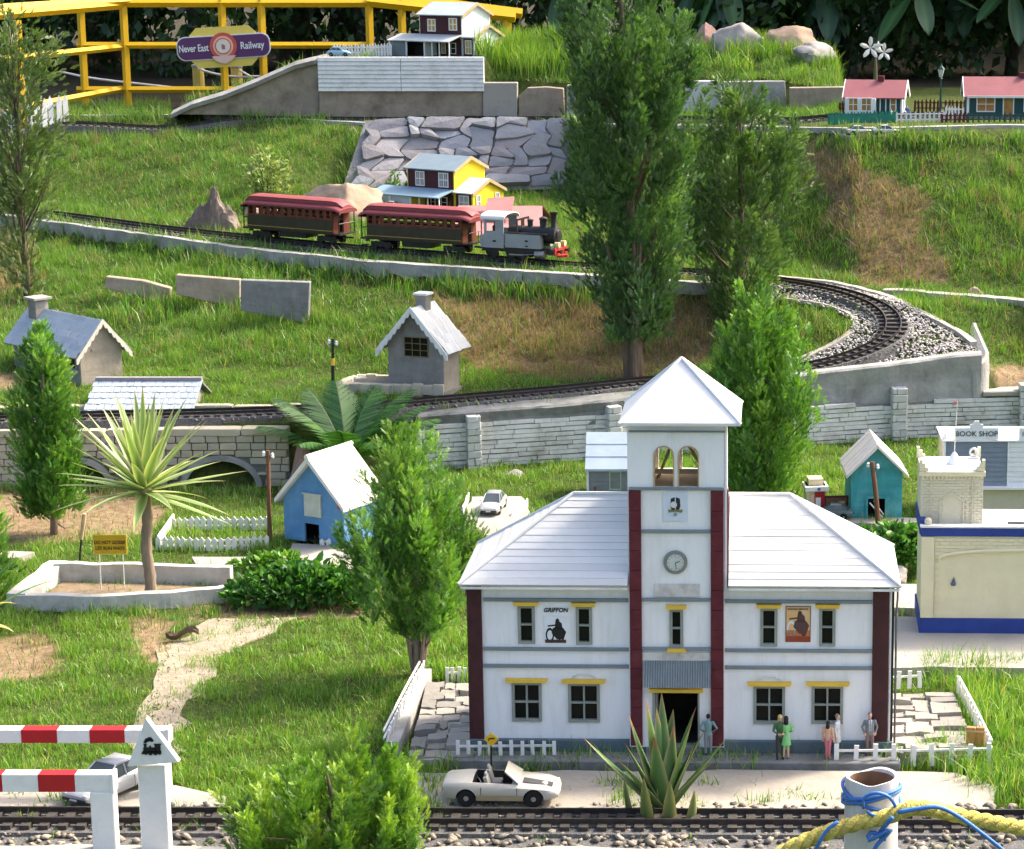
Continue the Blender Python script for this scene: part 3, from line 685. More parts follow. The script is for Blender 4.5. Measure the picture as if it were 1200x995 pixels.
obj('side_wall', MB().box(x0 + .0005, x0 + WT, WT, DEP - WT, 0, zt - .0005), M['station_wall'], st)
obj('side_wall', MB().box(x1 - WT, x1 - .0005, WT, DEP - WT, 0, zt - .0005), M['station_wall'], st)
obj('rear_wall', MB().box(x0 + .0005, x1 - .0005, DEP - WT, DEP, 0, zt - .0005), M['station_wall'], st)
def st_window(r, cols, rows, yf, name='window', sill=False, lintel=True, deco=False, lw=.011):
    a, b, c, d = r; fr = .0052
    w = obj(name, MB().wall(a, b, c, d, yf - .0035, yf + .006, [(a + fr, b - fr, c + fr, d - fr)]), M['window_grey'], st)
    for i in range(1, cols): xx = a + (b - a) * i / cols; obj('glazing_bar', MB().box(xx - .0016, xx + .0016, yf - .002, yf + .004, c + fr, d - fr), M['window_grey'], w)
    for j in range(1, rows): zz = c + (d - c) * j / rows; obj('glazing_bar', MB().box(a + fr, b - fr, yf - .0026, yf + .0036, zz - .0016, zz + .0016), M['window_grey'], w)
    for i in range(cols):
        for j in range(rows):
            u0, u1 = a + (b - a) * i / cols, a + (b - a) * (i + 1) / cols; v0, v1 = c + (d - c) * j / rows, c + (d - c) * (j + 1) / rows
            obj('pane', MB().box(u0 + .0006, u1 - .0006, yf + .0042, yf + .0052, v0 + .0006, v1 - .0006), M['pane'], w)
    if lintel:
        obj('lintel', MB().prism([(a - lw * .75, d + .001), (b + lw * .75, d + .001), (b + lw, d + .0055), (b + lw, d + .0075), (a - lw, d + .0075), (a - lw, d + .0055)], 'y', yf - .011, yf - .0005), M['yellow'], w)
    if sill: obj('sill', MB().prism([(a - lw * .9, c - .007), (b + lw * .9, c - .007), (b + lw * .6, c - .001), (a - lw * .6, c - .001)], 'y', yf - .010, yf - .0005), M['yellow'], w)
    if deco:
        cx = (a + b) / 2; z_ = d + .009
        mb = MB()
        for q in ([(-.022, 0), (-.018, .004), (-.013, .003)], [(.022, 0), (.018, .004), (.013, .003)], [(-.014, .003), (-.012, .007), (.012, .007), (.014, .003)]):
            mb.tube([(cx + u, yf - .0015, z_ + v) for u, v in q], .0011, 6)
        obj('scrollwork', mb, M['white_worn'], w)
    return w
for i, r in enumerate(LOW): st_window(r, 2, 2, .0, deco=i in (1, 2))
for r in UPP: st_window(r, 1, 2, .0, lw=.007)
# floor, interior
obj('floor', MB().box(x0 + WT, x1 - WT, WT, DEP - WT, .0, .004), M['inside'], st)
# cladding courses across the front
def band(px0, px1, py, h=.0062, yf=0.0):
    a, z = ST.f(px0, py); b = ST.f(px1, py)[0]
    obj('trim_band', MB().box(a, b, yf - .0055, yf - .0004, z - h / 2, z + h / 2), M['grey_trim'], st, bevel=.0006)
for y in (702, 759.5, 779.5): band(567, 737.5, y); band(849.5, 1022, y + 2)
# corner posts
for a, b in ((549, 566), (1022, 1041)):
    p0, p1 = ST.f(a, 780)[0], ST.f(b, 780)[0]
    obj('corner_post', MB().box(p0, p1, -.0065, .003, .002, zt - .001), M['dark_maroon'], st, bevel=.0008)
obj('corner_trim', MB().box(x1 + .0006, x1 + .0030, -.004, .01, .002, zt - .002), M['white_paint'], st)
obj('corner_trim', MB().box(x1 + .0034, x1 + .0075, -.002, .012, .002, zt - .002), M['black'], st)
# plinth
for a, b in ((x0 - .001, DOOR[0] - .012), (DOOR[1] + .012, x1 + .008)):
    obj('plinth', MB().box(a, b, -.010, -.0003, -.012, ST.f(795, 866)[1]), M['plinth_blue'], st, bevel=.001)
obj('front_step', MB().box(x0 - .02, x1 + .02, -.060, -.0102, -.036, -.010), M['concrete_dark'], st, bevel=.002)
obj('threshold', MB().box(DOOR[0] - .0118, DOOR[1] + .0118, -.020, .06, -.0098, .0006), M['concrete_dark'], st)
# tower
TY = -.012; TD = .150; tyb = TY + TD
ar = [wr(767.5, 522, 789, 569), wr(796, 522, 818, 569)]
tz_mid = ST.f(795, 572, TY)[1]
door = (DOOR[0], DOOR[1], 0, DOOR[3])
obj('tower_front', MB().wall(tx0, tx1, 0, tz_mid, TY, TY + .006, [door, UPC]), M['station_wall'], st)
def arch_pts(a, b, c, d, n=12):
    r = (b - a) / 2; return [(b, c), (b, d - r)] + [(a + r + r * math.cos(PI * k / n), d - r + r * math.sin(PI * k / n)) for k in range(1, n)] + [(a, d - r), (a, c)]
def arched_wall(mb, y0, y1, zb, ztp):
    xs = [tx0, ar[0][0], ar[0][1], ar[1][0], ar[1][1], tx1]; zb_ = ar[0][2]
    for i in (0, 2, 4): mb.box(xs[i], xs[i + 1], y0, y1, zb, ztp)
    for a, b, c, d in ar:
        mb.box(a, b, y0, y1, zb, c); n = 14; r = (b - a) / 2
        for k in range(n):
            u0, u1 = a + (b - a) * k / n, a + (b - a) * (k + 1) / n
            h = lambda u: d - r + math.sqrt(max(r * r - (u - a - r) ** 2, 0))
            mb.add([(u0, y0, h(u0)), (u1, y0, h(u1)), (u1, y0, ztp), (u0, y0, ztp), (u0, y1, h(u0)), (u1, y1, h(u1)), (u1, y1, ztp), (u0, y1, ztp)], [(0, 1, 2, 3), (4, 5, 6, 7), (0, 1, 5, 4)])
obj('belfry_front', (lambda m: (arched_wall(m, TY, TY + .006, tz_mid, tw_top), m)[1])(MB()), M['station_wall'], st)
obj('belfry_rear', (lambda m: (arched_wall(m, tyb - .006, tyb, tz_mid, tw_top), m)[1])(MB()), M['station_wall'], st)
obj('tower_rear', MB().box(tx0, tx1, tyb - .0055, tyb - .0005, 0, tz_mid), M['station_wall'], st)
for a, b in ((tx0, tx0 + .006), (tx1 - .006, tx1)):
    obj('tower_side', MB().box(a + .0004, b - .0004, TY + .006, tyb - .006, 0, tw_top - .03).box(a + .0004, b - .0004, TY + .006, tyb - .006, tw_top - .012, tw_top).box(a + .0004, b - .0004, TY + .006, TY + .05, tw_top - .03, tw_top - .012).box(a + .0004, b - .0004, tyb - .05, tyb - .006, tw_top - .03, tw_top - .012), M['station_wall'], st)
for a, b, c, d in ar:
    o, i_ = arch_pts(a - .0022, b + .0022, c, d + .0022), arch_pts(a, b, c, d); n = len(o)
    mb = MB().add([(u, TY - .002, w) for u, w in o] + [(u, TY - .002, w) for u, w in i_] + [(u, TY + .001, w) for u, w in o] + [(u, TY + .012, w) for u, w in i_],
                  [(k, k + 1, n + k + 1, n + k) for k in range(n - 1)] + [(k, k + 1, 2 * n + k + 1, 2 * n + k) for k in range(n - 1)] + [(n + k, n + k + 1, 3 * n + k + 1, 3 * n + k) for k in range(n - 1)])
    obj('belfry_arch', mb, M['tan_wood'], st)
obj('belfry_floor', MB().box(tx0 + .007, tx1 - .007, TY + .007, tyb - .007, ar[0][2] - .01, ar[0][2] - .002), M['tan_wood'], st)
mb = MB().box(tx0 + .02, tx1 - .02, TY + .06, TY + .066, ar[0][2] + .010, ar[0][2] + .018).tube([(tx0 + .05, TY + .08, ar[0][2] - .002), (tx0 + .08, TY + .08, ar[0][3])], .003, 6).tube([(tx1 - .03, TY + .08, ar[0][2] - .002), (tx1 - .075, TY + .08, ar[0][3])], .003, 6)
obj('belfry_beam', mb, M['tan_wood'], st)
# maroon pilasters, built from stacked tiles
for a, b in ((738, 752), (833, 848)):
    p0, p1 = ST.f(a, 700, TY)[0], ST.f(b, 700, TY)[0]; z = .004; zt_ = tz_mid - .004; nt_ = 13
    for k in range(nt_):
        h = (zt_ - z) / nt_; obj('pilaster_tile', MB().box(p0, p1, TY - .0065, TY - .0003, z + k * h + .0003, z + (k + 1) * h - .0003), M['maroon'], st, bevel=.0005)
obj('tower_side_strip', MB().box(tx1 + .0006, tx1 + .0048, TY - .001, TY + .05, .29, tw_top - .006), M['white_paint'], st)  # added white strip standing in for the sunlit sliver of the tower's side
obj('tower_side_strip', MB().box(tx1 + .0052, tx1 + .0072, TY + .002, TY + .03, .30, tz_mid - .004), M['maroon'], st)
def tband(px0, px1, py, h=.0062): 
    a, z = ST.f(px0, py, TY); b = ST.f(px1, py, TY)[0]
    obj('trim_band', MB().box(a, b, TY - .0055, TY - .0004, z - h / 2, z + h / 2), M['grey_trim'], st, bevel=.0006)
tband(737, 849, 572, .005); tband(752.5, 832.5, 622); tband(752.5, 832.5, 702); tband(752.5, 832.5, 759.5); tband(737, 850, 505, .0026)
r = UPC; st_window(UPC, 1, 2, TY, sill=True, lw=.006)
# clock
cx, cz = ST.f(791.5, 658.5, TY); ck = obj('clock', MB().lathe([(.0, -.004), (.0215, -.004), (.0215, .0), (.0205, .0005)], 32, (cx, TY - .0004, cz), 'y'), mat('clock_rim', (.22, .23, .21), .6, .25, 60, .3), st)
obj('dial', MB().lathe([(0, -.0062), (.0150, -.0062), (.0150, -.004), (0, -.004)], 32, (cx, TY - .0004, cz), 'y'), mat('dial', (.55, .57, .53), .5, .06, 80), ck)
mb = MB()
for k in range(12):
    a = PI / 6 * k; mb.cbox((cx + .0125 * math.sin(a), TY - .0069, cz + .0125 * math.cos(a)), .0012, .0006, .0028, 0, 0, a)
obj('hour_marks', mb, M['window_grey'], ck)
obj('clock_hand', MB().tube([(cx, TY - .0074, cz), (cx + .0085, TY - .0074, cz + .003)], .0006, 4), M['black'], ck); obj('clock_hand', MB().tube([(cx, TY - .0074, cz), (cx + .002, TY - .0074, cz - .011)], .0005, 4), M['black'], ck)
# worn name plate, peeling panel, porch roof, door
a, b, c, d = ST.box(767, 684, 820, 699, TY); obj('name_plate', MB().box(a, b, TY - .0028, TY - .0003, c, d), M['peeling'], st)
a, b, c, d = ST.box(753, 764, 832, 780, TY); obj('peeling_panel', MB().box(a, b, TY - .003, TY - .0003, c, d), M['peeling'], st)
a, b, c, d = ST.box(754, 780, 833, 804, TY - .02); n = 27; mb = MB(); pts = []
for k in range(2 * n + 1): pts.append((a + (b - a) * k / (2 * n), .0011 if k % 2 else -.0011))
vs = [(u, TY - .004 + w, d + .004) for u, w in pts] + [(u, TY - .030 + w, c) for u, w in pts]; mb.add(vs, [(k, k + 1, 2 * n + 2 + k, 2 * n + 1 + k) for k in range(2 * n)])
obj('porch_roof', mb, M['corrugated'], st)
a, b, c, d = ST.box(761, 806, 824, 811, TY); obj('door_lintel', MB().box(a, b, TY - .012, TY - .0004, d - .006, d + .0005), M['yellow'], st)
obj('doorway_dark_sheet', MB().box(tx0 + .008, tx1 - .008, tyb - .012, tyb - .008, .001, tz_mid - .05), M['inside'], st)  # added near-black sheet painting the shade behind the open doorway
ddd = obj('doorway', MB().wall(door[0], door[1], 0.001, door[3] - .001, TY - .002, TY + .02, [(door[0] + .005, door[1] - .003, .0015, door[3] - .004)]), M['window_grey'], st)
obj('door_leaf', MB().box(door[0] + .0055, door[0] + .009, TY + .006, TY + .048, .002, door[3] - .006), M['window_grey'], ddd)
# pictures on the walls
def picture(name, rect, back, yo):
    a, b, c, d = rect; o = obj(name, MB().box(a, b, yo - .0016, yo - .0003, c, d), mat('poster_' + name, back, .6, .06, 40), st); return o, a, b, c, d, yo - .0016
def bike(o, cx, cz, s, y, mirror=1, wheel=M['black'], body=M['black'], skin=None):
    mb = MB()
    def ring(x, z, r, rr, sx=.55):
        n = 18
        for k in range(n):
            A, B_ = 2 * PI * k / n, 2 * PI * (k + 1) / n
            mb.add([(cx + mirror * (x + sx * q * math.cos(w)) * s, y - .0004, cz + (z + q * math.sin(w)) * s) for w, q in ((A, r), (B_, r), (B_, rr), (A, rr))], [(0, 1, 2, 3)])
    ring(-.22, -.18, .30, .20); obj('wheel', mb, wheel, o); mb = MB()
    ring(.22, -.30, .15, .07, .7)
    def blob(pts): mb.sheet([(cx + mirror * u * s, y - .0005, cz + w * s) for u, w in pts])
    blob([(-.15, -.1), (.05, -.35), (.32, -.35), (.42, -.05), (.30, .12), (.0, .15), (-.1, .1)]); blob([(-.02, .1), (.28, .08), (.25, .3), (.12, .42), (.0, .35)])
    blob([(.0, .36), (.03, .48), (.1, .5), (.16, .44), (.12, .35)]); blob([(-.3, .16), (.05, .2), (.05, .26), (-.3, .22)])
    obj('rider', mb, body, o)
rct = ST.box(638, 722, 664, 753); o, a, b, c, d, y = picture('poster', rct, (.80, .82, .83), 0.0)
obj('base_line', MB().box(a + .001, b - .001, y - .0006, y - .0001, c, c + .006), mat('poster_dark', (.06, .03, .035), .6), o)
bike(o, (a + b) / 2, (c + d) / 2 - .002, .046, y, 1)
ca, cz_ = ST.f(651, 715); text('GRIFFON', ca, -.001, cz_, .0112, M['black'], o, bold=.0003, shear=.25, squeeze=.95)
rct = ST.box(920.5, 710, 950, 752); o, a, b, c, d, y = picture('poster', rct, (.62, .36, .13), 0.0)
o.data.materials.clear(); o.data.materials.append(mat('poster_orange', (.70, .42, .16), .6, .2, 30, col2=(.75, .52, .28)))
obj('poster_border', MB().wall(a, b, c, d, y - .0005, y - .0001, [(a + .0014, b - .0014, c + .0014, d - .0014)]), mat('poster_brown', (.14, .035, .02), .6), o)
obj('poster_foot', MB().box(a + .0014, b - .0014, y - .0005, y - .0001, c + .0014, c + .011), mat('poster_red', (.30, .055, .025), .6), o)
obj('poster_ground', MB().box(a + .0014, b - .0014, y - .0004, y - .0001, c + .011, c + .022), mat('poster_rust', (.50, .17, .06), .6), o)
bike(o, (a + b) / 2 - .001, (c + d) / 2, .050, y, 1, wheel=M['white_worn'], body=mat('poster_figure', (.10, .05, .05), .6))
ca, cz_ = ST.f(935, 713.5); text('RACING SERVICE', ca, -.0024, cz_, .0048, M['black'], o)
rct = ST.box(777, 574, 806, 611, TY); o, a, b, c, d, y = picture('badge', rct, (.62, .68, .75), TY)
mb = MB(); cx, cz = (a + b) / 2, (c + d) / 2
for sx in (-1, 1): mb.sheet([(cx + sx * u, y - .0004, cz + w) for u, w in ((.001, .016), (.008, .013), (.009, .0), (.006, -.009), (.001, -.010))])
obj('emblem', mb, mat('emblem_dark', (.03, .03, .04), .5), o)
obj('emblem_wheel', MB().lathe([(.0042, -.0012), (.0058, -.0012), (.0058, -.0006), (.0042, -.0006)], 20, (cx - .003, y, cz + .002), 'y'), M['white_worn'], o)
obj('emblem_ribbon', MB().prism([(cx - .013, cz - .007), (cx + .013, cz - .007), (cx + .012, cz - .012), (cx, cz - .010), (cx - .012, cz - .012)], 'y', y - .0016, y - .0006), mat('emblem_olive', (.22, .20, .07), .6), o)
obj('emblem_drop', MB().lathe([(.0018, -.0012), (.0032, -.0012), (.0032, -.0006), (.0018, -.0006)], 14, (cx, y, cz - .0155), 'y'), mat('emblem_grey', (.3, .3, .3), .5), o)
# hipped roof of lapped boards
ex0, ex1 = ST.f(537, 684, -.03)[0], ST.f(1056, 688, -.03)[0]; ez = ST.f(795, 686.5, -.03)[1]; ey0, ey1 = -.03, DEP + .03; ym = (ey0 + ey1) / 2
rz_ = ST.f(795, 579, ym)[1]; rx0, rx1 = ST.f(672, 579, ym)[0], ST.f(926, 580, ym)[0]
nb = 13; gap = .0006; thk = .004
def slope_pt(u, v, face):      # face 0 front, 1 right, 2 back, 3 left; u along the eave 0..1, v up the slope 0..1
    E = {0: ((ex0, ey0), (ex1, ey0), (rx0, ym), (rx1, ym)), 1: ((ex1, ey0), (ex1, ey1), (rx1, ym), (rx1, ym)), 2: ((ex1, ey1), (ex0, ey1), (rx1, ym), (rx0, ym)), 3: ((ex0, ey1), (ex0, ey0), (rx0, ym), (rx0, ym))}[face]
    lo = Vector((*E[0], ez)).lerp(Vector((*E[1], ez)), u); hi = Vector((*E[2], rz_)).lerp(Vector((*E[3], rz_)), u); return lo.lerp(hi, v)
def board(face, v0, v1, clip=None, lift=.0005):
    nrm = (slope_pt(1, 0, face) - slope_pt(0, 0, face)).cross(slope_pt(.5, 1, face) - slope_pt(.5, 0, face)).normalized()
    if nrm.z < 0: nrm = -nrm
    q = [slope_pt(0, v0, face), slope_pt(1, v0, face), slope_pt(1, v1, face), slope_pt(0, v1, face)]
    if clip is not None:
        lo, hi = clip
        q = [Vector((min(max(p.x, lo), hi), p.y, p.z)) for p in q]
        if abs(q[0].x - q[1].x) < .003 and abs(q[2].x - q[3].x) < .003: return
    lift *= random.uniform(.7, 1.6); a = [p + nrm * ((lift if i < 2 else 0) + random.uniform(-.0004, .0004)) for i, p in enumerate(q)]; b = [p - nrm * thk for p in q]
    obj('roof_board', MB().add(a + b, [(0, 1, 2, 3), (7, 6, 5, 4), (0, 1, 5, 4), (1, 2, 6, 5), (2, 3, 7, 6), (3, 0, 4, 7)]), M['roof_board'], st)
for k in range(nb):
    v0, v1 = k / nb, (k + 1) / nb - gap
    board(0, v0, v1, (-9, tx0 - .0006)); board(0, v0, v1, (tx1 + .0076, 9)); board(2, v0, v1); board(1, v0, v1, lift=.0006); board(3, v0, v1, lift=.0006)
for pz in ((ex0, ey0, rx0), (ex1, ey0, rx1), (ex0, ey1, rx0), (ex1, ey1, rx1)):
    obj('hip_cap', MB().tube([(pz[0], pz[1], ez + .001), (pz[2], ym, rz_ + .001)], .0032, 6), M['roof_white'], st)
obj('ridge_cap', MB().tube([(rx0, ym, rz_ + .001), (rx1, ym, rz_ + .001)], .0034, 6), M['roof_white'], st)
obj('eave_board', MB().box(ex0 + .004, tx0 - .001, ey0 + .001, ey0 + .004, ez - .009, ez - .0045).box(tx1 + .008, ex1 - .004, ey0 + .001, ey0 + .004, ez - .009, ez - .0045).box(ex1 - .005, ex1 - .002, ey0 + .005, ey1 - .005, ez - .009, ez - .0045).box(ex0 + .002, ex0 + .005, ey0 + .005, ey1 - .005, ez - .009, ez - .0045), M['white_worn'], st)
obj('ceiling', MB().box(x0 + .001, tx0 - .001, .001, DEP, zt, zt + .003).box(tx1 + .001, x1 - .001, .001, DEP, zt, zt + .003).box(tx0, tx1, tyb + .001, DEP, zt, zt + .003), M['inside'], st)
# tower roof
by = (TY + tyb) / 2; hw = (ST.f(868, 494, TY - .02)[0] - ST.f(725, 496, TY - .02)[0]) / 2; bx = (ST.f(868, 494, TY - .02)[0] + ST.f(725, 496, TY - .02)[0]) / 2; hd = (TD / 2 + .022); bz = ST.f(795, 496, by - hd)[1]; az = ST.f(797, 420, by)[1]
ap = Vector((bx, by, az)); cn = [Vector((bx - hw, by - hd, bz)), Vector((bx + hw, by - hd, bz)), Vector((bx + hw, by + hd, bz)), Vector((bx - hw, by + hd, bz))]
for k in range(4):
    a, b = cn[k], cn[(k + 1) % 4]; dn = Vector((0, 0, -.005)); obj('tower_roof_panel', MB().add([a, b, ap, a + dn, b + dn, ap + dn], [(0, 1, 2), (3, 5, 4), (0, 1, 4, 3)]), M['roof_white'], st)
for k in range(4): obj('tower_hip_strip', MB().tube([cn[k] + Vector((0, 0, -.001)), ap + Vector((0, 0, .001))], .0030, 6), M['white_paint'], st)
obj('tower_eave', MB().box(tx0 - .002, tx1 + .006, TY - .004, tyb + .004, tw_top, bz - .004), M['tan_wood'], st)
obj('gutter_pipe', MB().tube([(ex1 - .004, .01, ez - .012), (x1 + .014, .01, ez - .03), (x1 + .012, .008, ez - .06), (x1 + .012, .008, .0)], .0022, 6), M['concrete_dark'], st)
# paved yards either side of the station
def paving(name, label, pix, nx, ny, z=.030):
    t = thing(name, label, 'paving', (0, 0, 0)); A, B, C, D_ = [atz(a, b, z) for a, b in pix]; r = random.Random(nx * 7 + ny)
    S = lambda u, v: A.lerp(B, u).lerp(D_.lerp(C, u), v)
    obj('mortar_bed', MB().prism([(S(u, v).x, S(u, v).y) for u, v in ((0, 0), (1, 0), (1, 1), (0, 1))], 'z', -.02, z - .008), M['concrete'], t)
    for j in range(ny):
        us = [0] + sorted((i + r.uniform(-.35, .35)) / nx for i in range(1, nx)) + [1]
        for i in range(nx):
            u0, u1 = us[i] + .012, us[i + 1] - .012; v0, v1 = (j + r.uniform(.0, .16)) / ny, (j + 1 - r.uniform(.0, .14)) / ny
            q = [(u0, v0), ((u0 + u1) / 2, v0 - r.uniform(-.02, .02)), (u1, v0 + r.uniform(-.02, .02)), (u1 - .01, (v0 + v1) / 2), (u1, v1), ((u0 + u1) / 2, v1 + r.uniform(-.02, .02)), (u0, v1)]
            P = [S(*w) for w in q]; h = r.uniform(-.006, .006); o = S((u0 + u1) / 2, (v0 + v1) / 2); tx = r.uniform(-.06, .06); ty = r.uniform(-.10, .10)
            top_ = [Vector((p.x - o.x, p.y - o.y, h + (p.x - o.x) * tx + (p.y - o.y) * ty)) for p in P]; bot = [v - Vector((0, 0, .014)) for v in top_]; n_ = len(P)
            obj('paving_stone', MB().add(top_ + bot, [tuple(range(n_))] + [(a, (a + 1) % n_, n_ + (a + 1) % n_, n_ + a) for a in range(n_)]), M['pavestone'], t, loc=o)
paving('stone_paving', 'rough grey stone paving left of the station', [(478, 886), (556, 884), (556, 798), (500, 798)], 3, 11)
paving('stone_paving', 'rough pale stone paving right of the station', [(1036, 884), (1146, 880), (1118, 812), (1036, 812)], 3, 10)
# ------------------------------------------------------------------ gabled houses
def side(o): o.rotation_euler = (0, 0, -PI / 2); return o          # a part built in the x = 0 wall's own plane (u = -y)
def gable_walls(t, w, l, eave, ridge, mf, ms, y0=0.0, x0=0.0, holes_front=(), z0=0.0):
    obj('gable_wall', MB().prism([(x0, z0), (x0 + w, z0), (x0 + w, eave), (x0 + w / 2, ridge), (x0, eave)], 'y', y0, y0 + .006), mf, t)
    obj('gable_wall', MB().prism([(x0, z0), (x0 + w, z0), (x0 + w, eave), (x0 + w / 2, ridge), (x0, eave)], 'y', y0 + l - .006, y0 + l), mf, t)
    obj('side_wall', MB().box(x0, x0 + .006, y0 + .0061, y0 + l - .0061, z0, eave - .001), ms, t)
    obj('side_wall', MB().box(x0 + w - .006, x0 + w, y0 + .0061, y0 + l - .0061, z0, eave - .001), ms, t)
def gable_roof(t, w, l, eave, ridge, material, oh=.012, ohf=.012, thick=.004, y0=0.0, x0=0.0, edge=None):
    k = (ridge - eave) / (w / 2); cx = x0 + w / 2
    for s in (-1, 1):
        e = (cx + s * (w / 2 + oh), eave - k * oh + .001); r = (cx + s * .0002, ridge + .001)
        obj('roof_panel', MB().prism([e, r, (r[0], r[1] + thick * 1.2), (e[0], e[1] + thick)], 'y', y0 - ohf, y0 + l + ohf), material, t)
        if edge:
            for yy in (y0 - ohf - .004, y0 + l + ohf + .001): obj('barge_board', MB().prism([(e[0], e[1] - .007), (r[0], r[1] - .007), (r[0], r[1] + thick * 1.4), (e[0], e[1] + thick * 1.2)], 'y', yy, yy + .003), edge, t)
def tile_roof(t, w, l, eave, ridge, tiles, material_name, oh=.015, ohf=.02, rows=7, cols=12, lift=.003, y0=0.0, cap=None, thick=.0022):
    k = (ridge - eave) / (w / 2); cx = w / 2; L = math.hypot(w / 2 + oh, (w / 2 + oh) * k); ang = math.atan(k); tw = (l + 2 * ohf) / cols; tl = L / rows * 1.25
    for s in (-1, 1):
        e = (cx + s * (w / 2 + oh), eave - k * oh); r = (cx, ridge)
        obj('roof_deck', MB().prism([e, (r[0] + s * .0003, r[1]), (r[0] + s * .0003, r[1] - .005), (e[0], e[1] - .005)], 'y', y0 - ohf + .002, y0 + l + ohf - .002), M['concrete_dark'], t)
        for i in range(rows):
            f = (i + .35) / rows; x = e[0] + (r[0] - e[0]) * f; z = e[1] + (r[1] - e[1]) * f
            off = .5 * (i % 2)
            for j in range(cols + (i % 2)):
                yc = y0 - ohf + (j + .5 - off) * tw; a, b = max(yc - tw / 2, y0 - ohf - .002), min(yc + tw / 2, y0 + l + ohf + .002)
                if b - a < tw * .2: continue
                rot = Euler((random.uniform(-.02, .02), s * ang + s * .06 + random.uniform(-.03, .03), random.uniform(-.02, .02)))
                inst('roof_tile', random.choice(tiles), t, (x, (a + b) / 2, z + lift), rot, (tl * random.uniform(.94, 1.04), b - a - .001, thick))
SLATES = [chunky(40 + i) for i in range(5)]
for b in SLATES: b.materials.append(M['slate_blue'])
piece_mat('white_tile', [(.70, .70, .67), (.78, .78, .75), (.62, .61, .57), (.74, .73, .70)], .8, 40, .4, 90)
WTILES = [chunky(50 + i) for i in range(5)]
for b in WTILES: b.materials.append(M['white_tile'])
def scallop_board(t, w, eave, ridge, y, oh, material, h=.016, n=9):
    k = (ridge - eave) / (w / 2); cx = w / 2
    for s in (-1, 1):
        e = Vector((cx + s * (w / 2 + oh), 0, eave - k * oh)); r = Vector((cx, 0, ridge)); mb = MB()
        for i in range(n):
            a, b = e.lerp(r, i / n), e.lerp(r, (i + 1) / n); q = [(a.x, a.z + .004), (b.x, b.z + .004)]
            for m_ in range(5, -1, -1):
                c_ = a.lerp(b, m_ / 5); q.append((c_.x, c_.z - h * .6 - h * .4 * math.sin(PI * m_ / 5)))
            q = [q[1]] + q[2:] + [q[0]]
            mb.prism([(u, v) for u, v in q], 'y', y - .004, y)
        obj('barge_board', mb, material, t)
def small_window(t, a, b, c, d, frame, pane, cols=2, rows=2, yf=0.0, fr=.003, sided=False, name='window', bar=.0012, proud=.003):
    w = obj(name, MB().wall(a, b, c, d, yf - proud, yf - .0002, [(a + fr, b - fr, c + fr, d - fr)]), frame, t)
    for i in range(1, cols): x = a + (b - a) * i / cols; obj('glazing_bar', MB().box(x - bar, x + bar, yf - proud * .8, yf - .0006, c + fr, d - fr), frame, w)
    for j in range(1, rows): z = c + (d - c) * j / rows; obj('glazing_bar', MB().box(a + fr, b - fr, yf - proud * .7, yf - .0006, z - bar, z + bar), frame, w)
    obj('pane', MB().box(a + fr * .8, b - fr * .8, yf - .0012, yf - .0003, c + fr * .8, d - fr * .8), pane, w)
    if sided: side(w)
    return w

# --- grey concrete cottage with slate roof, far left
mat('cement_grey', (.27, .255, .23), .92, .2, 18, .5, 60, dirt=(.15, .135, .11), dirt_scale=14, dirt_amt=.8)
mat('cement_tan', (.36, .31, .25), .92, .2, 18, .5, 60, dirt=(.20, .16, .12), dirt_scale=14, dirt_amt=.7)
H1 = Fr(96, 453, 47); t = H1.thing('stone_cottage', 'grey cement cottage with blue slate roof and chimney at the left edge', 'house')
e1 = H1.f(96, 408)[1]; w1 = H1.f(144, 440)[0]; SL = Fr(96, 453, 47 - 90); l1 = -SL.f(18, 440)[0]; r1 = e1 + .072
gable_walls(t, w1, l1, e1, r1, M['cement_tan'], M['cement_grey'])
tile_roof(t, w1, l1, e1, r1, SLATES, 'slate', oh=.022, ohf=.014, rows=7, cols=10)
scallop_board(t, w1, e1 - .004, r1 + .004, -.015, .024, mat('cream_board', (.62, .59, .50), .8, .1, 30, .2), n=7)
obj('chimney', MB().box(w1 * .28, w1 * .28 + .042, l1 * .80, l1 * .80 + .042, r1 - .05, r1 + .030), M['cement_grey'], t)
obj('chimney_cap', MB().box(w1 * .28 - .009, w1 * .28 + .051, l1 * .80 - .009, l1 * .80 + .051, r1 + .0305, r1 + .038), M['concrete_pale'], t, bevel=.001)
a, za = SL.f(75, 412); b, zb = SL.f(91, 433)
small_window(t, a, b, zb, za, M['cement_grey'], M['pane'], 1, 1, sided=True, proud=.006); side(obj('sill', MB().box(a - .004, b + .006, -.014, -.0005, zb - .006, zb - .001), M['concrete_pale'], t))
a = SL.f(24, 430)[0]; b = SL.f(42, 430)[0]; side(obj('door', MB().box(a, b, -.003, -.0004, 0, e1 * .8), mat('grey_door', (.14, .15, .16), .8, .2), t))
obj('vent', MB().lathe([(0, -.003), (.004, -.003), (.004, -.0002), (0, -.0002)], 10, (w1 * .3, 0, e1 * .93), 'y'), M['concrete_pale'], t)

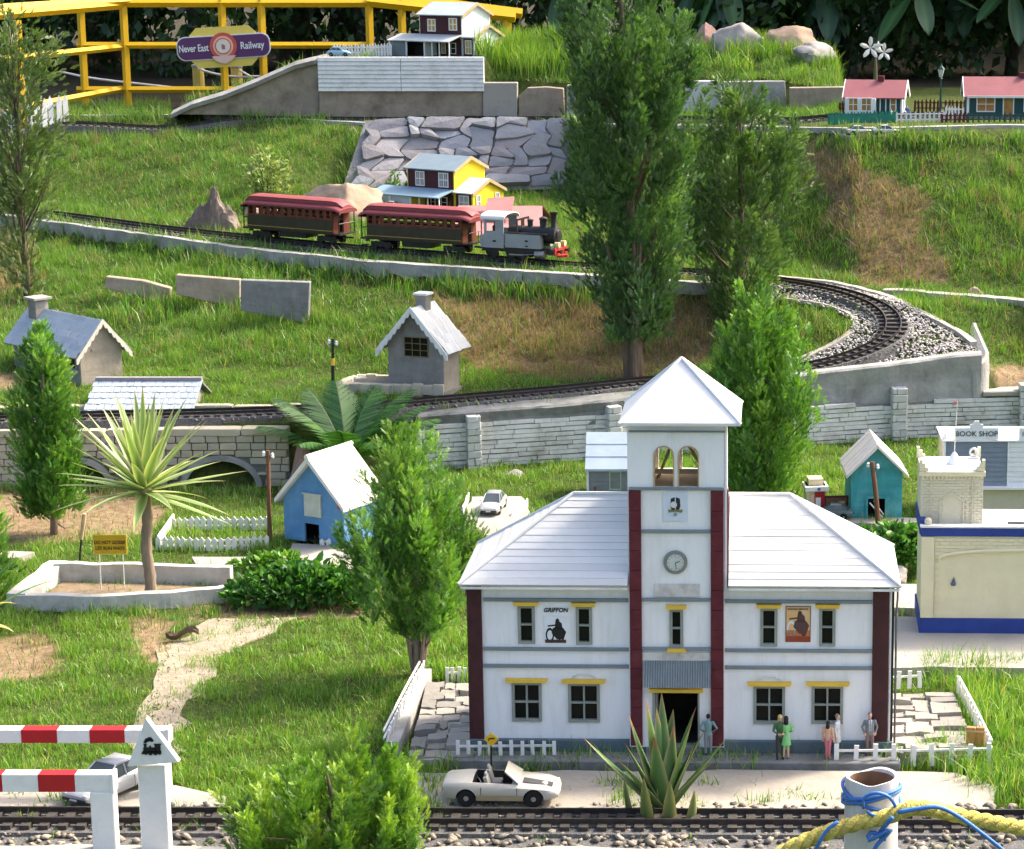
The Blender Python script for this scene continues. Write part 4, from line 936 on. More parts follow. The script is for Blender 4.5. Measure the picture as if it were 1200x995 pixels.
# --- low slate-roofed shed behind the viaduct
Fs = Fr(98, 489, 0); t = Fs.thing('slate_shed', 'low shed with a wide blue slate roof behind the yucca leaves', 'shed')
a, b = Fs.f(97, 478)[0], Fs.f(226, 478)[0]; w = b - a
eZ = .004; rows_, cols_ = 6, 15; D2 = .15; rZ = at(150, 446, Fs.o.y + D2).z - Fs.o.z
obj('wall', MB().box(a + .02, b - .02, .02, D2 * 2 - .02, -.03, eZ), M['cement_grey'], t)
obj('gable_wall', MB().prism([(.02, eZ), (D2 * 2 - .02, eZ), (D2, rZ - .012)], 'x', a + .02, a + .026), M['cement_grey'], t); obj('gable_wall', MB().prism([(.02, eZ), (D2 * 2 - .02, eZ), (D2, rZ - .012)], 'x', b - .026, b - .02), M['cement_grey'], t)
for s in (0, 1): obj('roof_deck', MB().prism([(0 if not s else 2 * D2, eZ), (D2, rZ), (D2, rZ - .005), (0 if not s else 2 * D2, eZ - .005)], 'x', a - .002, b - .006), M['concrete_dark'], t)
ang = math.atan2(rZ - eZ, D2); L = math.hypot(D2, rZ - eZ); tw = w / cols_
for i in range(rows_):
    f = (i + .35) / rows_
    for j in range(cols_ + i % 2):
        xc = a + (j + .5 - .5 * (i % 2)) * tw; u, v = max(xc - tw / 2, a - .004), min(xc + tw / 2, b - .002)
        if v - u < tw * .3: continue
        inst('roof_tile', random.choice(SLATES), t, ((u + v) / 2, D2 * f, eZ + (rZ - eZ) * f + .003), (ang - .06 + random.uniform(-.03, .03), random.uniform(-.02, .02), random.uniform(-.02, .02)), (v - u - .001, L / rows_ * 1.25, .0024))
obj('ridge_stone', MB().box(a, b - .005, D2 - .008, D2 + .008, rZ + .001, rZ + .010), M['slate'], t)

# --- grey cement hut with white scalloped roof
H2 = Fr(456, 457, -20); t = H2.thing('cement_hut', 'grey cement hut with white scalloped roof and chimney beside the dry bank', 'hut')
w2 = H2.f(520, 440)[0]; e2 = H2.f(456, 398)[1]; r2 = H2.f(488, 362)[1]; l2 = .10
gable_walls(t, w2, l2, e2, r2, M['cement_grey'], M['cement_tan'])
tile_roof(t, w2, l2, e2, r2, WTILES, 'white_tile', oh=.024, ohf=.022, rows=6, cols=7, lift=.004)
scallop_board(t, w2, e2 - .002, r2 + .006, -.024, .026, M['white_worn'], n=8, h=.02)
obj('chimney', MB().box(w2 / 2 - .016, w2 / 2 + .016, .04, .072, r2 - .02, r2 + .032), M['cement_grey'], t); obj('chimney_cap', MB().box(w2 / 2 - .022, w2 / 2 + .022, .034, .078, r2 + .0325, r2 + .039), M['white_worn'], t, bevel=.001)
a, b, c, d = H2.box(474, 395, 502, 418); small_window(t, a, b, c, d, mat('brass', (.22, .16, .05), .5, .2), M['pane'], 3, 3, fr=.002, bar=.0009)
obj('plinth', MB().box(-.006, w2 + .006, -.008, l2, -.03, .006), M['cement_grey'], t)
# its walled yard
Fy = Fr(398, 458, -4); t = Fy.thing('yard_wall', 'low rough stone yard wall left of the cement hut', 'wall')
w = Fy.f(456, 458)[0]
for (p0, p1) in (((0, 0), (w + .16, -.012)), ((0, 0), (.02, .13)), ((.02, .13), (w, .12))):
    p0, p1 = Vector((*p0, 0)), Vector((*p1, 0)); n = max(2, int((p1 - p0).length / .03)); ang = math.atan2(p1.y - p0.y, p1.x - p0.x)
    for k in range(n): inst('stone_block', random.choice(BLOCKS), t, p0.lerp(p1, (k + .5) / n) + Vector((0, 0, .008)), (0, 0, ang + random.uniform(-.06, .06)), ((p1 - p0).length / n, .022, random.uniform(.026, .036)))
obj('yard_floor', MB().box(.01, w + .02, .01, .12, -.02, .004), M['concrete'], t)
inst('boulder', random.choice(BLOCKS), t, (.05, .05, .016), (0, 0, .4), (.035, .03, .03))

# --- blue pet house
mat('blue_paint', (.10, .26, .50), .8, .12, 30, .3, 80, dirt=(.18, .34, .54), dirt_scale=26, dirt_amt=.7)
mat('teal_paint', (.05, .30, .34), .8, .25, 26, .3, 80, dirt=(.16, .42, .46), dirt_scale=18, dirt_amt=.8)
mat('white_plank', (.78, .74, .70), .8, .06, 40, .3, 80, dirt=(.52, .46, .40), dirt_scale=20, dirt_amt=.5, stretch=(1, 1, 1))
H3 = Fr(334, 631, -28, z=.012); t = H3.thing('kennel', 'small bright blue kennel with white boarded roof beside the thuja', 'kennel')
w3 = H3.f(403, 610)[0]; e3 = H3.f(334, 582)[1]; r3 = H3.f(369, 542)[1]; l3 = .14
mb = MB(); da, db, dc, dd = H3.box(357, 614, 374, 632); obj('gable_wall', MB().wall(0, w3, 0, e3, 0, .006, [(da, db, 0, dd)]).prism([(0, e3), (w3, e3), (w3 / 2, r3)], 'y', 0, .006), M['blue_paint'], t)
obj('gable_wall', MB().prism([(0, 0), (w3, 0), (w3, e3), (w3 / 2, r3), (0, e3)], 'y', l3 - .006, l3), M['blue_paint'], t)
for xx in (0, w3 - .006): obj('side_wall', MB().box(xx, xx + .006, .0062, l3 - .0062, 0, e3), M['blue_paint'], t)
obj('floor', MB().box(.006, w3 - .006, .006, l3 - .006, .001, .004).box(.006, w3 - .006, .07, .074, .004, e3), M['inside'], t)  # second box: upright near-black sheet, painted shade behind the kennel door
def plank_roof(t, w, l, eave, ridge, material, oh=.014, ohf=.02, n=6, thick=.012, y0=0.0):
    k = (ridge - eave) / (w / 2); cx = w / 2; L = l + 2 * ohf
    for s in (-1, 1):
        e = (cx + s * (w / 2 + oh), eave - k * oh); r = (cx + s * .0003, ridge)
        for i in range(n):
            a = y0 - ohf + L * i / n; j = random.uniform(-.001, .001)
            obj('roof_plank', MB().prism([(e[0], e[1] + j), (r[0], r[1] + j), (r[0], r[1] + thick * 1.3 + j), (e[0], e[1] + thick + j)], 'y', a + .0006, a + L / n - .0006), material, t, bevel=.0012)
plank_roof(t, w3, l3, e3, r3, M['white_plank'], n=5)
obj('ridge_cap', MB().tube([(w3 / 2, -.022, r3 + .016), (w3 / 2, l3 + .02, r3 + .016)], .006, 8), M['white_plank'], t)
a, b, c, d = H3.box(358, 580, 377, 605); obj('notice_board', MB().box(a, b, -.006, -.0004, c, d), mat('board_grey', (.50, .52, .46), .8, .15, 30), t); obj('board_rail', MB().box(a - .004, b + .004, -.008, -.0004, d + .0005, d + .004), M['board_grey'], t)
obj('red_peg', MB().cyl((w3 - .004, -.0003, e3 - .004), (w3 - .004, -.012, e3 - .004), .006, .006, 8), mat('red', (.45, .025, .02), .5, .15, 30), t)

# --- teal kennel
H4 = Fr(997, 608, 3, z=.012); t = H4.thing('kennel', 'weathered teal kennel with pinkish white boarded roof behind the leaning pole', 'kennel')
w4 = H4.f(1057, 590)[0]; e4 = H4.f(997, 553)[1]; r4 = H4.f(1028, 524)[1]; l4 = .15
da, db, dc, dd = H4.box(1017, 584, 1037, 607); obj('gable_wall', MB().wall(0, w4, 0, e4, 0, .006, [(da, db, 0, dd)]).prism([(0, e4), (w4, e4), (w4 / 2, r4)], 'y', 0, .006), M['teal_paint'], t)
obj('gable_wall', MB().prism([(0, 0), (w4, 0), (w4, e4), (w4 / 2, r4), (0, e4)], 'y', l4 - .006, l4), M['teal_paint'], t)
for xx in (0, w4 - .006): obj('side_wall', MB().box(xx, xx + .006, .0062, l4 - .0062, 0, e4), M['teal_paint'], t)
obj('floor', MB().box(.006, w4 - .006, .006, l4 - .006, .001, .004).box(.006, w4 - .006, .06, .064, .004, e4), M['inside'], t)  # floor plus an upright near-black sheet that paints the doorway's shade
plank_roof(t, w4, l4, e4, r4, mat('pink_plank', (.74, .66, .62), .8, .06, 40, .3, 80, dirt=(.5, .42, .38), dirt_scale=20, dirt_amt=.5), n=6, thick=.008)
obj('door_frame', MB().wall(da - .006, db + .006, 0, dd + .006, -.004, -.0005, [(da, db, -.001, dd)]), M['teal_paint'], t)
obj('door_stick', MB().tube([(da + .004, -.006, dd - .01), (db - .006, -.008, .004)], .002, 5).tube([(da + .014, -.006, dd - .005), (db - .004, -.008, .012)], .0016, 5), M['white_worn'], t)

# --- grey hut behind the tower
H5 = Fr(689, 582, 0, z=.01); t = H5.thing('grey_hut', 'small grey brick hut with pale blue roof behind the left side of the tower', 'hut')
w5 = H5.f(765, 560)[0]; e5 = H5.f(700, 546)[1]; mat('hut_grey', (.24, .25, .26), .85, .12, 40, .3, 90)
obj('front_wall', MB().box(0, w5, 0, .006, 0, e5), M['hut_grey'], t); obj('rear_wall', MB().box(0, w5, .134, .14, 0, e5), M['hut_grey'], t)
obj('gable_wall', MB().prism([(.0062, 0), (.1338, 0), (.1338, e5), (.07, e5 + .07), (.0062, e5)], 'x', 0, .006), M['hut_grey'], t); obj('gable_wall', MB().prism([(.0062, 0), (.1338, 0), (.1338, e5), (.07, e5 + .07), (.0062, e5)], 'x', w5 - .006, w5), M['hut_grey'], t)
mb = MB()
for k in range(8):
    for j in range(6): mb.box(.001 + j * w5 / 6 + .006 * (k % 2), .001 + (j + 1) * w5 / 6 - .001 - .004 * (k % 2 == 0), -.0014, -.0002, k * e5 / 8 + .0007, (k + 1) * e5 / 8 - .0007)
obj('brick_facing', mb, M['hut_grey'], t, kind='stuff')
for s in (0, 1):
    for i in range(3):
        f0, f1 = i / 3, (i + 1) / 3; ya, yb = -.012 + .082 * f0, -.012 + .082 * f1; za, zb = e5 - .012 + .084 * f0, e5 - .012 + .084 * f1
        if s: ya, yb = .14 - ya, .14 - yb
        obj('roof_board', MB().prism([(ya, za), (yb, zb), (yb, zb + .004), (ya, za + .006)], 'x', -.006, w5 + .006), mat('roof_blue', (.42, .50, .58), .5, .12, 14), t)
obj('corner_trim', MB().box(-.003, .003, -.004, -.0003, 0, e5), M['white_worn'], t)
a, b, c, d = H5.box(714, 552, 728, 574); small_window(t, a, b, c, d, mat('pale_green', (.45, .52, .40), .7, .1), mat('dull_pane', (.20, .22, .17), .3, .2), 1, 1)
obj('tap_post', MB().cyl((.02, -.014, 0), (.02, -.014, .03), .003, .003, 8), M['wood_brown'], t)

# --- model houses with a garage wing (one on the upper terrace, one by the train)
mat('clap_maroon', (.075, .022, .025), .7, .18, 30, .2, 60, stretch=(40, 40, 2)); mat('roof_slateblue', (.20, .26, .30), .6, .1, 20, .1); mat('house_yellow', (.80, .60, .03), .6, .05, 20); mat('house_pale', (.62, .68, .64), .6, .06, 20)
mat('door_grey', (.17, .21, .22), .6, .12, 20); mat('door_paleblue', (.46, .56, .64), .6, .06, 20); mat('pane_yellow', (.60, .42, .12), .4, .15); mat('pane_pale', (.42, .43, .40), .3, .2); mat('roof_blue2', (.22, .33, .40), .6, .08, 20); mat('roof_creamy', (.76, .74, .66), .6, .06, 20)
def farmhouse(label, corner, d, theta, P, mg, mroof, mroof2, mroof3, mdoor, mpane, group):
    F1 = Fr(*corner, theta, d=d); t = F1.thing('model_house', label, 'house', group); S1 = Fr(*corner, theta - 90, d=d)
    w = F1.f(P['gable_r'], corner[1] - 5)[0]; l = -S1.f(P['front_l'], corner[1] - 20)[0]; e = F1.f(corner[0], P['eave'])[1]; r = e + w * .22
    gable_walls(t, w, l, e, r, mg, M['clap_maroon']); gable_roof(t, w, l, e, r, mroof, oh=.010, ohf=.008, edge=M['tan_wood'])
    # battens on the maroon front: real strips
    mb = MB(); n = 22
    for i in range(n): u = -l + l * (i + .5) / n; mb.box(u - .0012, u + .0012, -.0012, -.0001, 0, e - .002)
    side(obj('battens', mb, M['clap_maroon'], t))
    for a, b, c, d_ in P['wins']:
        u0, z1 = S1.f(a, b); u1, z0 = S1.f(c, d_); small_window(t, u0, u1, z0, z1, M['white_paint'], mpane, 2, 2, sided=True, fr=.0035, bar=.0016)
    # annex in front of the gable
    SA = Fr(P['annex'][0], P['annex'][1], theta - 90, d=d); la = P['annex_len']; ae, ar_ = e * .47, e * .47 + w * .22
    gable_walls(t, w, la, ae, ar_, mg, M['clap_maroon'], y0=-la); gable_roof(t, w, la - .007, ae, ar_, mroof3, oh=.010, ohf=.006, y0=-la, edge=M['tan_wood'])
    small_window(t, .10 * w, .24 * w, ae * .18, ae * .85, M['white_paint'], mpane, 1, 2, yf=-la, fr=.003); small_window(t, .72 * w, .86 * w, ae * .18, ae * .85, M['white_paint'], mpane, 1, 2, yf=-la, fr=.003)
    o = small_window(t, .25 * la, .80 * la, ae * .12, ae * .85, M['white_paint'], mpane, 2, 2, fr=.0035, sided=True)
    # garage wing and porch along the front
    gl = P['wing_len']; gd = .085; gz = e * .50; gz2 = e * .36
    obj('wing_roof', MB().prism([(-gd - .012, gz2), (-.001, gz), (-.001, gz + .004), (-gd - .012, gz2 + .004)], 'y', .0, gl + .006), mroof2, t)
    obj('wing_wall', MB().box(-gd, -.001, gl - .004, gl, 0, gz2 + .002), mg, t); obj('wing_wall', MB().box(-gd, -.001, gl * .42, gl * .42 + .004, 0, gz2 + .002), mg, t); obj('wing_rear', MB().box(.0, .004, l + .001, gl - .0045, 0, gz - .002), M['clap_maroon'], t)
    u = [-gl, -gl * .72, -gl * .42]
    o = obj('garage_door', MB().box(u[0] + .006, u[1] - .003, 0, .004, 0, gz2 - .002), mdoor, t); side(o); o.location = (-gd, 0, 0)
    if P['open']:
        o = obj('garage_dark_sheet', MB().box(u[1] + .003, u[2] - .003, .05, .054, 0, gz2 - .002), M['inside'], t); side(o); o.location = (-gd, 0, 0)  # upright near-black sheet, the open garage's shade put into its colour
    else:
        o = obj('garage_door', MB().box(u[1] + .003, u[2] - .003, 0, .004, 0, gz2 - .002), mdoor, t); side(o); o.location = (-gd, 0, 0)
    for k in u:
        o = obj('door_frame', MB().box(k - .003, k + .003, -.002, .003, 0, gz2), M['white_paint'], t); side(o); o.location = (-gd, 0, 0)
    for k in (.30, .18, .02): o = obj('porch_post', MB().box(-k * gl - .002, -k * gl + .002, 0, .004, 0, gz2 + .001), M['white_paint'], t); side(o); o.location = (-gd, 0, 0)
    small_window(t, -.34 * gl, -.27 * gl, .008, gz2 * .9, M['white_paint'], M['pane_yellow'] if P['open'] else M['pane'], 1, 2, sided=True, fr=.003); small_window(t, -.19 * gl, -.10 * gl, .008, gz2 * .9, M['white_paint'], M['pane'], 1, 2, sided=True, fr=.003)
    return F1, t
kz = lambda px, py: gp(px, py).y
FK, tk = farmhouse('model house with bright yellow gables and maroon front behind the train', (533, 247), kz(533, 247), 58, dict(gable_r=569, front_l=478, eave=200, wins=[(487, 200, 498, 218), (514, 202, 526, 220)], annex=(552, 244), annex_len=.085, wing_len=.33, open=False), M['house_yellow'], M['roof_slateblue'], M['roof_blue2'], M['roof_creamy'], M['door_paleblue'], M['pane_pale'], 'two-storey houses with garage wings')
FL, tl_ = farmhouse('model house with pale green gables and maroon front on the upper terrace', (542, 66), 9.93, 60, dict(gable_r=575, front_l=492, eave=18, wins=[(501, 22, 511, 37), (526, 21, 536, 36)], annex=(559, 63), annex_len=.06, wing_len=.31, open=True), M['house_pale'], mat('roof_grey', (.42, .46, .46), .6, .08, 20), M['roof_grey'], M['roof_grey'], M['door_grey'], M['pane_yellow'], 'two-storey houses with garage wings')

# --- low pink-brown roof beside the yellow house
mat('pink_roof', (.36, .17, .16), .8, .14, 16, .2, 60)
Fp = Fr(576, 276, -2, d=8.03); t = Fp.thing('long_shed', 'long low shed with dull pink roof behind the locomotive', 'shed')
a, b = Fp.f(524, 270)[0], Fp.f(636, 270)[0]; Fp.o.z = tz(Fp.o.x, 8.03); t.location = Fp.o
rp_ = at(590, 241, 8.30); rh = rp_.z - Fp.o.z
mb = MB().add([(a, 0, .03), (b, 0, .03), (b - .03, .27, rh), (a + .0, .27, rh), (a, 0, .024), (b, 0, .024), (b - .03, .27, rh - .006), (a, .27, rh - .006)], [(0, 1, 2, 3), (4, 5, 6, 7), (0, 1, 5, 4), (1, 2, 6, 5), (2, 3, 7, 6), (3, 0, 4, 7)])
obj('roof_panel', mb, M['pink_roof'], t)
obj('roof_panel', MB().add([(a, .4, .03), (b, .4, .03), (b - .03, .272, rh), (a, .272, rh), (a, .4, .024), (b, .4, .024), (b - .03, .272, rh - .006), (a, .272, rh - .006)], [(0, 1, 2, 3), (4, 5, 6, 7), (0, 1, 5, 4)]), M['pink_roof'], t)
obj('wall', MB().box(a + .02, b - .035, .02, .38, -.02, .028), M['clap_maroon'], t)
xa, xb = Fp.f(563, 245)[0], Fp.f(594, 245)[0]
obj('dormer', MB().add([(xa, .12, .075), (xb, .12, .085), (xb - .004, .24, rh + .036), (xa - .008, .24, rh + .03), (xa, .12, .068), (xb, .12, .078), (xb - .004, .24, rh + .03), (xa - .008, .24, rh + .024)], [(0, 1, 2, 3), (4, 5, 6, 7), (0, 1, 5, 4), (1, 2, 6, 5), (2, 3, 7, 6), (3, 0, 4, 7)]), M['pink_roof'], t)

# --- cottages with red roofs, upper right
mat('cottage_red', (.26, .085, .095), .7, .1, 20, .15, 60); mat('cottage_green', (.02, .075, .075), .7, .2, 30, .2, 60, stretch=(40, 40, 2)); mat('fence_green', (.03, .22, .15), .7, .15, 30); mat('fence_brown', (.11, .025, .02), .7, .2, 30); mat('pane_orange', (.38, .19, .05), .35, .3, 30)
def cottage(label, pix, d, theta, l, w, e, r, kind):
    Fc = Fr(*pix, theta, d=d); Fc.o.z = tz(Fc.o.x, Fc.o.y) + .002; t = thing('red_roof_cottage', label, 'house', Fc.o, Fc.r, 'red-roofed cottages')
    gable_walls(t, w, l, e, r, M['white_paint'] if kind == 0 else M['cottage_green'], M['cottage_green']); gable_roof(t, w, l, e, r, M['cottage_red'], oh=.018, ohf=.010, edge=M['white_paint'])
    obj('chimney', MB().box(w / 2 - .010, w / 2 + .010, l * .36, l * .36 + .022, r - .01, r + .020), M['maroon'], t)
    def sw(u0, u1, z0, z1, pane, cols=2, rows=2, name='window'): return small_window(t, -l * (1 - u0), -l * (1 - u1), z0, z1, M['white_paint'], pane, cols, rows, sided=True, fr=.004, name=name)
    if kind == 0:
        side(obj('front_bay', MB().box(-l, -l * .46, -.03, -.0004, 0, e - .008), M['white_paint'], t))
        for u0, u1 in ((.05, .24), (.28, .48)):
            o = sw(u0, u1, e * .28, e * .92, M['pane_orange']); o.location = (-.03, 0, 0)
        o = sw(.60, .72, .002, e * .92, M['cottage_green'], 1, 1, 'door'); sw(.78, .90, e * .25, e * .94, M['pane_orange'], 1, 2)
        small_window(t, w * .12, w * .30, e * .2, e * 1.0, M['white_paint'], M['cottage_green'], 1, 1, fr=.003); small_window(t, w * .62, w * .80, e * .2, e * 1.0, M['white_paint'], M['cottage_green'], 1, 1, fr=.003)
    else:
        sw(.10, .30, e * .25, e * .92, M['pane_orange']); o = sw(.38, .50, .002, e * .9, M['pane_orange'], 1, 1, 'door'); sw(.60, .68, e * .25, e * .9, M['pane'], 1, 1); sw(.76, .96, e * .25, e * .92, M['pane_orange'])
        side(obj('corner_trim', MB().box(-l - .001, -l + .008, -.003, -.0003, 0, e), M['white_paint'], t)); side(obj('eave_board', MB().box(-l, 0, -.02, -.017, e - .012, e - .004), M['white_worn'], t))
    return Fc, t
cottage('cottage with pinkish red roof and white front bay behind the green fence', (1057, 134), 8.72, 80, .205, .14, .078, .125, 0)
cottage('dark green cottage with pinkish red roof at the right edge of the terrace', (1243, 146), 8.66, 88, .34, .15, .085, .138, 1)

# --- cream and blue building on the right
mat('cream', (.68, .62, .43), .8, .05, 30, .15, 70, dirt=(.52, .44, .28), dirt_scale=10, dirt_amt=.35); mat('royal_blue', (.018, .045, .24), .6, .15, 30); mat('flat_roof', (.62, .64, .68), .7, .08, 14)
Fb = Fr(1079, 741, -1.5, z=.022); t = Fb.thing('cream_hall', 'cream brick hall with royal blue bands and arched panel at the right edge', 'building')
wB = .42; hB = Fb.f(1100, 627)[1]; dB = .185; xa = Fb.f(1094, 680)[0]
obj('front_wall', MB().box(0, wB, 0, .01, 0, hB), M['cream'], t); obj('side_wall', MB().box(0, .01, .0102, dB, 0, hB), M['cream'], t); obj('side_wall', MB().box(wB - .01, wB, .0102, dB, 0, hB), M['cream'], t); obj('rear_wall', MB().box(.0102, wB - .0102, dB - .01, dB, 0, hB), M['cream'], t)
obj('blue_plinth', MB().box(-.002, wB + .002, -.004, -.0003, 0, Fb.f(1100, 724)[1]), M['royal_blue'], t); obj('blue_plinth', MB().box(-.004, -.0003, -.004, dB, 0, Fb.f(1100, 724)[1]), M['royal_blue'], t)
z0, z1 = Fb.f(1100, 628)[1], Fb.f(1100, 618)[1]
obj('blue_parapet', MB().box(-.004, wB + .004, -.005, .012, z0, z1), M['royal_blue'], t, bevel=.001); obj('blue_parapet', MB().box(-.005, .008, .0122, dB, z0, z1 + .012), M['royal_blue'], t)
obj('white_coping', MB().box(-.005, wB + .005, -.006, .014, z1 + .0003, z1 + .004), M['white_worn'], t)
obj('flat_roof', MB().box(.0085, wB - .008, .0125, dB - .001, z0 - .004, z1 - .006), M['flat_roof'], t)
obj('pilaster', MB().box(-.002, xa, -.007, -.0004, Fb.f(1100, 723)[1], z0 - .001), M['cream'], t)
# recessed arch: brick frame proud of the wall, courses as real strips
mb = MB(); ch = .0075; zpl = Fb.f(1100, 723)[1]; acx = (xa + wB - .02) / 2; aw = (wB - xa) / 2 - .02; az0 = Fb.f(1100, 654)[1]; ah = Fb.f(1150, 644)[1] - az0
k = 0
while zpl + (k + 1) * ch < z0:
    zz = zpl + k * ch; x = xa + .001 - (.011 if k % 2 else 0)
    while x < wB:
        u0, u1 = max(x, xa + .001), min(x + .0205, wB); x += .022; cxx = (u0 + u1) / 2; uu = (cxx - acx) / aw
        top = az0 + ah * math.sqrt(max(0, 1 - uu * uu)) if abs(uu) < 1 else 0
        if u1 - u0 > .003 and (abs(uu) >= 1 or zz > top): mb.box(u0, u1, -.0020, -.0003, zz + .0003, zz + ch - .0003)
    k += 1
obj('brick_facing', mb, M['cream'], t, kind='stuff')
rim = [(acx + aw * math.cos(PI * k / 24), -.0035, az0 + ah * math.sin(PI * k / 24)) for k in range(25)]; obj('arch_rim', MB().tube(rim, .0044, 6), M['cream'], t)
cx, cz = Fb.f(1117, 681); obj('ship_badge', MB().prism([(cx - .006, cz - .004), (cx + .006, cz - .004), (cx + .004, cz - .010), (cx - .004, cz - .010)], 'y', -.003, -.0015).prism([(cx - .004, cz - .003), (cx + .005, cz - .003), (cx + .001, cz + .010)], 'y', -.003, -.0015), mat('badge_blue', (.10, .12, .22), .6), t)
# upper block
y1_ = .045; a, b = Fb.f(1079, 580, y1_)[0], Fb.f(1152, 580, y1_)[0]; zb_, zt_ = z1 - .006, Fb.f(1110, 552, y1_)[1]; db_ = .13
ub = obj('upper_block', MB().box(a, b, y1_, y1_ + db_, zb_, zt_), mat('cream_darker', (.60, .56, .42), .8, .06, 30, .15, 70), t)  # upper block in a slightly darker cream
mb = MB(); k = 0; pw = b - a; pcx = (a + b) / 2; pz = Fb.f(1110, 606, y1_)[1]; ptop = Fb.f(1115, 577, y1_)[1]; psh = Fb.f(1105, 586, y1_)[1]; phw = Fb.f(1129, 590, y1_)[0] - pcx
while zb_ + (k + 1) * .006 < zt_ - .008:
    zz = zb_ + k * .006; x = a - (.008 if k % 2 else 0)
    while x < b:
        u0, u1 = max(x, a), min(x + .0148, b); x += .016; cxx = (u0 + u1) / 2; lim = psh + (ptop - psh) * (1 - abs(cxx - pcx) / phw) if abs(cxx - pcx) < phw else 0
        if u1 - u0 > .002 and zz > lim: mb.box(u0, u1, y1_ - .0016, y1_ - .0003, zz + .0003, zz + .0057)
    k += 1
obj('brick_facing', mb, M['cream_darker'], ub, kind='stuff')
obj('pointed_arch', MB().tube([(pcx - phw, y1_ - .003, zb_), (pcx - phw, y1_ - .003, psh), (pcx, y1_ - .003, ptop), (pcx + phw, y1_ - .003, psh), (pcx + phw, y1_ - .003, zb_)], .0018, 5), M['cream_darker'], ub)
for xx in (a + .022, b - .022): obj('pilaster', MB().box(xx - .0012, xx + .0012, y1_ - .0045, y1_ - .0003, zb_, zt_ - .012), M['cream_darker'], ub)
obj('cornice', MB().box(a - .004, b + .004, y1_ - .007, y1_ + .008, zt_ - .010, zt_ - .0005), M['cream'], ub); mb = MB()
for k in range(16): x = a + (b - a) * (k + .5) / 16; mb.box(x - .0018, x + .0018, y1_ - .0062, y1_ - .0003, zt_ - .015, zt_ - .0102)
obj('dentils', mb, M['cream'], ub)
obj('roof', MB().box(a, b, y1_ + .0085, y1_ + db_, zt_, zt_ + .002), M['flat_roof'], ub)
for xx, sg in ((a - .003, 1), (b + .003, -1)):
    for yy in (y1_ - .004, y1_ + db_ - .012):
        mb = MB()
        for k in range(3): mb.box(min(xx, xx + sg * (.018 - .006 * k)), max(xx, xx + sg * (.018 - .006 * k)), yy, yy + .014, zt_ + .0005 + k * .008, zt_ + .0083 + k * .008)
        obj('merlon', mb, M['cream'], ub)
dx = Fb.f(1118, 550, y1_ + .06)[0]
obj('flag_base', MB().lathe([(.016, 0), (.013, .006), (.010, .014), (.004, .024), (.001, .026)], 8, (dx, y1_ + .06, zt_ + .0022)), M['white_paint'], ub)
ft = Fb.f(1120, 470, y1_ + .06)[1]; fp = obj('flag_pole', MB().cyl((dx, y1_ + .06, zt_ + .027), (dx + .004, y1_ + .06, ft), .0013, .0008, 6), M['white_worn'], ub)
obj('flag', MB().box(dx - .004, dx + .003, y1_ + .0595, y1_ + .0605, ft - .008, ft - .001), mat('flag_red', (.45, .12, .14), .7), ub)
rx_ = Fb.f(1142, 525, y1_ + .10)[0]; n = 20; ring = [(rx_ + .0085 * math.cos(2 * PI * k / n), y1_ + .11, zt_ + .016 + .0085 * math.sin(2 * PI * k / n)) for k in range(n + 1)]
obj('ring_finial', MB().tube(ring, .0026, 6).box(rx_ - .010, rx_ + .010, y1_ + .104, y1_ + .116, zt_ + .0022, zt_ + .006), M['white_worn'], ub)
obj('corner_ornament', MB().ball((.012, .01, z1 + .010), (.008, .008, .009), 10, 6), M['cream'], t)
xx = Fb.f(1190, 608, .05)[0]; obj('roof_slot', MB().box(xx - .015, xx + .02, .055, .068, z1 - .0056, z1 - .004), M['black'], t)

# --- book shop
Fk = Fr(1105, 600, 0, z=.012); t = Fk.thing('book_shop', 'grey and white book shop with lettered sign board behind the cream hall', 'shop')
zt_ = Fk.f(1140, 517)[1]; x1_ = Fk.f(1182, 540)[0]; x2_ = .42; mat('shop_grey', (.20, .235, .29), .7, .08, 30, .1); mat('shop_white', (.74, .75, .76), .7, .05, 30)
mb = MB().box(0, x2_, .002, .16, 0, zt_); obj('walls', mb, mat('shop_base', (.66, .60, .42), .8, .06, 30), t)
def lap(name, a, b, z0, z1, m_, n):
    mb = MB()
    for k in range(n): zz = z0 + (z1 - z0) * k / n; mb.prism([(-.004, zz), (.0016, zz), (.0016, zz + (z1 - z0) / n - .0004), (-.0022, zz + (z1 - z0) / n - .0004)], 'x', a, b)
    obj(name, mb, m_, t)
zs = Fk.f(1140, 569)[1]
lap('grey_boarding', .004, x1_ - .004, zs, zt_ - .002, M['shop_grey'], 9); lap('white_boarding', x1_, x2_, zs, zt_ - .002, M['shop_white'], 9)
obj('corner_board', MB().box(x1_ - .0038, x1_ - .0002, -.006, .0015, zs, zt_), M['white_paint'], t); obj('corner_board', MB().box(-.002, .0036, -.006, .0015, zs, zt_), M['white_paint'], t)
obj('ledge', MB().box(-.003, x2_, -.022, -.0002, zs - .006, zs - .0005), M['white_paint'], t); obj('cornice', MB().box(-.006, x2_, -.009, .162, zt_ + .0003, zt_ + .004), M['white_paint'], t)
a, b, c, d = Fk.box(1118, 501, 1170, 516.5); sg = obj('sign_board', MB().box(a, b, -.006, -.002, zt_ + .0045, d), M['shop_white'], t)
mx_ = (a + b) / 2; hw_ = (b - a) * .15; obj('sign_crest', MB().prism([(mx_ - hw_, d + .0003), (mx_ + hw_, d + .0003), (mx_ + hw_, d + .008), (mx_ + hw_ * .6, d + .010), (mx_ + hw_ * .3, d + .018), (mx_ - hw_ * .3, d + .018), (mx_ - hw_ * .6, d + .010), (mx_ - hw_, d + .008)], 'y', -.006, -.002), M['shop_white'], t)
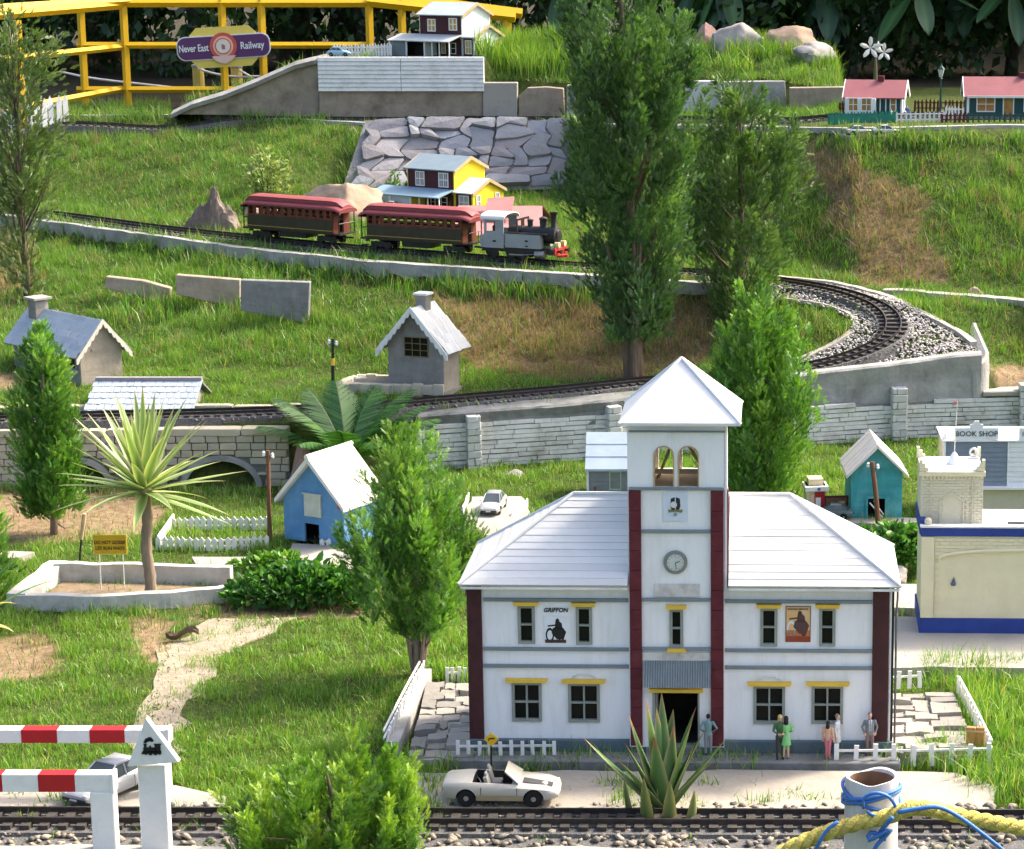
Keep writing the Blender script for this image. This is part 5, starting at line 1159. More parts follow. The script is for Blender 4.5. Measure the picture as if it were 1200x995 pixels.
text('BOOK SHOP', mx_, -.0072, (zt_ + .0045 + d) / 2, .0185, mat('ink', (.06, .07, .09), .6), sg, squeeze=(b - a) * .9 / .098, bold=.0002)
a2 = Fk.f(1194, 505)[0]; sg2 = obj('sign_board', MB().box(a2, a2 + .12, -.006, -.002, zt_ + .0045, d), M['shop_white'], t); text('I', a2 + .010, -.0072, (zt_ + .0045 + d) / 2, .0185, M['ink'], sg2)
obj('finial', MB().box(-.004, .012, 0, .012, zt_ + .0045, zt_ + .010).ball((.004, .006, zt_ + .016), .006, 10, 6), M['white_paint'], t)

# --- red kiosk
Fo = Fr(945, 604, 6, z=.01); t = Fo.thing('kiosk', 'small cream kiosk with bright red doors beside the teal kennel', 'kiosk'); w = Fo.f(968, 590)[0]; h = Fo.f(955, 562)[1]; mat('kiosk_cream', (.72, .60, .38), .7, .08, 30)
obj('body', MB().box(0, w, 0, w, 0, h * .82), M['kiosk_cream'], t); obj('door', MB().box(w * .42, w * .92, -.003, -.0003, 0, h * .66), M['red'], t); obj('door_panel', MB().box(w * .12, w * .38, -.003, -.0003, h * .1, h * .6), mat('kiosk_pane', (.55, .45, .33), .6), t)
obj('notice', MB().box(w * .46, w * .72, -.0042, -.0031, h * .22, h * .50), M['white_paint'], t); obj('canopy', MB().box(-.005, w + .005, -.012, w, h * .70, h * .82), M['white_worn'], t); obj('canopy_top', MB().box(w * .12, w * .86, .004, w * .9, h * .8205, h), M['kiosk_cream'], t)
obj('emblem', MB().lathe([(0, -.001), (.0042, -.001), (.0042, -.0001), (0, -.0001)], 12, (w * .6, -.0122, h * .76), 'y'), mat('emblem_blue', (.08, .12, .35), .5), t)
Fq = Fr(967, 606, 4, z=.01); t = Fq.thing('low_hoarding', 'dark brown low hoarding between red kiosk and teal kennel', 'hoarding'); w = Fq.f(993, 600)[0]; h = Fq.f(980, 582)[1]
obj('panel', MB().box(0, w, 0, .004, 0, h), M['wood_brown'], t); obj('frame', MB().wall(-.002, w + .002, 0, h + .003, -.003, -.0003, [(.002, w - .002, .003, h - .002)]), M['dark_maroon'], t); obj('notice', MB().box(w * .62, w * .88, -.0012, -.0002, h * .5, h * .78), M['tan_wood'], t)
# ------------------------------------------------------------------ steam train
LPpix = np.array([topix(p.x, p.y, p.z) for p in LOOP])
def on_upper(px):
    up = np.where(LPpix[:, 1] < 335)[0]; k = up[int(np.argmin(abs(LPpix[up, 0] - px)))]
    d = LOOP[max(k - 3, 0)] - LOOP[min(k + 3, len(LOOP) - 1)]
    return LOOP[k] + Vector((0, 0, .0151)), math.atan2(d.y, d.x)
mat('coach_dark', (.036, .027, .016), .5, .2, 40); mat('coach_brown', (.135, .034, .020), .5, .2, 40); mat('coach_roof', (.27, .065, .07), .55, .10, 30, .05); mat('coach_roof_edge', (.19, .035, .04), .55, .1, 30)
mat('gold', (.42, .30, .05), .5, .1); mat('steel', (.30, .30, .29), .35, .2, 60, metal=.7); mat('loco_grey', (.30, .32, .34), .5, .06, 30); mat('iron', (.02, .02, .021), .45, .2, 50)
def wheel(mb, x, y, z, r, w=.006): mb.lathe([(r * .3, -w), (r, -w), (r, w * .3), (r * 1.12, w * .4), (r * 1.12, w), (r * .3, w)], 16, (x, y, z), 'y')
def coach(px, label):
    p, rz = on_upper(px); t = thing('passenger_coach', label, 'coach', p, rz, 'coaches of the steam train')
    Lc, Wc = .375, .088; h0, h1, h2 = .034, .072, .104; bl = Lc - .05
    obj('floor', MB().box(-Lc / 2, Lc / 2, -Wc / 2 + .004, Wc / 2 - .004, h0 - .005, h0 - .0005), M['coach_dark'], t)
    n = 12; x0 = -bl / 2; pitch = bl / n; holes = [(x0 + pitch * i + .0055, x0 + pitch * (i + 1) - .0055, h1 + .003, h2 - .005) for i in range(n)]
    for s in (-1, 1):
        y = s * Wc / 2; ya, yb = (y, y + .003) if s < 0 else (y - .003, y)
        obj('side_panel', MB().box(x0, -x0, ya, yb, h0, h1 - .0005), M['coach_dark'], t); obj('window_band', MB().wall(x0, -x0, h1, h2, ya + .0004, yb - .0004, holes), M['coach_brown'], t)
        obj('gold_line', MB().box(x0, -x0, (ya - .0006) if s < 0 else yb + .0001, (ya - .0001) if s < 0 else yb + .0006, h0 + .006, h0 + .0075), M['gold'], t)
        for i in range(n):
            a, b, c, d = holes[i]; obj('window_sash', MB().wall(a - .0008, b + .0008, c - .0008, d + .0008, ya - .0006 if s < 0 else yb, ya if s < 0 else yb + .0006, [(a + .0012, b - .0012, c + .0012, d - .0012)]).box(a, b, ya - .0004 if s < 0 else yb + .0001, ya + .0002 if s < 0 else yb + .0006, (c + d) / 2 - .0007, (c + d) / 2 + .0007), M['coach_brown'], t)
    for s in (-1, 1): obj('end_wall', MB().box(s * bl / 2 - .0015, s * bl / 2 + .0015, -Wc / 2 + .0035, -.010, h0, h2).box(s * bl / 2 - .0015, s * bl / 2 + .0015, .010, Wc / 2 - .0035, h0, h2), M['coach_brown'], t)
    # roof: rounded lower tier with drooping ends, clerestory above
    mb = MB(); xs = np.linspace(-Lc / 2 - .004, Lc / 2 + .004, 25); pr = []
    for x in xs:
        e = max(0, (abs(x) - (Lc / 2 - .03)) / .034); dz = -.010 * e * e; k = 1 - .10 * e * e; row = []
        for q in range(13):
            a = PI * q / 12; row.append((x, -math.cos(a) * (Wc / 2 + .006) * k, h2 - .001 + .013 * math.sin(a) ** .8 + dz))
        pr.append(row)
    mb.add([v for r in pr for v in r], [(i * 13 + j, i * 13 + j + 1, (i + 1) * 13 + j + 1, (i + 1) * 13 + j) for i in range(24) for j in range(12)] + [tuple(i * 13 + j for i in range(25) for j in (0,)) [:0] or (0, 12, 24 * 13 + 12, 24 * 13), tuple(range(13)), tuple(range(24 * 13, 25 * 13))])
    obj('roof', mb, M['coach_roof_edge'], t, smooth=True)
    mb = MB(); pr = []
    for x in np.linspace(-Lc / 2 - .001, Lc / 2 + .001, 21):
        e = max(0, (abs(x) - (Lc / 2 - .028)) / .029); w = (.027) * (1 - .25 * e); tp = .0245 - .016 * e ** 1.6; row = [(x, -w, h2 + .006 - .008 * e), (x, -w, h2 + tp - .003), (x, -w - .003, h2 + tp - .0025), (x, -w * .55, h2 + tp + .0015), (x, 0, h2 + tp + .0025), (x, w * .55, h2 + tp + .0015), (x, w + .003, h2 + tp - .0025), (x, w, h2 + tp - .003), (x, w, h2 + .006 - .008 * e)]
        pr.append(row)
    mb.add([v for r in pr for v in r], [(i * 9 + j, i * 9 + j + 1, (i + 1) * 9 + j + 1, (i + 1) * 9 + j) for i in range(20) for j in range(8)] + [tuple(range(9)), tuple(range(180, 189))])
    obj('clerestory', mb, M['coach_roof'], t, smooth=True)
    for s in (-1, 1):
        for y in (-Wc / 2 + .006, Wc / 2 - .006): obj('platform_post', MB().cyl((s * (Lc / 2 - .004), y, h0), (s * (Lc / 2 - .004), y, h2), .0018, .0018, 6), M['coach_dark'], t)
        obj('platform_rail', MB().tube([(s * (Lc / 2 - .004), -Wc / 2 + .006, h0 + .028), (s * (Lc / 2 - .004), Wc / 2 - .006, h0 + .028)], .0014, 5).tube([(s * (Lc / 2 - .004), -.02, h0), (s * (Lc / 2 - .004), -.02, h0 + .028)], .001, 5).tube([(s * (Lc / 2 - .004), .02, h0), (s * (Lc / 2 - .004), .02, h0 + .028)], .001, 5), M['coach_dark'], t)
        obj('step', MB().box(s * (Lc / 2 - .018) - .010, s * (Lc / 2 - .018) + .010, -Wc / 2 - .004, -Wc / 2 + .006, .012, .015), M['iron'], t)
        bg = obj('bogie', MB().box(s * .125 - .034, s * .125 + .034, -.028, -.024, .008, .022).box(s * .125 - .034, s * .125 + .034, .024, .028, .008, .022).box(s * .125 - .005, s * .125 + .005, -.027, .027, .014, .028), M['iron'], t)
        for dx in (-.022, .022):
            mb = MB(); wheel(mb, s * .125 + dx, -.0225, .011, .0105); wheel(mb, s * .125 + dx, .0225, .011, .0105); mb.cyl((s * .125 + dx, -.02, .011), (s * .125 + dx, .02, .011), .002); obj('wheelset', mb, M['iron'], bg, smooth=True)
        obj('coupler', MB().box(s * Lc / 2 - .006, s * (Lc / 2) + .020, -.003, .003, .018, .023) if s > 0 else MB().box(-Lc / 2 - .006, -Lc / 2 + .006, -.003, .003, .018, .023), M['iron'], t)
    obj('truss_box', MB().box(-.05, .05, -.03, .03, .012, .028), M['iron'], t); obj('seats', MB().box(-bl / 2 + .01, bl / 2 - .01, .008, .03, h0, h1 - .004), mat('seat_red', (.10, .02, .02), .8), t)
    return t
for c_ in (coach(351, 'rear maroon-roofed coach of the train, nearest the grey pointed rock'), coach(496, 'front maroon-roofed coach coupled behind the grey locomotive')): c_.scale = (1.10, 1.08, 1.14)
p, rz = on_upper(614); t = thing('steam_locomotive', 'small grey tank steam locomotive with black chimney and red front beam', 'locomotive', p, rz); t.scale = (1.06, 1.06, 1.08)
obj('frame', MB().box(-.125, .122, -.030, .030, .022, .034), M['iron'], t)
for s in (-1, 1):
    y0, y1 = (-.043, -.022) if s < 0 else (.022, .043)
    tk_ = obj('side_tank', MB().box(-.040, .080, y0, y1, .036, .078), M['loco_grey'], t, bevel=.0015); yy = y0 - .0004 if s < 0 else y1 + .0004
    obj('number_plate', MB().box(.028, .038, min(yy, yy + s * .001), max(yy, yy + s * .001), .056, .061), M['black'], tk_); obj('tank_cap', MB().box(.028, .038, min(yy, yy + s * .001), max(yy, yy + s * .001), .042, .045), M['black'], tk_)
    obj('tank_top', MB().box(-.040, .098, y0, y1, .0785, .081), M['iron'], t)
    ya, yb = (-.046, -.043) if s < 0 else (.043, .046)
    obj('cab_side', MB().wall(-.108, -.042, .034, .122, ya, yb, [(-.100, -.070, .084, .113)]), M['loco_grey'], t, bevel=.0006); obj('cab_plate', MB().box(-.078, -.068, min(yy - s * .0004 + s * .004, yy + s * .0052), max(yy - s * .0004 + s * .004, yy + s * .0052), .052, .057), M['black'], t)
    obj('cylinder', MB().lathe([(.002, -.018), (.012, -.018), (.012, .014), (.002, .014)], 14, (.078, s * .036, .020), 'x'), M['steel'], t, smooth=True)
    for x in (-.028, .010):
        mb = MB(); wheel(mb, x, s * .0235, .0195, .0175, .004); obj('driving_wheel', mb, M['iron'], t, smooth=True)
    obj('side_rod', MB().box(-.032, .014, s * .031 - .0012, s * .031 + .0012, .013, .017).tube([(.010, s * .034, .015), (.066, s * .034, .020)], .0018, 6), M['steel'], t)
    obj('buffer', MB().cyl((.128, s * .026, .030), (.140, s * .026, .030), .004, .004, 10).cyl((.140, s * .026, .030), (.1425, s * .026, .030), .0075, .0075, 12), M['iron'], t); mb = MB(); wheel(mb, -.085, s * .0225, .013, .0115, .004); obj('trailing_wheel', mb, M['iron'], t, smooth=True)
obj('cab_front', MB().wall(-.0425, .0425, .082, .122, -.001, .001, [(-.034, -.010, .090, .116), (.010, .034, .090, .116)]), M['iron'], t).rotation_euler = (0, 0, PI / 2); t.children[-1].location = (-.041, 0, 0)
obj('cab_rear', MB().box(-.110, -.1085, -.0428, .0428, .034, .078), M['loco_grey'], t)
pr = [[(x, -math.cos(PI * q / 12) * .051, .121 + .016 * math.sin(PI * q / 12) ** .8) for q in range(13)] for x in (-.118, -.036)]
obj('cab_roof', MB().add([v for r in pr for v in r] + [(v[0], v[1], v[2] - .003) for r in pr for v in r], [(j, j + 1, 14 + j, 13 + j) for j in range(12)] + [(26 + j, 26 + j + 1, 40 + j, 39 + j) for j in range(12)] + [(j, j + 1, 27 + j, 26 + j) for j in range(12)] + [(13 + j, 14 + j, 40 + j, 39 + j) for j in range(12)]), mat('cab_white', (.70, .70, .68), .5, .05), t, smooth=True)
obj('boiler', MB().lathe([(.002, -.040), (.0245, -.040), (.0245, .085), (.0255, .0855), (.0255, .116), (.020, .1185), (.002, .119)], 20, (0, 0, .074), 'x'), M['iron'], t, smooth=True)
obj('smokebox_door', MB().lathe([(.002, .1195), (.018, .1195), (.016, .123), (.002, .125)], 18, (0, 0, .074), 'x'), M['iron'], t, smooth=True)
obj('chimney', MB().lathe([(.013, .094), (.009, .100), (.0085, .130), (.0105, .136), (.0125, .140), (.0125, .143), (.008, .143), (.007, .12)], 16, (.104, 0, 0)), M['iron'], t, smooth=True)
obj('steam_dome', MB().lathe([(.014, .094), (.0115, .098), (.0115, .118), (.014, .120), (.013, .124), (.006, .128), (.001, .129)], 16, (.070, 0, 0)), M['iron'], t, smooth=True)
obj('sand_dome', MB().lathe([(.010, .094), (.008, .098), (.008, .112), (.010, .113), (.0095, .117), (.001, .120)], 14, (.026, 0, 0)), M['iron'], t, smooth=True)
obj('buffer_beam', MB().box(.1225, .128, -.042, .042, .020, .040), M['red'], t, bevel=.001); obj('cow_catcher', MB().prism([(.128, -.030), (.150, -.004), (.150, .004), (.128, .030)], 'z', .012, .019), M['red'], t)
obj('head_lamp', MB().lathe([(.002, .118), (.007, .118), (.008, .132), (.002, .132)], 12, (0, -.020, .050), 'x'), mat('lamp_cream', (.70, .60, .35), .4), t); obj('head_lamp', MB().lathe([(.002, .118), (.007, .118), (.008, .132), (.002, .132)], 12, (0, .020, .050), 'x'), M['lamp_cream'], t)
obj('driver', MB().lathe([(.001, .078), (.010, .08), (.011, .094), (.005, .100), (.0062, .104), (.0062, .110), (.001, .113)], 10, (-.085, -.012, 0)), M['coach_dark'], t); obj('coal_bunker', MB().box(-.124, -.1105, -.040, .040, .034, .070), M['loco_grey'], t)

# ------------------------------------------------------------------ model cars
mat('tyre', (.015, .015, .015), .85, .2, 60); mat('rim', (.42, .41, .38), .35, .15, 60, metal=.5); mat('car_glass', (.07, .085, .09), .12, .2, spec=.5); mat('car_trim', (.03, .03, .03), .6)
def loft(rows): 
    n = len(rows[0]); return MB().add([v for r in rows for v in r], [(i * n + j, i * n + (j + 1) % n, (i + 1) * n + (j + 1) % n, (i + 1) * n + j) for i in range(len(rows) - 1) for j in range(n)] + [tuple(range(n)), tuple(range((len(rows) - 1) * n, len(rows) * n))])
def sec(x, w, z0, z1, crown=.12): 
    h = z1 - z0
    return [(x, -w * .92, z0), (x, -w, z0 + h * .18), (x, -w, z0 + h * .55), (x, -w * .965, z0 + h * .80), (x, -w * .84, z0 + h * .96), (x, -w * .4, z1 + h * crown * .35), (x, 0, z1 + h * crown * .5), (x, w * .4, z1 + h * crown * .35), (x, w * .84, z0 + h * .96), (x, w * .965, z0 + h * .80), (x, w, z0 + h * .55), (x, w, z0 + h * .18), (x, w * .92, z0)]
def cut(me_mb, cutters, mats):
    a = bpy.data.objects.new('a', me_mb.mesh('a')); [a.data.materials.append(m) for m in mats]; rm = []
    for c, mi in cutters:
        b = bpy.data.objects.new('b', c.mesh('b')); rm.append(b); [b.data.materials.append(m) for m in mats]
        for pl in b.data.polygons: pl.material_index = mi
        mo = a.modifiers.new('cut', 'BOOLEAN'); mo.operation = 'DIFFERENCE'; mo.object = b; mo.solver = 'EXACT'
    return baked(a, rm + [a])
def car(label, loc, rz, L, paint, style='sedan', group=None, low=None):
    """local x runs forward; sizes are shares of the length L"""
    t = thing('model_car', label, 'car', loc, rz, group); W = L * .205; r = L * .078; xw = L * .295
    P = {'sedan': [(-.5, .15, .12, .20, .8), (-.47, .2, .075, .215, .93), (-.30, .2, .06, .225, 1), (0, .2, .06, .215, 1), (.20, .2, .06, .205, 1), (.40, .2, .065, .185, .96), (.48, .2, .08, .16, .86), (.5, .2, .10, .14, .78)],
         'beetle': [(-.5, .2, .13, .17, .6), (-.42, .2, .07, .23, .85), (-.25, .2, .06, .27, 1), (0, .2, .06, .25, 1), (.2, .2, .06, .25, .98), (.38, .2, .065, .22, .82), (.48, .2, .08, .16, .6), (.5, .2, .1, .14, .5)]}['beetle' if style == 'beetle' else 'sedan']
    rows = [sec(x * L, W * k, z0 * L, z1 * L) for x, _, z0, z1, k in P]
    cuts = []
    for x in (-xw, xw):
        for s in (-1, 1): cuts.append((MB().cyl((x, s * W * .62, r), (x, s * W * 1.25, r), r * 1.16, r * 1.16, 20), 1))
    if style == 'open': cuts.append((MB().box(-.24 * L, .105 * L, -W * .80, W * .80, .10 * L, .3 * L), 1))
    me = cut(loft(rows), cuts, [paint, M['car_trim']])
    b = obj('body', me, None, t); me.polygons.foreach_set('use_smooth', [True] * len(me.polygons)); me.set_sharp_from_angle(angle=R(35))
    if low is not None:
        for s in (-1, 1): obj('lower_panel', MB().box(-.205 * L, .205 * L, min(s * W * .99, s * W * 1.012), max(s * W * .99, s * W * 1.012), .066 * L, .115 * L), low, t)
    zt = .215 * L
    if style == 'open':
        for y in (-.45, .45):
            obj('seat', MB().cbox((-.06 * L, y * W, .125 * L), .10 * L, W * .62, .05 * L).cbox((-.115 * L, y * W, .185 * L), .035 * L, W * .60, .15 * L, 0, 0, -.25).cbox((-.130 * L, y * W, .268 * L), .02 * L, W * .30, .045 * L, 0, 0, -.2), mat('seat_grey', (.30, .29, .26), .8, .15), t, bevel=.001)
        obj('steering_wheel', MB().tube([(.03 * L + .01 * L * math.cos(2 * PI * k / 12), .45 * W + .045 * L * math.cos(2 * PI * k / 12), .22 * L + .035 * L * math.sin(2 * PI * k / 12)) for k in range(13)], .004 * L, 5), M['car_trim'], t)
        ws = [(.165 * L, -W * .84, zt - .004 * L), (.165 * L, W * .84, zt - .004 * L), (.045 * L, W * .66, .305 * L), (.045 * L, -W * .66, .305 * L)]
        obj('windscreen', MB().add(ws + [(v[0] - .008 * L, v[1], v[2] - .004 * L) for v in ws], [(0, 1, 2, 3), (4, 5, 6, 7), (0, 1, 5, 4), (2, 3, 7, 6)]), mat('dusty_screen', (.45, .42, .33), .5, .1), t); obj('screen_frame', MB().tube([ws[0], ws[3], ws[2], ws[1]], .007 * L, 6), paint, t)
        obj('bonnet_stripe', MB().add([(.20 * L, -W * .62, .2170 * L), (.20 * L, -W * .15, .2235 * L), (.455 * L, -W * .15, .1815 * L), (.455 * L, -W * .58, .1770 * L)], [(0, 1, 2, 3)]).add([(.20 * L, -W * .62, .2150 * L), (.20 * L, -W * .15, .2215 * L), (.455 * L, -W * .15, .1795 * L), (.455 * L, -W * .58, .1750 * L)], [(0, 1, 2, 3)]), mat('stripe_grey', (.07, .07, .075), .5), t)
    else:
        k = 1.0 if style == 'sedan' else .9; top = .335 * L if style == 'sedan' else .38 * L
        lo = [(-.40 * L, .80 * W, .205 * L), (.22 * L, .84 * W, .200 * L)]; hi = [(-.23 * L, .62 * W, top), (.03 * L, .64 * W, top)]
        vs = []
        for (x, w, z) in (lo[0], hi[0], hi[1], lo[1]): vs += [(x, -w, z), (x, w, z)]
        obj('glasshouse', MB().add(vs, [(0, 1, 3, 2), (2, 3, 5, 4), (4, 5, 7, 6), (0, 2, 4, 6), (1, 3, 5, 7), (0, 1, 7, 6)]), M['car_glass'], t)
        e = .006 * L; obj('roof', MB().add([(hi[0][0] - e, -hi[0][1] - e, top - e), (hi[0][0] - e, hi[0][1] + e, top - e), (hi[1][0] + e, hi[1][1] + e, top - e), (hi[1][0] + e, -hi[1][1] - e, top - e), (hi[0][0], -hi[0][1] * .8, top + 2 * e), (hi[0][0], hi[0][1] * .8, top + 2 * e), (hi[1][0] - 2 * e, hi[1][1] * .8, top + 2 * e), (hi[1][0] - 2 * e, -hi[1][1] * .8, top + 2 * e)], [(0, 1, 2, 3), (4, 5, 6, 7), (0, 1, 5, 4), (1, 2, 6, 5), (2, 3, 7, 6), (3, 0, 4, 7)]), paint, t, smooth=True)
        for s in (-1, 1):
            for (p0, p1) in ((lo[0], hi[0]), (hi[1], lo[1])): obj('pillar', MB().tube([(p0[0], s * p0[1], p0[2]), (p1[0], s * p1[1], p1[2])], .009 * L, 6), paint, t)
            obj('pillar', MB().tube([(-.08 * L, s * W * .84, .205 * L), (-.08 * L, s * W * .645, top)], .009 * L, 6), paint, t); obj('mirror', MB().ball((.15 * L, s * W * 1.04, .225 * L), (.014 * L, .02 * L, .014 * L), 8, 6), paint, t)
    for x in (-xw, xw):
        for s in (-1, 1):
            wv = obj('wheel', MB().lathe([(r * .6, -L * .018), (r * .95, -L * .018), (r, -L * .010), (r, L * .010), (r * .95, L * .018), (r * .6, L * .018)], 20, (x, s * W * .86, r), 'y'), M['tyre'], t, smooth=True); yy = s * W * .86 + s * L * .012
            obj('rim', MB().lathe([(r * .05, -L * .004), (r * .62, -L * .004), (r * .62, L * .006), (r * .50, L * .003), (r * .22, L * .007), (r * .05, L * .007)] if s > 0 else [(r * .05, L * .004), (r * .62, L * .004), (r * .62, -L * .006), (r * .50, -L * .003), (r * .22, -L * .007), (r * .05, -L * .007)], 16, (x, yy, r), 'y'), M['rim'], wv, smooth=True)
    for s in (-1, 1):
        obj('headlight', MB().ball((.478 * L, s * W * .62, .145 * L), (.020 * L, .035 * L, .020 * L), 10, 6), mat('lamp_glass', (.62, .60, .52), .2, .05), t); obj('tail_light', MB().box(-.499 * L, -.482 * L, s * W * .62 - .03 * L, s * W * .62 + .03 * L, .16 * L, .185 * L), M['red'], t)
        if style != 'beetle': obj('door_line', MB().box(-.165 * L, -.160 * L, min(s * W * .985, s * W * 1.004), max(s * W * .985, s * W * 1.004), .07 * L, .185 * L).box(.150 * L, .155 * L, min(s * W * .985, s * W * 1.004), max(s * W * .985, s * W * 1.004), .07 * L, .185 * L), M['car_trim'], t)
    obj('front_bumper', MB().box(.485 * L, .508 * L, -W * .72, W * .72, .085 * L, .115 * L), M['car_trim'] if style != 'open' else paint, t, bevel=.003 * L); obj('number_plate', MB().box(.5085 * L, .511 * L, -W * .22, W * .22, .09 * L, .11 * L), M['white_worn'], t)
    return t
mat('paint_silver', (.46, .46, .46), .3, .06, 60, metal=.35, spec=.6); mat('paint_white', (.50, .46, .39), .35, .08, 40, spec=.5, dirt=(.42, .36, .26), dirt_scale=40, dirt_amt=.4); mat('paint_tan', (.36, .29, .17), .4, .1, 30); mat('paint_blue', (.25, .42, .55), .35, .05, 30); mat('paint_dark', (.09, .13, .13), .35, .2, 40)
p = atz(589, 937, .0145); car('dusty white open-top toy car on the road before the station', p, R(-2), .196, M['paint_white'], 'open', low=M['paint_tan'])
p = atz(128, 930, .0135); car('silver toy car parked behind the red and white level crossing gates', p, R(-118), .172, M['paint_silver'])
p = atz(578, 598, .0165); car('silver toy car facing forward on the small concrete lot beside the thuja', p, R(-95), .135, M['paint_silver'])
p = at(397, 66, 9.745); p.z = max(p.z, tz(p.x, p.y) + .001); car('pale blue toy beetle-shaped car by the white fence on the upper terrace', p, 0, .098, M['paint_blue'], 'beetle')
mats_ = [(1007, 'left silver toy car under the green fence of the red-roofed cottage', .095, 'paint_silver', 15), (1039, 'right silver toy car under the white fence of the red-roofed cottage', .10, 'paint_silver', 8)]
for px, lb, L, m_, a in mats_:
    p = at(px, 158, 8.19); car(lb, p, R(a), L, M[m_], group='silver cars below the cottage fence')
    obj('car_ledge', MB().prism([(-.030, 0), (.10, 0), (.10, -.08), (-.024, -.035)], 'x', -.052, .052), M['concrete'], loc=p - Vector((0, 0, .0005)), rotz=R(a), label=lb.replace('silver toy car', 'concrete ledge carrying a toy car'), cat='ledge')
p = atz(975, 607, .0145); car('dark green toy car in front of the brown hoarding by the red kiosk', p, R(170), .11, M['paint_dark'])
p = gp(462, 246); p.z += .003; car('tiny white toy car beside the blue garage of the yellow house', p, R(-30), .085, M['paint_white'])

# ------------------------------------------------------------------ painted figures in front of the station
def figure(label, loc, rz, height, C, arms='down', skirt=False, hair='short', lean=0.0, stance=.09):
    """one continuous remeshed body, painted by the nearest limb; local height 1.75"""
    t = thing('person', label, 'person', loc, rz, 'painted figures at the station'); t.scale = (height / 1.75,) * 3
    mb = MB(); seg = []
    def limb(pts, rs, col, flat=None, n=10):
        mb.tube(pts, rs, n, True, flat)
        for a, b, ra, rb in zip(pts, pts[1:], rs, rs[1:]): seg.append((np.array(a), np.array(b), (ra + rb) / 2, col))
    sk, sh, tr, so_ = C['skin'], C['shirt'], C['legs'], C['shoes']
    limb([(0, 0, .90), (0, 0, 1.0), (0, .005, 1.12), (0, -.01, 1.30), (0, 0, 1.42), (0, .0, 1.47)], [.105, .100, .095, .118, .105, .05], sh, 1.45, 14)
    limb([(0, .0, 1.44), (0, -.01, 1.56)], [.055, .05], sk); mb.ball((0, -.015, 1.645), (.078, .095, .118), 14, 10); seg.append((np.array((0, -.015, 1.60)), np.array((0, -.015, 1.70)), .08, sk))
    mb.ball((0, -.112, 1.635), (.014, .022, .022), 8, 6); mb.ball((0, -.098, 1.575), (.03, .02, .02), 8, 6)
    for s in (-1, 1): mb.ball((s * .078, .0, 1.64), (.012, .02, .03), 6, 5)
    for s in (-1, 1):
        f = -.03 * s * lean
        if skirt:
            limb([(s * .07, 0, .62), (s * .075, .01, .40), (s * stance, .0, .09)], [.075, .062, .042], tr)
        else:
            limb([(s * .085, 0, .93), (s * (stance + .01), -.015 + f, .50), (s * (stance + .02), .015 + f, .09)], [.098, .072, .05], tr)
        limb([(s * (stance + .02), .03 + f, .045), (s * (stance + .03), -.13 + f, .035)], [.048, .04], so_)
        S = (s * .19, 0, 1.40)
        if arms == 'hips': E, Hn, Fg = (s * .36, .05, 1.16), (s * .21, -.08, 1.0), (-s * .5, -.5, -.35)
        elif arms == 'pockets': E, Hn, Fg = (s * .30, .05, 1.14), (s * .22, -.06, .95), (-s * .2, -.3, -.9)
        elif arms == 'front': E, Hn, Fg = (s * .26, .0, 1.14), (s * .12, -.20, 1.06), (-s * .7, -.5, .1)
        else: E, Hn, Fg = (s * .245, .02, 1.13), (s * .25, -.05, .87), (0, -.15, -1)
        limb([S, E, Hn], [.062, .05, .036], C.get('sleeve', sh)); mb.ball(S, .07, 8, 6)
        hv = Vector(Hn); fd = Vector(Fg).normalized(); sd = fd.cross(Vector((0, 1, 0))).normalized() if abs(fd.y) < .9 else Vector((1, 0, 0)); pm = hv + fd * .06
        limb([tuple(hv), tuple(pm)], [.036, .044], sk)
        for q, (o_, ln) in enumerate(((-.030, .075), (-.010, .088), (.010, .082), (.030, .062))):
            b0 = pm + sd * o_; limb([tuple(b0), tuple(b0 + fd * ln * .6), tuple(b0 + fd * ln * .9 + Vector((0, -.02, 0)))], [.015, .014, .012], sk, n=6)
        b0 = hv + fd * .02 - sd * .035; limb([tuple(b0), tuple(b0 - sd * .03 + fd * .03), tuple(b0 - sd * .035 + fd * .065)], [.017, .016, .013], sk, n=6)
    if skirt: limb([(0, 0, 1.02), (0, 0, .85), (0, 0, .58)], [.10, .135, .165], C.get('skirt', sh), 1.25, 16)
    else: limb([(0, 0, .86), (0, 0, .97)], [.105, .10], tr, 1.4)
    if C.get('jacket') is not None: limb([(0, .01, .84), (0, .01, 1.0), (0, .005, 1.2), (0, 0, 1.40)], [.128, .122, .128, .112], C['jacket'], 1.42, 14)
    me = mb.mesh('body'); o = bpy.data.objects.new('tmp', me); m_ = o.modifiers.new('r', 'REMESH'); m_.mode = 'VOXEL'; m_.voxel_size = .02; m_.use_smooth_shade = True
    sm = o.modifiers.new('s', 'SMOOTH'); sm.iterations = 2; sm.factor = .4
    me2 = baked(o, [o])
    n = len(me2.vertices); V = np.empty(n * 3); me2.vertices.foreach_get('co', V); V = V.reshape(-1, 3); best = np.full(n, 9.0); colr = np.zeros((n, 4)); colr[:, 3] = 1
    for a, b, r_, c in seg:
        ab = b - a; tt = np.clip(((V - a) @ ab) / max(ab @ ab, 1e-9), 0, 1); d = np.linalg.norm(V - a - tt[:, None] * ab, axis=1) - r_; k = d < best; best[k] = d[k]; colr[k, :3] = c
    if C.get('front') is not None: k = (abs(V[:, 0]) < .055 - .05 * (1.45 - V[:, 2])) & (V[:, 1] < 0) & (V[:, 2] > 1.02) & (V[:, 2] < 1.46); colr[k, :3] = C['front']; k &= abs(V[:, 0]) < .016; colr[k, :3] = C.get('tie', C['front'])
    for s in (-1, 1): k = (np.hypot(V[:, 0] - s * .032, V[:, 2] - 1.652) < .014) & (V[:, 1] < -.06); colr[k, :3] = (.03, .02, .02)
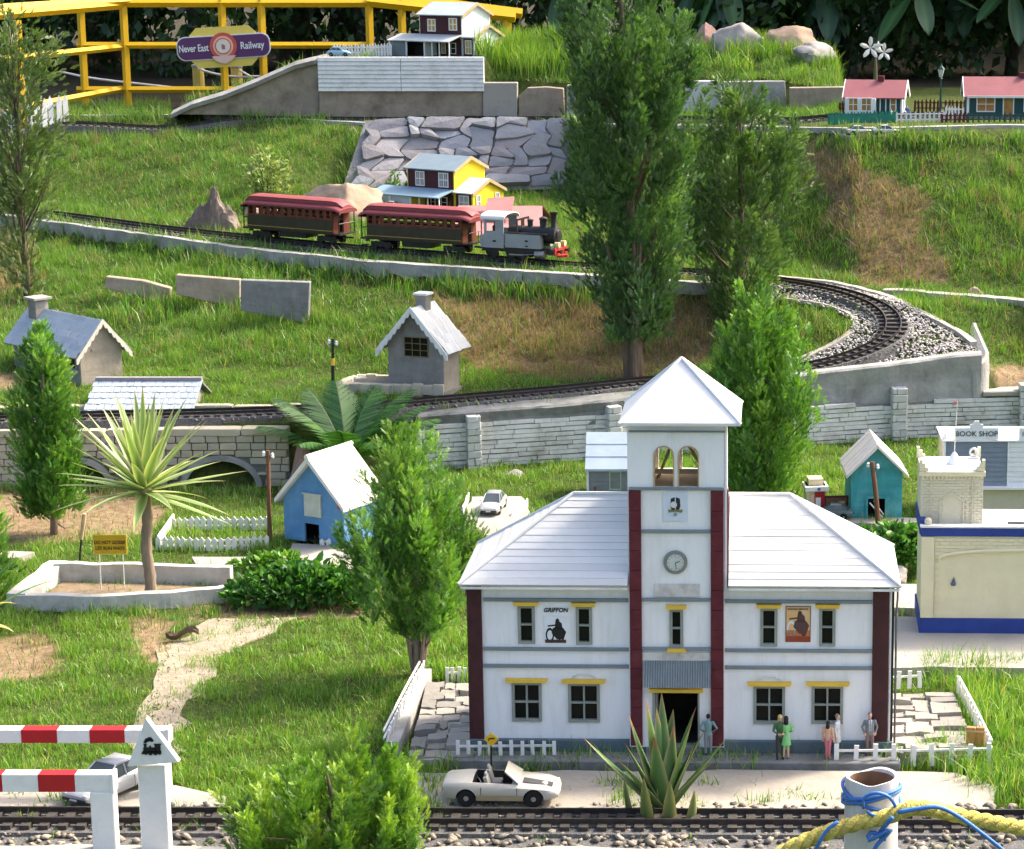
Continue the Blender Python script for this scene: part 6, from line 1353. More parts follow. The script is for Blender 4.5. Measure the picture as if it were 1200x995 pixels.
    k = (abs(V[:, 0]) < .028) & (abs(V[:, 2] - 1.582) < .008) & (V[:, 1] < -.07); colr[k, :3] = (.35, .10, .09)
    at_ = me2.attributes.new('tint', 'FLOAT_COLOR', 'POINT'); at_.data.foreach_set('color', colr.ravel().astype(np.float32)); me2.materials.clear(); me2.materials.append(paint_attr())
    obj('body', me2, None, t)
    mb = MB(); 
    if hair == 'short': mb.ball((0, .010, 1.672), (.086, .100, .108), 14, 10)
    elif hair == 'long': mb.ball((0, .018, 1.665), (.094, .108, .115), 14, 10); mb.ball((0, .055, 1.52), (.095, .060, .16), 12, 8)
    me3 = mb.mesh('hair'); bm = bmesh.new(); bm.from_mesh(me3); bmesh.ops.delete(bm, geom=[f for f in bm.faces if f.calc_center_median().y < -.055 and f.calc_center_median().z < 1.71], context='FACES'); bm.to_mesh(me3); bm.free()
    obj('hair', me3, C['hairmat'], t, smooth='all')
    return t
def paint_attr():
    if 'figure_paint' in MATS: return MATS['figure_paint']
    m = mat('figure_paint', (.5, .5, .5), .55, .02); N = m.node_tree.nodes; a = N.new('ShaderNodeAttribute'); a.attribute_name = 'tint'; m.node_tree.links.new(a.outputs['Color'], N['Principled BSDF'].inputs['Base Color']); return m
hb = mat('hair_black', (.012, .010, .010), .6, .3); hy = mat('hair_yellow', (.60, .45, .10), .6, .2); hg = mat('hair_grey', (.22, .18, .15), .6, .2)
skn = (.62, .36, .24)
def g(px, py, z=None):
    q = at(px, py, ST.o.y - (.026 if z is None else .046)); q.z = ST.o.z - .0098; return q
figure('person in teal jacket and grey trousers seen from behind beside the station door', g(830, 880), PI, .077, dict(skin=skn, shirt=(.16, .28, .28), legs=(.25, .27, .28), shoes=(.05, .05, .05), hairmat=hb), 'hips')
figure('person with long black hair in a light green coat facing the station', g(921, 888, .012), PI, .080, dict(skin=skn, shirt=(.22, .55, .20), skirt=(.22, .55, .20), legs=(.60, .38, .22), shoes=(.45, .10, .06), hairmat=hb), 'front', True, 'long')
figure('person with yellow hair and dark green coat beside the light green coat', g(914, 884, .015), R(10), .082, dict(skin=skn, shirt=(.05, .13, .05), legs=(.04, .05, .04), shoes=(.03, .03, .03), hairmat=hy), 'front', False, 'long')
figure('small person in pink trousers and bare-shouldered top with black hair', g(970, 892, .010), PI - .3, .071, dict(skin=skn, shirt=(.62, .36, .22), legs=(.55, .16, .20), shoes=(.5, .2, .1), hairmat=hb), 'down', False, 'long', stance=.05)
figure('person in a long white coat standing sideways under the last window', g(981, 878), R(70), .077, dict(skin=skn, shirt=(.62, .63, .62), skirt=(.62, .63, .62), legs=(.55, .55, .54), shoes=(.3, .3, .3), hairmat=hg), 'down', True, 'short')
figure('person in grey suit jacket and tie facing forward at the right corner', g(1019, 876), R(4), .080, dict(skin=skn, shirt=(.17, .18, .20), jacket=(.17, .18, .20), legs=(.20, .13, .12), shoes=(.05, .04, .04), front=(.65, .65, .65), tie=(.05, .06, .12), hairmat=hg), 'pockets')
p = at(1063, 133, 8.60); p.z = tz(p.x, p.y); figure('tiny person in blue standing at the cottage fence', p, 0, .055, dict(skin=skn, shirt=(.06, .12, .40), legs=(.08, .10, .25), shoes=(.03, .03, .03), hairmat=hb), 'down')
p = at(1044, 134, 8.58); p.z = tz(p.x, p.y); figure('tiny person in pale green beside the cottage door', p, R(30), .045, dict(skin=skn, shirt=(.35, .50, .42), legs=(.30, .32, .30), shoes=(.1, .1, .1), hairmat=hg), 'down')
# ------------------------------------------------------------------ fences
PICKETS = {}
def picket_mesh(w, h, material, pointed):
    k = (round(w, 4), round(h, 4), material, pointed)
    if k not in PICKETS:
        mb = MB().prism([(-w / 2, 0), (w / 2, 0), (w / 2, h * (.82 if pointed else 1)), (0, h), (-w / 2, h * (.82 if pointed else 1))] if pointed else [(-w / 2, 0), (w / 2, 0), (w / 2, h), (-w / 2, h)], 'y', -.0014, .0014)
        me = mb.mesh('picket'); me.materials.append(M[material]); PICKETS[k] = me
    return PICKETS[k]
def fence(label, pts, step, w, h, material='white_worn', pointed=True, rails=(.3, .7), lean=0.0, name='picket_fence', group=None, railw=.004):
    P = [Vector(p) for p in pts]; t = thing(name, label, 'fence', P[0], 0, group)
    for a, b in zip(P, P[1:]):
        L = (b - a).length; ang = math.atan2(b.y - a.y, b.x - a.x); n = max(2, int(round(L / step)))
        for k in range(n + 1):
            q = a.lerp(b, k / n) - P[0]; inst('picket', picket_mesh(w, h, material, pointed), t, q, (lean + random.uniform(-.05, .05), random.uniform(-.05, .05), ang), (1, 1, random.uniform(.93, 1.03)))
        for f in rails:
            m = Matrix.Translation(a - P[0] + Vector((0, 0, h * f))) @ Matrix.Rotation(ang, 4, 'Z') @ Matrix.Rotation(-math.atan2(b.z - a.z, Vector((b.x - a.x, b.y - a.y)).length), 4, 'Y')
            obj('rail', MB().box(0, L, .0016, .0044, -railw / 2, railw / 2, m), M[material], t)
    return t
def G(*pix): return [gp(*p) for p in pix]
fence('white pointed picket fence with grass around it, right of the yucca', G((186, 645), (252, 646), (313, 644)), .0155, .0115, .036)
fence('back row of the white picket fence beyond the little lawn', G((203, 622), (260, 622), (313, 621)), .0155, .0115, .036)
a, b = gp(186, 643), gp(204, 618); d_ = (b - a); obj('fence_board', MB().box(0, d_.length, -.002, .002, 0, .032), M['white_worn'], loc=a, rotz=math.atan2(d_.y, d_.x), label='plain white board joining the two picket rows', cat='fence board')
fence('short white picket fence right of the blue kennel door', G((378, 645), (400, 646), (425, 645)), .0155, .0115, .030)
zs = lambda px, py, z=.012: atz(px, py, z)
fence('white flat-topped picket fence left of the aloe, before the station', [zs(537, 893), zs(650, 892)], .0195, .0065, .040, 'white_worn', False, (.72,), name='picket_fence')
fence('white flat-topped picket fence right of the people, before the station', [zs(980, 898), zs(1070, 898), zs(1158, 896)], .031, .0085, .042, 'white_worn', False, (.68,))
fence('leaning white fence running along the left stone paving', [zs(452, 879, .02), zs(474, 834, .02), zs(494, 796, .02)], .022, .010, .040, 'white_worn', False, (.55, .9), lean=.15)
obj('fence_kerb', MB().prism([(p.x, p.y) for p in (zs(455, 884), zs(468, 884), zs(506, 797), zs(496, 797))], 'z', -.01, .036), M['concrete'], label='grey concrete kerb beside the leaning white fence', cat='kerb')
fence('little white rail fence behind the right stone paving', [zs(1040, 808, .02), zs(1078, 806, .02)], .022, .008, .036, 'white_worn', False, (.65,))
fence('white fence along the far right side of the station paving', [zs(1122, 812, .02), zs(1142, 850, .02), zs(1160, 888, .02)], .024, .008, .036, 'white_worn', False, (.5, .9))
fence('low white fence at the left of the small car lot', G((543, 606), (549, 590)), .013, .010, .028, 'white_worn', False, (.6,)); fence('low white fence at the right of the small car lot', G((600, 612), (618, 596)), .014, .010, .026, 'white_worn', False, (.6,))
fence('small white fence in the grass behind the station, left of its roof', G((524, 800), (545, 800)), .013, .007, .032, 'white_worn', False, (.6,))
def T8(px, py, d, dz=0.0):
    p = at(px, py, d); p.z = tz(p.x, p.y) + dz; return p
fence('green picket fence in front of the white-bayed red-roofed cottage', [T8(972, 140, 8.54), T8(1050, 140, 8.54)], .0115, .009, .046, 'fence_green', True, (.2, .5), railw=.012)
obj('green_boarding', MB().box(0, (T8(1050, 140, 8.54) - T8(972, 140, 8.54)).length, -.004, -.002, 0, .034), M['fence_green'], loc=T8(972, 140, 8.54), label='solid green boarding below the green picket tips', cat='fence')
fence('white picket fence between the two red-roofed cottages', [T8(1051, 143, 8.52), T8(1106, 143, 8.52)], .0165, .007, .040, 'white_worn', True, (.25, .75)); fence('second white fence row beside the lamp post', [T8(1108, 140, 8.60), T8(1128, 140, 8.60)], .013, .007, .052, 'white_worn', True, (.3, .75))
fence('dark brown picket fence behind the lamp post', [T8(1072, 128, 8.95), T8(1130, 128, 8.95)], .014, .008, .050, 'fence_brown', True, (.3, .7)); fence('short dark brown fence at the left of the green cottage', [T8(1104, 146, 8.50), T8(1134, 146, 8.50)], .015, .009, .034, 'fence_brown', True, (.3, .7))
fence('dark green fence along the front of the green cottage', [T8(1134, 147, 8.50), T8(1215, 147, 8.50)], .019, .006, .036, 'cottage_green', True, (.3, .7))
fence('dark red fence left of the white-bayed cottage', [T8(984, 128, 8.95), T8(996, 128, 8.95)], .012, .009, .046, 'fence_brown', True, (.4,))
p0, p1 = at(392, 66, 9.98), at(458, 66, 9.98)
for p in (p0, p1): p.z = tz(p.x, p.y)
fence('low white picket fence behind the pale blue car on the upper terrace', [p0, p1], .0125, .009, .052, 'white_paint', True, (.3, .7))
p0, p1, p2 = at(-30, 148, 9.55), at(35, 146, 9.6), at(78, 142, 9.7)
for p in (p0, p1, p2): p.z = tz(p.x, p.y)
fence('tall white picket fence at the far left on the bank top', [p0, p1, p2], .030, .022, .135, 'white_worn', True, (.3, .7), railw=.012)

# ------------------------------------------------------------------ telegraph poles, lamp, flower
def pole(label, base, top, r, material='wood_brown'):
    t = thing('telegraph_pole', label, 'pole', base); v = Vector(top) - Vector(base)
    obj('shaft', MB().tube([(0, 0, -.03), v * .5, v], [r * 1.15, r, r * .9], 8), M[material], t, smooth=True); u = v.normalized()
    for s in (-1, 1):
        c = v - u * .014 * (1 if s < 0 else 1.3)
        ins = obj('insulator', MB().lathe([(.001, .0), (.0035, .0), (.0045, .004), (.003, .006), (.0042, .009), (.002, .012), (.001, .0125)], 10, (c.x + s * (r + .0055), c.y, c.z)), M['white_paint'], t, smooth=True); obj('bracket', MB().tube([(c.x, c.y, c.z - .001), (c.x + s * (r + .0055), c.y, c.z)], .0012, 5), M['iron'], ins)
    return t
b = gp(316, 634); pole('brown telegraph pole standing left of the blue kennel', b, at(314, 528, b.y), .0052)
b = gp(390, 475); pole('dark slim telegraph pole left of the cement hut yard', b, at(390, 397, b.y), .0045, 'iron'); obj('pole_band', MB().cyl((0, 0, 0), (0, 0, .02), .0056, .0056, 8), M['yellow'], loc=Vector(at(390, 428, b.y)), label='yellow band round the slim dark telegraph pole', cat='band')
b = atz(1031, 621, .0); pole('brown telegraph pole leaning in front of the teal kennel', b, at(1022, 541, b.y + .02), .0062, 'wood_brown')
b = gp(92, 657); t = thing('wooden_stake', 'thin weathered stake standing behind the yellow notice', 'stake', b); v = at(99, 602, b.y) - b
obj('shaft', MB().tube([(0, 0, -.02), v * .45], .0024, 6), M['iron'], t); obj('grip', MB().tube([v * .45, v * .8, v], [.0042, .0055, .0050], 8), M['tan_wood'], t)
b = T8(1102, 128, 8.80); t = thing('lamp_post', 'dark green Victorian lamp post between the red-roofed cottages', 'lamp post', b); mat('lamp_green', (.015, .06, .05), .4, .2); H_ = at(1102, 76, 8.8).z - b.z
obj('column', MB().lathe([(.012, 0), (.012, .012), (.006, .018), (.0045, .03), (.0035, H_ - .055), (.006, H_ - .05), (.003, H_ - .047)], 10), M['lamp_green'], t, smooth=True)
obj('lantern', MB().lathe([(.005, H_ - .046), (.012, H_ - .018), (.0125, H_ - .017)], 6), mat('lantern_glass', (.55, .60, .55), .2, .1), t); obj('lantern_cap', MB().lathe([(.0145, H_ - .0168), (.010, H_ - .010), (.004, H_ - .004), (.002, H_), (.0005, H_ + .006)], 6), M['lamp_green'], t)
for k in range(6): a = PI / 3 * k; obj('lantern_bar', MB().tube([(.0052 * math.cos(a), .0052 * math.sin(a), H_ - .046), (.0126 * math.cos(a), .0126 * math.sin(a), H_ - .0175)], .0008, 4), M['lamp_green'], t)
b = T8(1026, 100, 9.2); b.z = tz(b.x, b.y); t = thing('white_blossom', 'stem with white five-petalled blossoms above the cottage roof', 'flower', b); tp = at(1026, 66, 9.2) - b
obj('stem', MB().tube([(0, 0, -.05), tp * .6, tp], [.009, .008, .005], 8), mat('stem_olive', (.10, .10, .05), .8, .2), t)
for (px, py, sz) in ((1020, 56, .044), (1036, 61, .036), (1029, 54, .020)):
    c = at(px, py, 9.17) - b
    for k in range(5):
        a = 2 * PI * k / 5 + .3; u = Vector((math.cos(a), -.25, math.sin(a))); v_ = Vector((-math.sin(a), 0, math.cos(a)))
        obj('petal', MB().add([c, c + u * sz * .5 + v_ * sz * .22, c + u * sz * .9 + v_ * sz * .12, c + u * sz, c + u * sz * .85 - v_ * sz * .16, c + u * sz * .45 - v_ * sz * .2, c + Vector((0, .004, 0)), c + u * sz * .6 + Vector((0, -.004, 0))], [(0, 1, 7), (1, 2, 7), (2, 3, 7), (3, 4, 7), (4, 5, 7), (5, 0, 7)]), mat('petal', (.80, .80, .72), .6, .03), t)

# ------------------------------------------------------------------ signs
b = gp(130, 693); t = thing('warning_notice', 'yellow lettered notice on two thin legs in the stone planter', 'sign', b); Fn = Fr(130, 693, 0)
a, c_, z0, z1 = Fn.box(109, 626, 149, 650)
obj('board', MB().box(a, c_, -.002, .002, z0, z1), mat('notice_yellow', (.62, .40, .02), .5, .05), t, bevel=.002); obj('border', MB().wall(a + .0005, c_ - .0005, z0 + .0005, z1 - .0005, -.0026, -.0021, [(a + .0028, c_ - .0028, z0 + .0028, z1 - .0028)]), mat('notice_edge', (.75, .58, .10), .5), t)
for x in (a + .012, c_ - .012): obj('leg', MB().cyl((x, .003, -.02), (x, .003, z0 + .002), .0013, .0013, 6), M['white_worn'], t)
ink = mat('notice_ink', (.12, .05, .01), .6)
text('DO NOT GOSSIP', (a + c_) / 2, -.0028, (z0 * .40 + z1 * .60), .0112, ink, t, squeeze=.84, bold=.0001); text('LET RUN WAYS', (a + c_) / 2, -.0028, (z0 * .68 + z1 * .32), .0112, ink, t, squeeze=.84, bold=.0001)
b = atz(576, 904, .012); t = thing('diamond_sign', 'small yellow diamond road sign behind the white open-top car', 'sign', b); Fd = Fr(576, 904, 0, z=.012); x, z = Fd.f(576, 866); s_ = .0135
obj('post', MB().cyl((0, 0, -.02), (0, 0, z - s_ * .7), .0016, .0016, 8), M['black'], t); obj('plate', MB().prism([(x - s_, z), (x, z - s_), (x + s_, z), (x, z + s_)], 'y', -.0032, -.0017), mat('sign_yellow', (.75, .45, .02), .5, .05), t, bevel=.0006)
obj('arrow', MB().tube([(x - .005, -.0036, z - .002), (x - .004, -.0036, z + .002), (x + .003, -.0036, z + .002)], .0011, 5).prism([(x + .003, z + .004), (x + .003, z), (x + .0065, z + .002)], 'y', -.0042, -.0034), M['black'], t)

# ------------------------------------------------------------------ level crossing gates, lower left
mat('gate_red', (.42, .012, .018), .5, .1, 30); mat('gate_white', (.76, .75, .72), .6, .05, 30, .1, 80, dirt=(.50, .47, .42), dirt_scale=14, dirt_amt=.5)
def gate(label, d, x0, x1, yt, yb, reds, post):
    A = at(x1, (yt + yb) / 2, d); t = thing('crossing_gate', label, 'gate', Vector((A.x, d, 0)), 0, 'red and white level crossing gates')
    X = lambda px: at(px, (yt + yb) / 2, d).x - A.x
    zt, zb = at(x1, yt, d).z, at(x1, yb, d).z; th = .012; edges = [x0]
    for r0, r1 in reds: edges += [r0, r1]
    edges.append(x1)
    for i in range(len(edges) - 1): obj('red_band' if i % 2 else 'arm', MB().box(X(edges[i]) + .0002, X(edges[i + 1]) - .0002, -th, th, zb, zt), M['gate_red'] if i % 2 else M['gate_white'], t)
    obj('arm_cap', MB().box(X(x1) + .0002, X(x1) + .006, -th - .002, th + .002, zb - .003, zt + .002), M['gate_white'], t, bevel=.001)
    obj('post', MB().box(X(post[0]), X(post[1]), -.014, .014, -.04, zb - .0006), M['gate_white'], t, bevel=.0015)
gate('nearer red and white level crossing gate, lower of the two arms', 3.64, -130, 131, 905, 925, [(-112, -72), (-34, 5), (47, 90)], (107, 134))
gate('farther red and white level crossing gate, upper arm behind the triangle sign', 3.93, -130, 196, 853, 868, [(-120, -80), (-52, -12), (27, 69), (107, 148)], (184, 197))
b = at(182, 992, 3.64); b.z = 0; t = thing('crossing_sign', 'white triangular sign with black steam engine on a white post', 'sign', b); Fz = Fr(182, 992, 0, d=3.64); Fz.o.z = 0; Fz.inv = Matrix.Translation(-Fz.o)
tri = [Fz.f(150, 897, -.02), Fz.f(211, 892, -.02), Fz.f(172, 840, -.02)]; pa, pb = Fz.f(165, 940)[0], Fz.f(198, 940)[0]; zt = Fz.f(180, 893)[1]
obj('post', MB().box(pa, pb, -.012, .012, -.04, zt), M['gate_white'], t, bevel=.0015); pl = obj('triangle', MB().prism(tri, 'y', -.026, -.0125), M['gate_white'], t, bevel=.0012)
cx, cz = Fz.f(177, 878, -.027); s_ = .0245; E = []
mb = MB(); yy0, yy1 = -.0275, -.0264
def P_(*q): mb.prism([(cx + u * s_, cz + v * s_) for u, v in q], 'y', yy0, yy1)
P_((-.50, -.1), (.30, -.1), (.30, .12), (-.50, .12)); P_((.25, -.12), (.62, -.12), (.62, .30), (.25, .30)); P_((.20, .30), (.68, .30), (.68, .38), (.20, .38)); P_((-.44, .12), (-.30, .12), (-.26, .38), (-.48, .38)); P_((-.12, .12), (.02, .12), (0, .24), (-.10, .24)); P_((-.66, -.34), (-.46, -.34), (-.46, -.12), (-.54, -.12)); P_((-.5, -.22), (.66, -.22), (.66, -.11), (-.5, -.11))
for u, r_ in ((-.34, .13), (-.05, .16), (.28, .16), (.54, .12)): P_(*[(u + r_ * math.cos(2 * PI * k / 14), -.26 + r_ * math.sin(2 * PI * k / 14)) for k in range(14)])
obj('engine_silhouette', mb, M['black'], pl)
mb = MB()
for u, v, r_ in ((-.36, .50, .09), (-.24, .62, .13), (-.06, .68, .15), (.08, .60, .10)): P_(*[(u + r_ * 1.2 * math.cos(2 * PI * k / 12), v + r_ * math.sin(2 * PI * k / 12)) for k in range(12)])
obj('smoke_puff', mb, M['black'], pl)

# ------------------------------------------------------------------ white pipe post with ropes, near right
d = 2.62; T_ = at(1021.5, 908, d); rr = abs(at(1053, 930, d).x - at(990, 930, d).x) / 2; b = Vector((T_.x, d, 0)); zt = T_.z
t = thing('pipe_post', 'white plastic pipe post with broken hollow top in the near right foreground', 'post', b); mat('pvc', (.62, .59, .57), .6, .07, 30, .2, 60, dirt=(.34, .30, .28), dirt_scale=26, dirt_amt=.75, stretch=(1, 1, .25)); mat('pipe_inside', (.20, .12, .07), .9, .3, 30)
n = 40; prof = []; mb = MB(); vs = []
for (r_, z_) in ((rr, -.05), (rr, zt * .5), (rr, zt - .004), (rr * .985, zt), (rr * .86, zt - .001), (rr * .84, zt - .005)):
    for k in range(n):
        a = 2 * PI * k / n; chip = -.006 * max(0, math.cos(a - 2.0)) ** 6 - .003 * max(0, math.cos(a - 4.6)) ** 12 if z_ > zt - .006 else 0; vs.append((r_ * math.cos(a), r_ * math.sin(a), z_ + chip))
mb.add(vs, [(i * n + j, i * n + (j + 1) % n, (i + 1) * n + (j + 1) % n, (i + 1) * n + j) for i in range(5) for j in range(n)]); obj('pipe', mb, M['pvc'], t, smooth=True)
obj('pipe_bore', MB().add([(rr * .84 * math.cos(2 * PI * k / n), rr * .84 * math.sin(2 * PI * k / n), z_) for z_ in (zt - .0052, zt - .12) for k in range(n)], [(j, (j + 1) % n, n + (j + 1) % n, n + j) for j in range(n)] + [tuple(range(n, 2 * n))]), M['pipe_inside'], t)
def rope(name, label, pts, r, material, strands=3, turns=14.0, cat='rope', seg=160, parent=None):
    P = spline(pts, sum((Vector(q) - Vector(p)).length for p, q in zip(pts, pts[1:])) / seg); tt = thing(name, label, cat, P[0]) if parent is None else parent; o0 = P[0] if parent is None else Vector((0, 0, 0))
    for s in range(strands):
        q = []
        for i, p in enumerate(P):
            dd = (P[min(i + 1, len(P) - 1)] - P[max(i - 1, 0)]).normalized(); a = dd.cross(Vector((0, 0, 1))).normalized(); c = a.cross(dd); w = turns * 2 * PI * i / len(P) + 2 * PI * s / strands
            q.append(p - o0 + (a * math.cos(w) + c * math.sin(w)) * r * .54)
        obj('strand', MB().tube(q, r * .58, 8), material, tt, smooth='all')
    return tt
ry = mat('rope_yellow', (.62, .52, .13), .85, .25, 90, 1.0, 400, spec=.1, dirt=(.33, .25, .08), dirt_scale=40, dirt_amt=.7)
yf = d - rr - .012
rope('yellow_rope', 'thick twisted yellow rope tied to the white pipe post', [at(860, 1040, yf + .02), at(915, 1001, yf), at(955, 981, yf), at(1000, 966, yf), at(1040, 957, yf), at(1065, 948, yf), at(1090, 948, yf + .005), at(1130, 957, yf + .02), at(1180, 967, yf + .03), at(1240, 978, yf + .05)], .0086, ry, 3, 9)
bs = mat('string_blue', (.05, .17, .48), .5, .25, 50)
def string(label, pts, r=.0021): return obj('blue_string', MB().tube([p for p in spline(pts, .006)], r, 6), bs, smooth='all', label=label, cat='string')
def ringp(z0, tilt, ph, nn=16, grow=.0025): return [b + Vector(((rr + grow) * math.cos(2 * PI * k / nn + ph), (rr + grow) * math.sin(2 * PI * k / nn + ph), z0 + tilt * math.cos(2 * PI * k / nn + ph + .6))) for k in range(nn + 1)]
zz = at(1021, 938, d - rr).z
string('upper blue string wound round the white pipe post', ringp(zz, .008, 0) + ringp(zz - .005, .010, 0)[1:]); string('second blue string wound slanting round the white pipe post', ringp(zz - .003, -.012, .4))
string('loose loop of blue string on the front of the pipe post', [at(1012, 947, yf), at(1012, 936, yf - .004), at(1026, 929, yf - .006), at(1043, 935, yf - .004), at(1050, 950, yf), at(1040, 958, yf), at(1022, 955, yf - .004), at(1012, 947, yf)])
string('blue string end trailing right along the yellow rope', [at(1052, 952, yf - .014), at(1075, 948, yf - .016), at(1100, 946, yf - .014), at(1125, 958, yf - .01), at(1155, 980, yf - .01), at(1185, 1004, yf - .01)], .0026)
string('blue string knot hanging below the yellow rope', [at(1046, 958, yf - .014), at(1030, 978, yf - .002), at(1040, 984, yf - .006), at(1022, 975, yf - .002), at(1018, 985, yf - .006), at(1044, 972, yf - .008), at(1028, 990, yf - .004), at(1022, 1003, yf - .004)], .0026); string('pale blue string hanging from the left part of the yellow rope', [at(982, 963, yf - .016), at(970, 972, yf - .016), at(962, 984, yf - .016), at(952, 1002, yf - .01)], .0022)

# ------------------------------------------------------------------ walls and slabs of the upper terrace
def face_slab(name, label, pix, d, thick, material, lean=0.0, mb_only=False, cat='slab'):
    """an upright slab whose front is the quadrilateral seen at distance d"""
    yb = max(p[1] for p in pix); P = [at(px, py, d + lean * (yb - py) / 50) for px, py in pix]; o = P[0].copy(); o.z = min(p.z for p in P)
    fr = [p - o for p in P]; bk = [p + Vector((0, thick, 0)) for p in fr]; n = len(P)
    mb = MB().add(fr + bk, [tuple(range(n)), tuple(range(2 * n - 1, n - 1, -1))] + [(i, (i + 1) % n, n + (i + 1) % n, n + i) for i in range(n)])
    return obj(name, mb, M[material], loc=o, label=label, cat=cat, bevel=.002)
face_slab('ramp_wall', 'grey-brown concrete ramp wall rising to the white boarded panel', [(203, 134), (374, 137), (374, 72), (345, 78), (300, 97), (262, 112), (225, 122)], 9.68, .08, 'concrete_brown', cat='wall')
rows = []
for px, py in ((200, 133), (225, 121), (262, 110), (300, 95), (345, 75), (374, 68)):
    p = at(px, py, 9.66); rows.append([p + Vector((0, 0, -.020)), p + Vector((0, -.006, -.004)), p + Vector((0, .05, .010)), p + Vector((0, .25, .006)), p + Vector((0, .25, -.05))])
ribbon('ramp_cap', rows, M['concrete'], label='smooth pale concrete slope on top of the ramp wall', cat='ramp')
face_slab('base_wall', 'stained brown concrete wall below the white boarded panel', [(374, 138), (566, 138), (566, 106), (374, 104)], 9.665, .06, 'concrete_brown', cat='wall')
o = at(373, 107, 9.65); t = thing('boarded_panel', 'white horizontally boarded panel under the upper maroon house', 'panel', o); zt = at(373, 67, 9.65).z - o.z; w = at(567, 90, 9.65).x - o.x; nb = 8
for k in range(nb):
    for x0_, x1_ in ((0, w * .5), (w * .5, w)): obj('board', MB().prism([(0, k * zt / nb + .0006), (.03, k * zt / nb + .0006), (.03, (k + 1) * zt / nb - .0006), (.004, (k + 1) * zt / nb - .0006)], 'x', x0_ + .001, x1_ - .001), M['white_worn'], t)
obj('backing', MB().box(0, w, .0305, .04, -.01, zt), M['concrete_dark'], t)
face_slab('stone_slab', 'pale square concrete slab right of the boarded panel', [(566, 138), (606, 138), (606, 97), (566, 97)], 9.655, .05, 'concrete_pale'); face_slab('stone_slab', 'brown weathered slab left of the big juniper', [(608, 138), (662, 139), (660, 104), (640, 102), (618, 103), (608, 112)], 9.66, .05, 'concrete_brown')
face_slab('stone_slab', 'hidden grey slab behind the big juniper', [(664, 139), (796, 140), (796, 98), (664, 100)], 9.55, .05, 'concrete'); mat('marble', (.58, .57, .55), .5, .08, 10, dirt=(.40, .38, .36), dirt_scale=12, dirt_amt=.6)
face_slab('stone_slab', 'whitish marble slab right of the big juniper', [(797, 137), (846, 137), (846, 95), (797, 95)], 9.42, .05, 'marble'); face_slab('stone_slab', 'dark grey slab right of the marble slab', [(848, 139), (923, 139), (920, 95), (848, 96)], 9.36, .05, 'concrete'); face_slab('stone_slab', 'long grey slab left of the red-roofed cottage', [(925, 141), (992, 141), (990, 102), (925, 103)], 9.28, .05, 'concrete_brown')
# low kerb under the top track
rows = []
for x in np.arange(-3.6, 1.6, .06):
    y = float(np.interp(x, L8[:, 0], L8[:, 1])) + .015; z = tz(x, y + .02); j = random.uniform(-.003, .003); rows.append([(x, y, z - .09), (x, y + j, z + .012 + j * .4), (x, y + .035, z + .012), (x, y + .035, z - .05)])
ribbon('concrete_kerb', rows, M['concrete'], label='grey concrete kerb along the top edge of the bank', cat='kerb')
# slabs leaning in the left bank
def bank_slab(label, pix, material='concrete', out=.03):
    bot = [p for p in pix if p[1] > sum(q[1] for q in pix) / len(pix)]; d = min(gp(*p).y for p in bot) - out
    return face_slab('stone_slab', label, pix, d, .03, material, lean=.02)
bank_slab('brown half-buried slab at the left of the grassy bank', [(122, 338), (198, 356), (200, 338), (168, 329), (124, 324)], 'concrete_brown', .0)
bank_slab('mossy grey slab in the left bank, middle of three', [(206, 345), (281, 362), (281, 328), (206, 322)], 'concrete_brown', .0); bank_slab('pale grey slab in the left bank, rightmost of three', [(282, 364), (361, 380), (363, 331), (282, 328)], 'concrete_dark', .0)

# ------------------------------------------------------------------ rocks
from mathutils import noise as mnoise
def rock(label, c, size, seed, material, rz=0.0, cat='rock'):
    r = random.Random(seed); bm = bmesh.new(); bmesh.ops.create_icosphere(bm, subdivisions=4, radius=1); off = Vector((r.uniform(0, 50), r.uniform(0, 50), 0))
    pl = [(Vector((r.uniform(-1, 1), r.uniform(-1, 1), r.uniform(-.3, 1))).normalized(), r.uniform(.52, .88)) for _ in range(12)]
    for v in bm.verts:
        v.co *= 1 + .22 * mnoise.fractal(v.co * 1.3 + off, .9, 2.0, 3)
        for nrm, dd in pl:
            k = v.co.dot(nrm)
            if k > dd: v.co -= nrm * (k - dd) * .9
        v.co *= 1 + .07 * mnoise.fractal(v.co * 4.5 + off, .8, 2.2, 4)
        v.co = Vector((v.co.x * size[0], v.co.y * size[1], v.co.z * size[2]))
    me = bpy.data.meshes.new('rock'); bm.to_mesh(me); bm.free()
    return obj('rock', me, M[material], loc=c, rotz=rz, label=label, cat=cat, smooth=True)
mat('rock_tan', (.40, .28, .19), .85, .2, 12, .7, 40, dirt=(.36, .30, .235), dirt_scale=14, dirt_amt=.7); mat('rock_grey', (.34, .31, .29), .85, .25, 12, .7, 40, dirt=(.40, .36, .33), dirt_scale=10, dirt_amt=.6); mat('rock_pink', (.45, .27, .21), .85, .2, 12, .7, 40, dirt=(.38, .33, .30), dirt_scale=8, dirt_amt=.6); mat('rock_brown', (.17, .135, .11), .9, .3, 14, .7, 40, dirt=(.27, .22, .175), dirt_scale=16, dirt_amt=.6)
def gr(px, py, dz=0): p = gp(px, py); p.z += dz; return p
c = gr(247, 268); mb = MB(); vs = []; OX = [-1, -.75, -.4, 0, .12, .3, .38, .6, .85, 1]; OZ = [0, .28, .62, .78, 1.0, .97, .72, .62, .40, 0]
for i in range(29):
    for j in range(15):
        u, v = i / 14 - 1, j / 7 - 1; q = mnoise.fractal(Vector((u * 3.1, v * 3.1, 3)), .7, 2.2, 6); vs.append((u * .105 + .006 * q, v * .05, .138 * float(np.interp(u + .08 * q, OX, OZ)) * max(0, 1 - v * v) ** .45 * (1 + .34 * q) - .012))
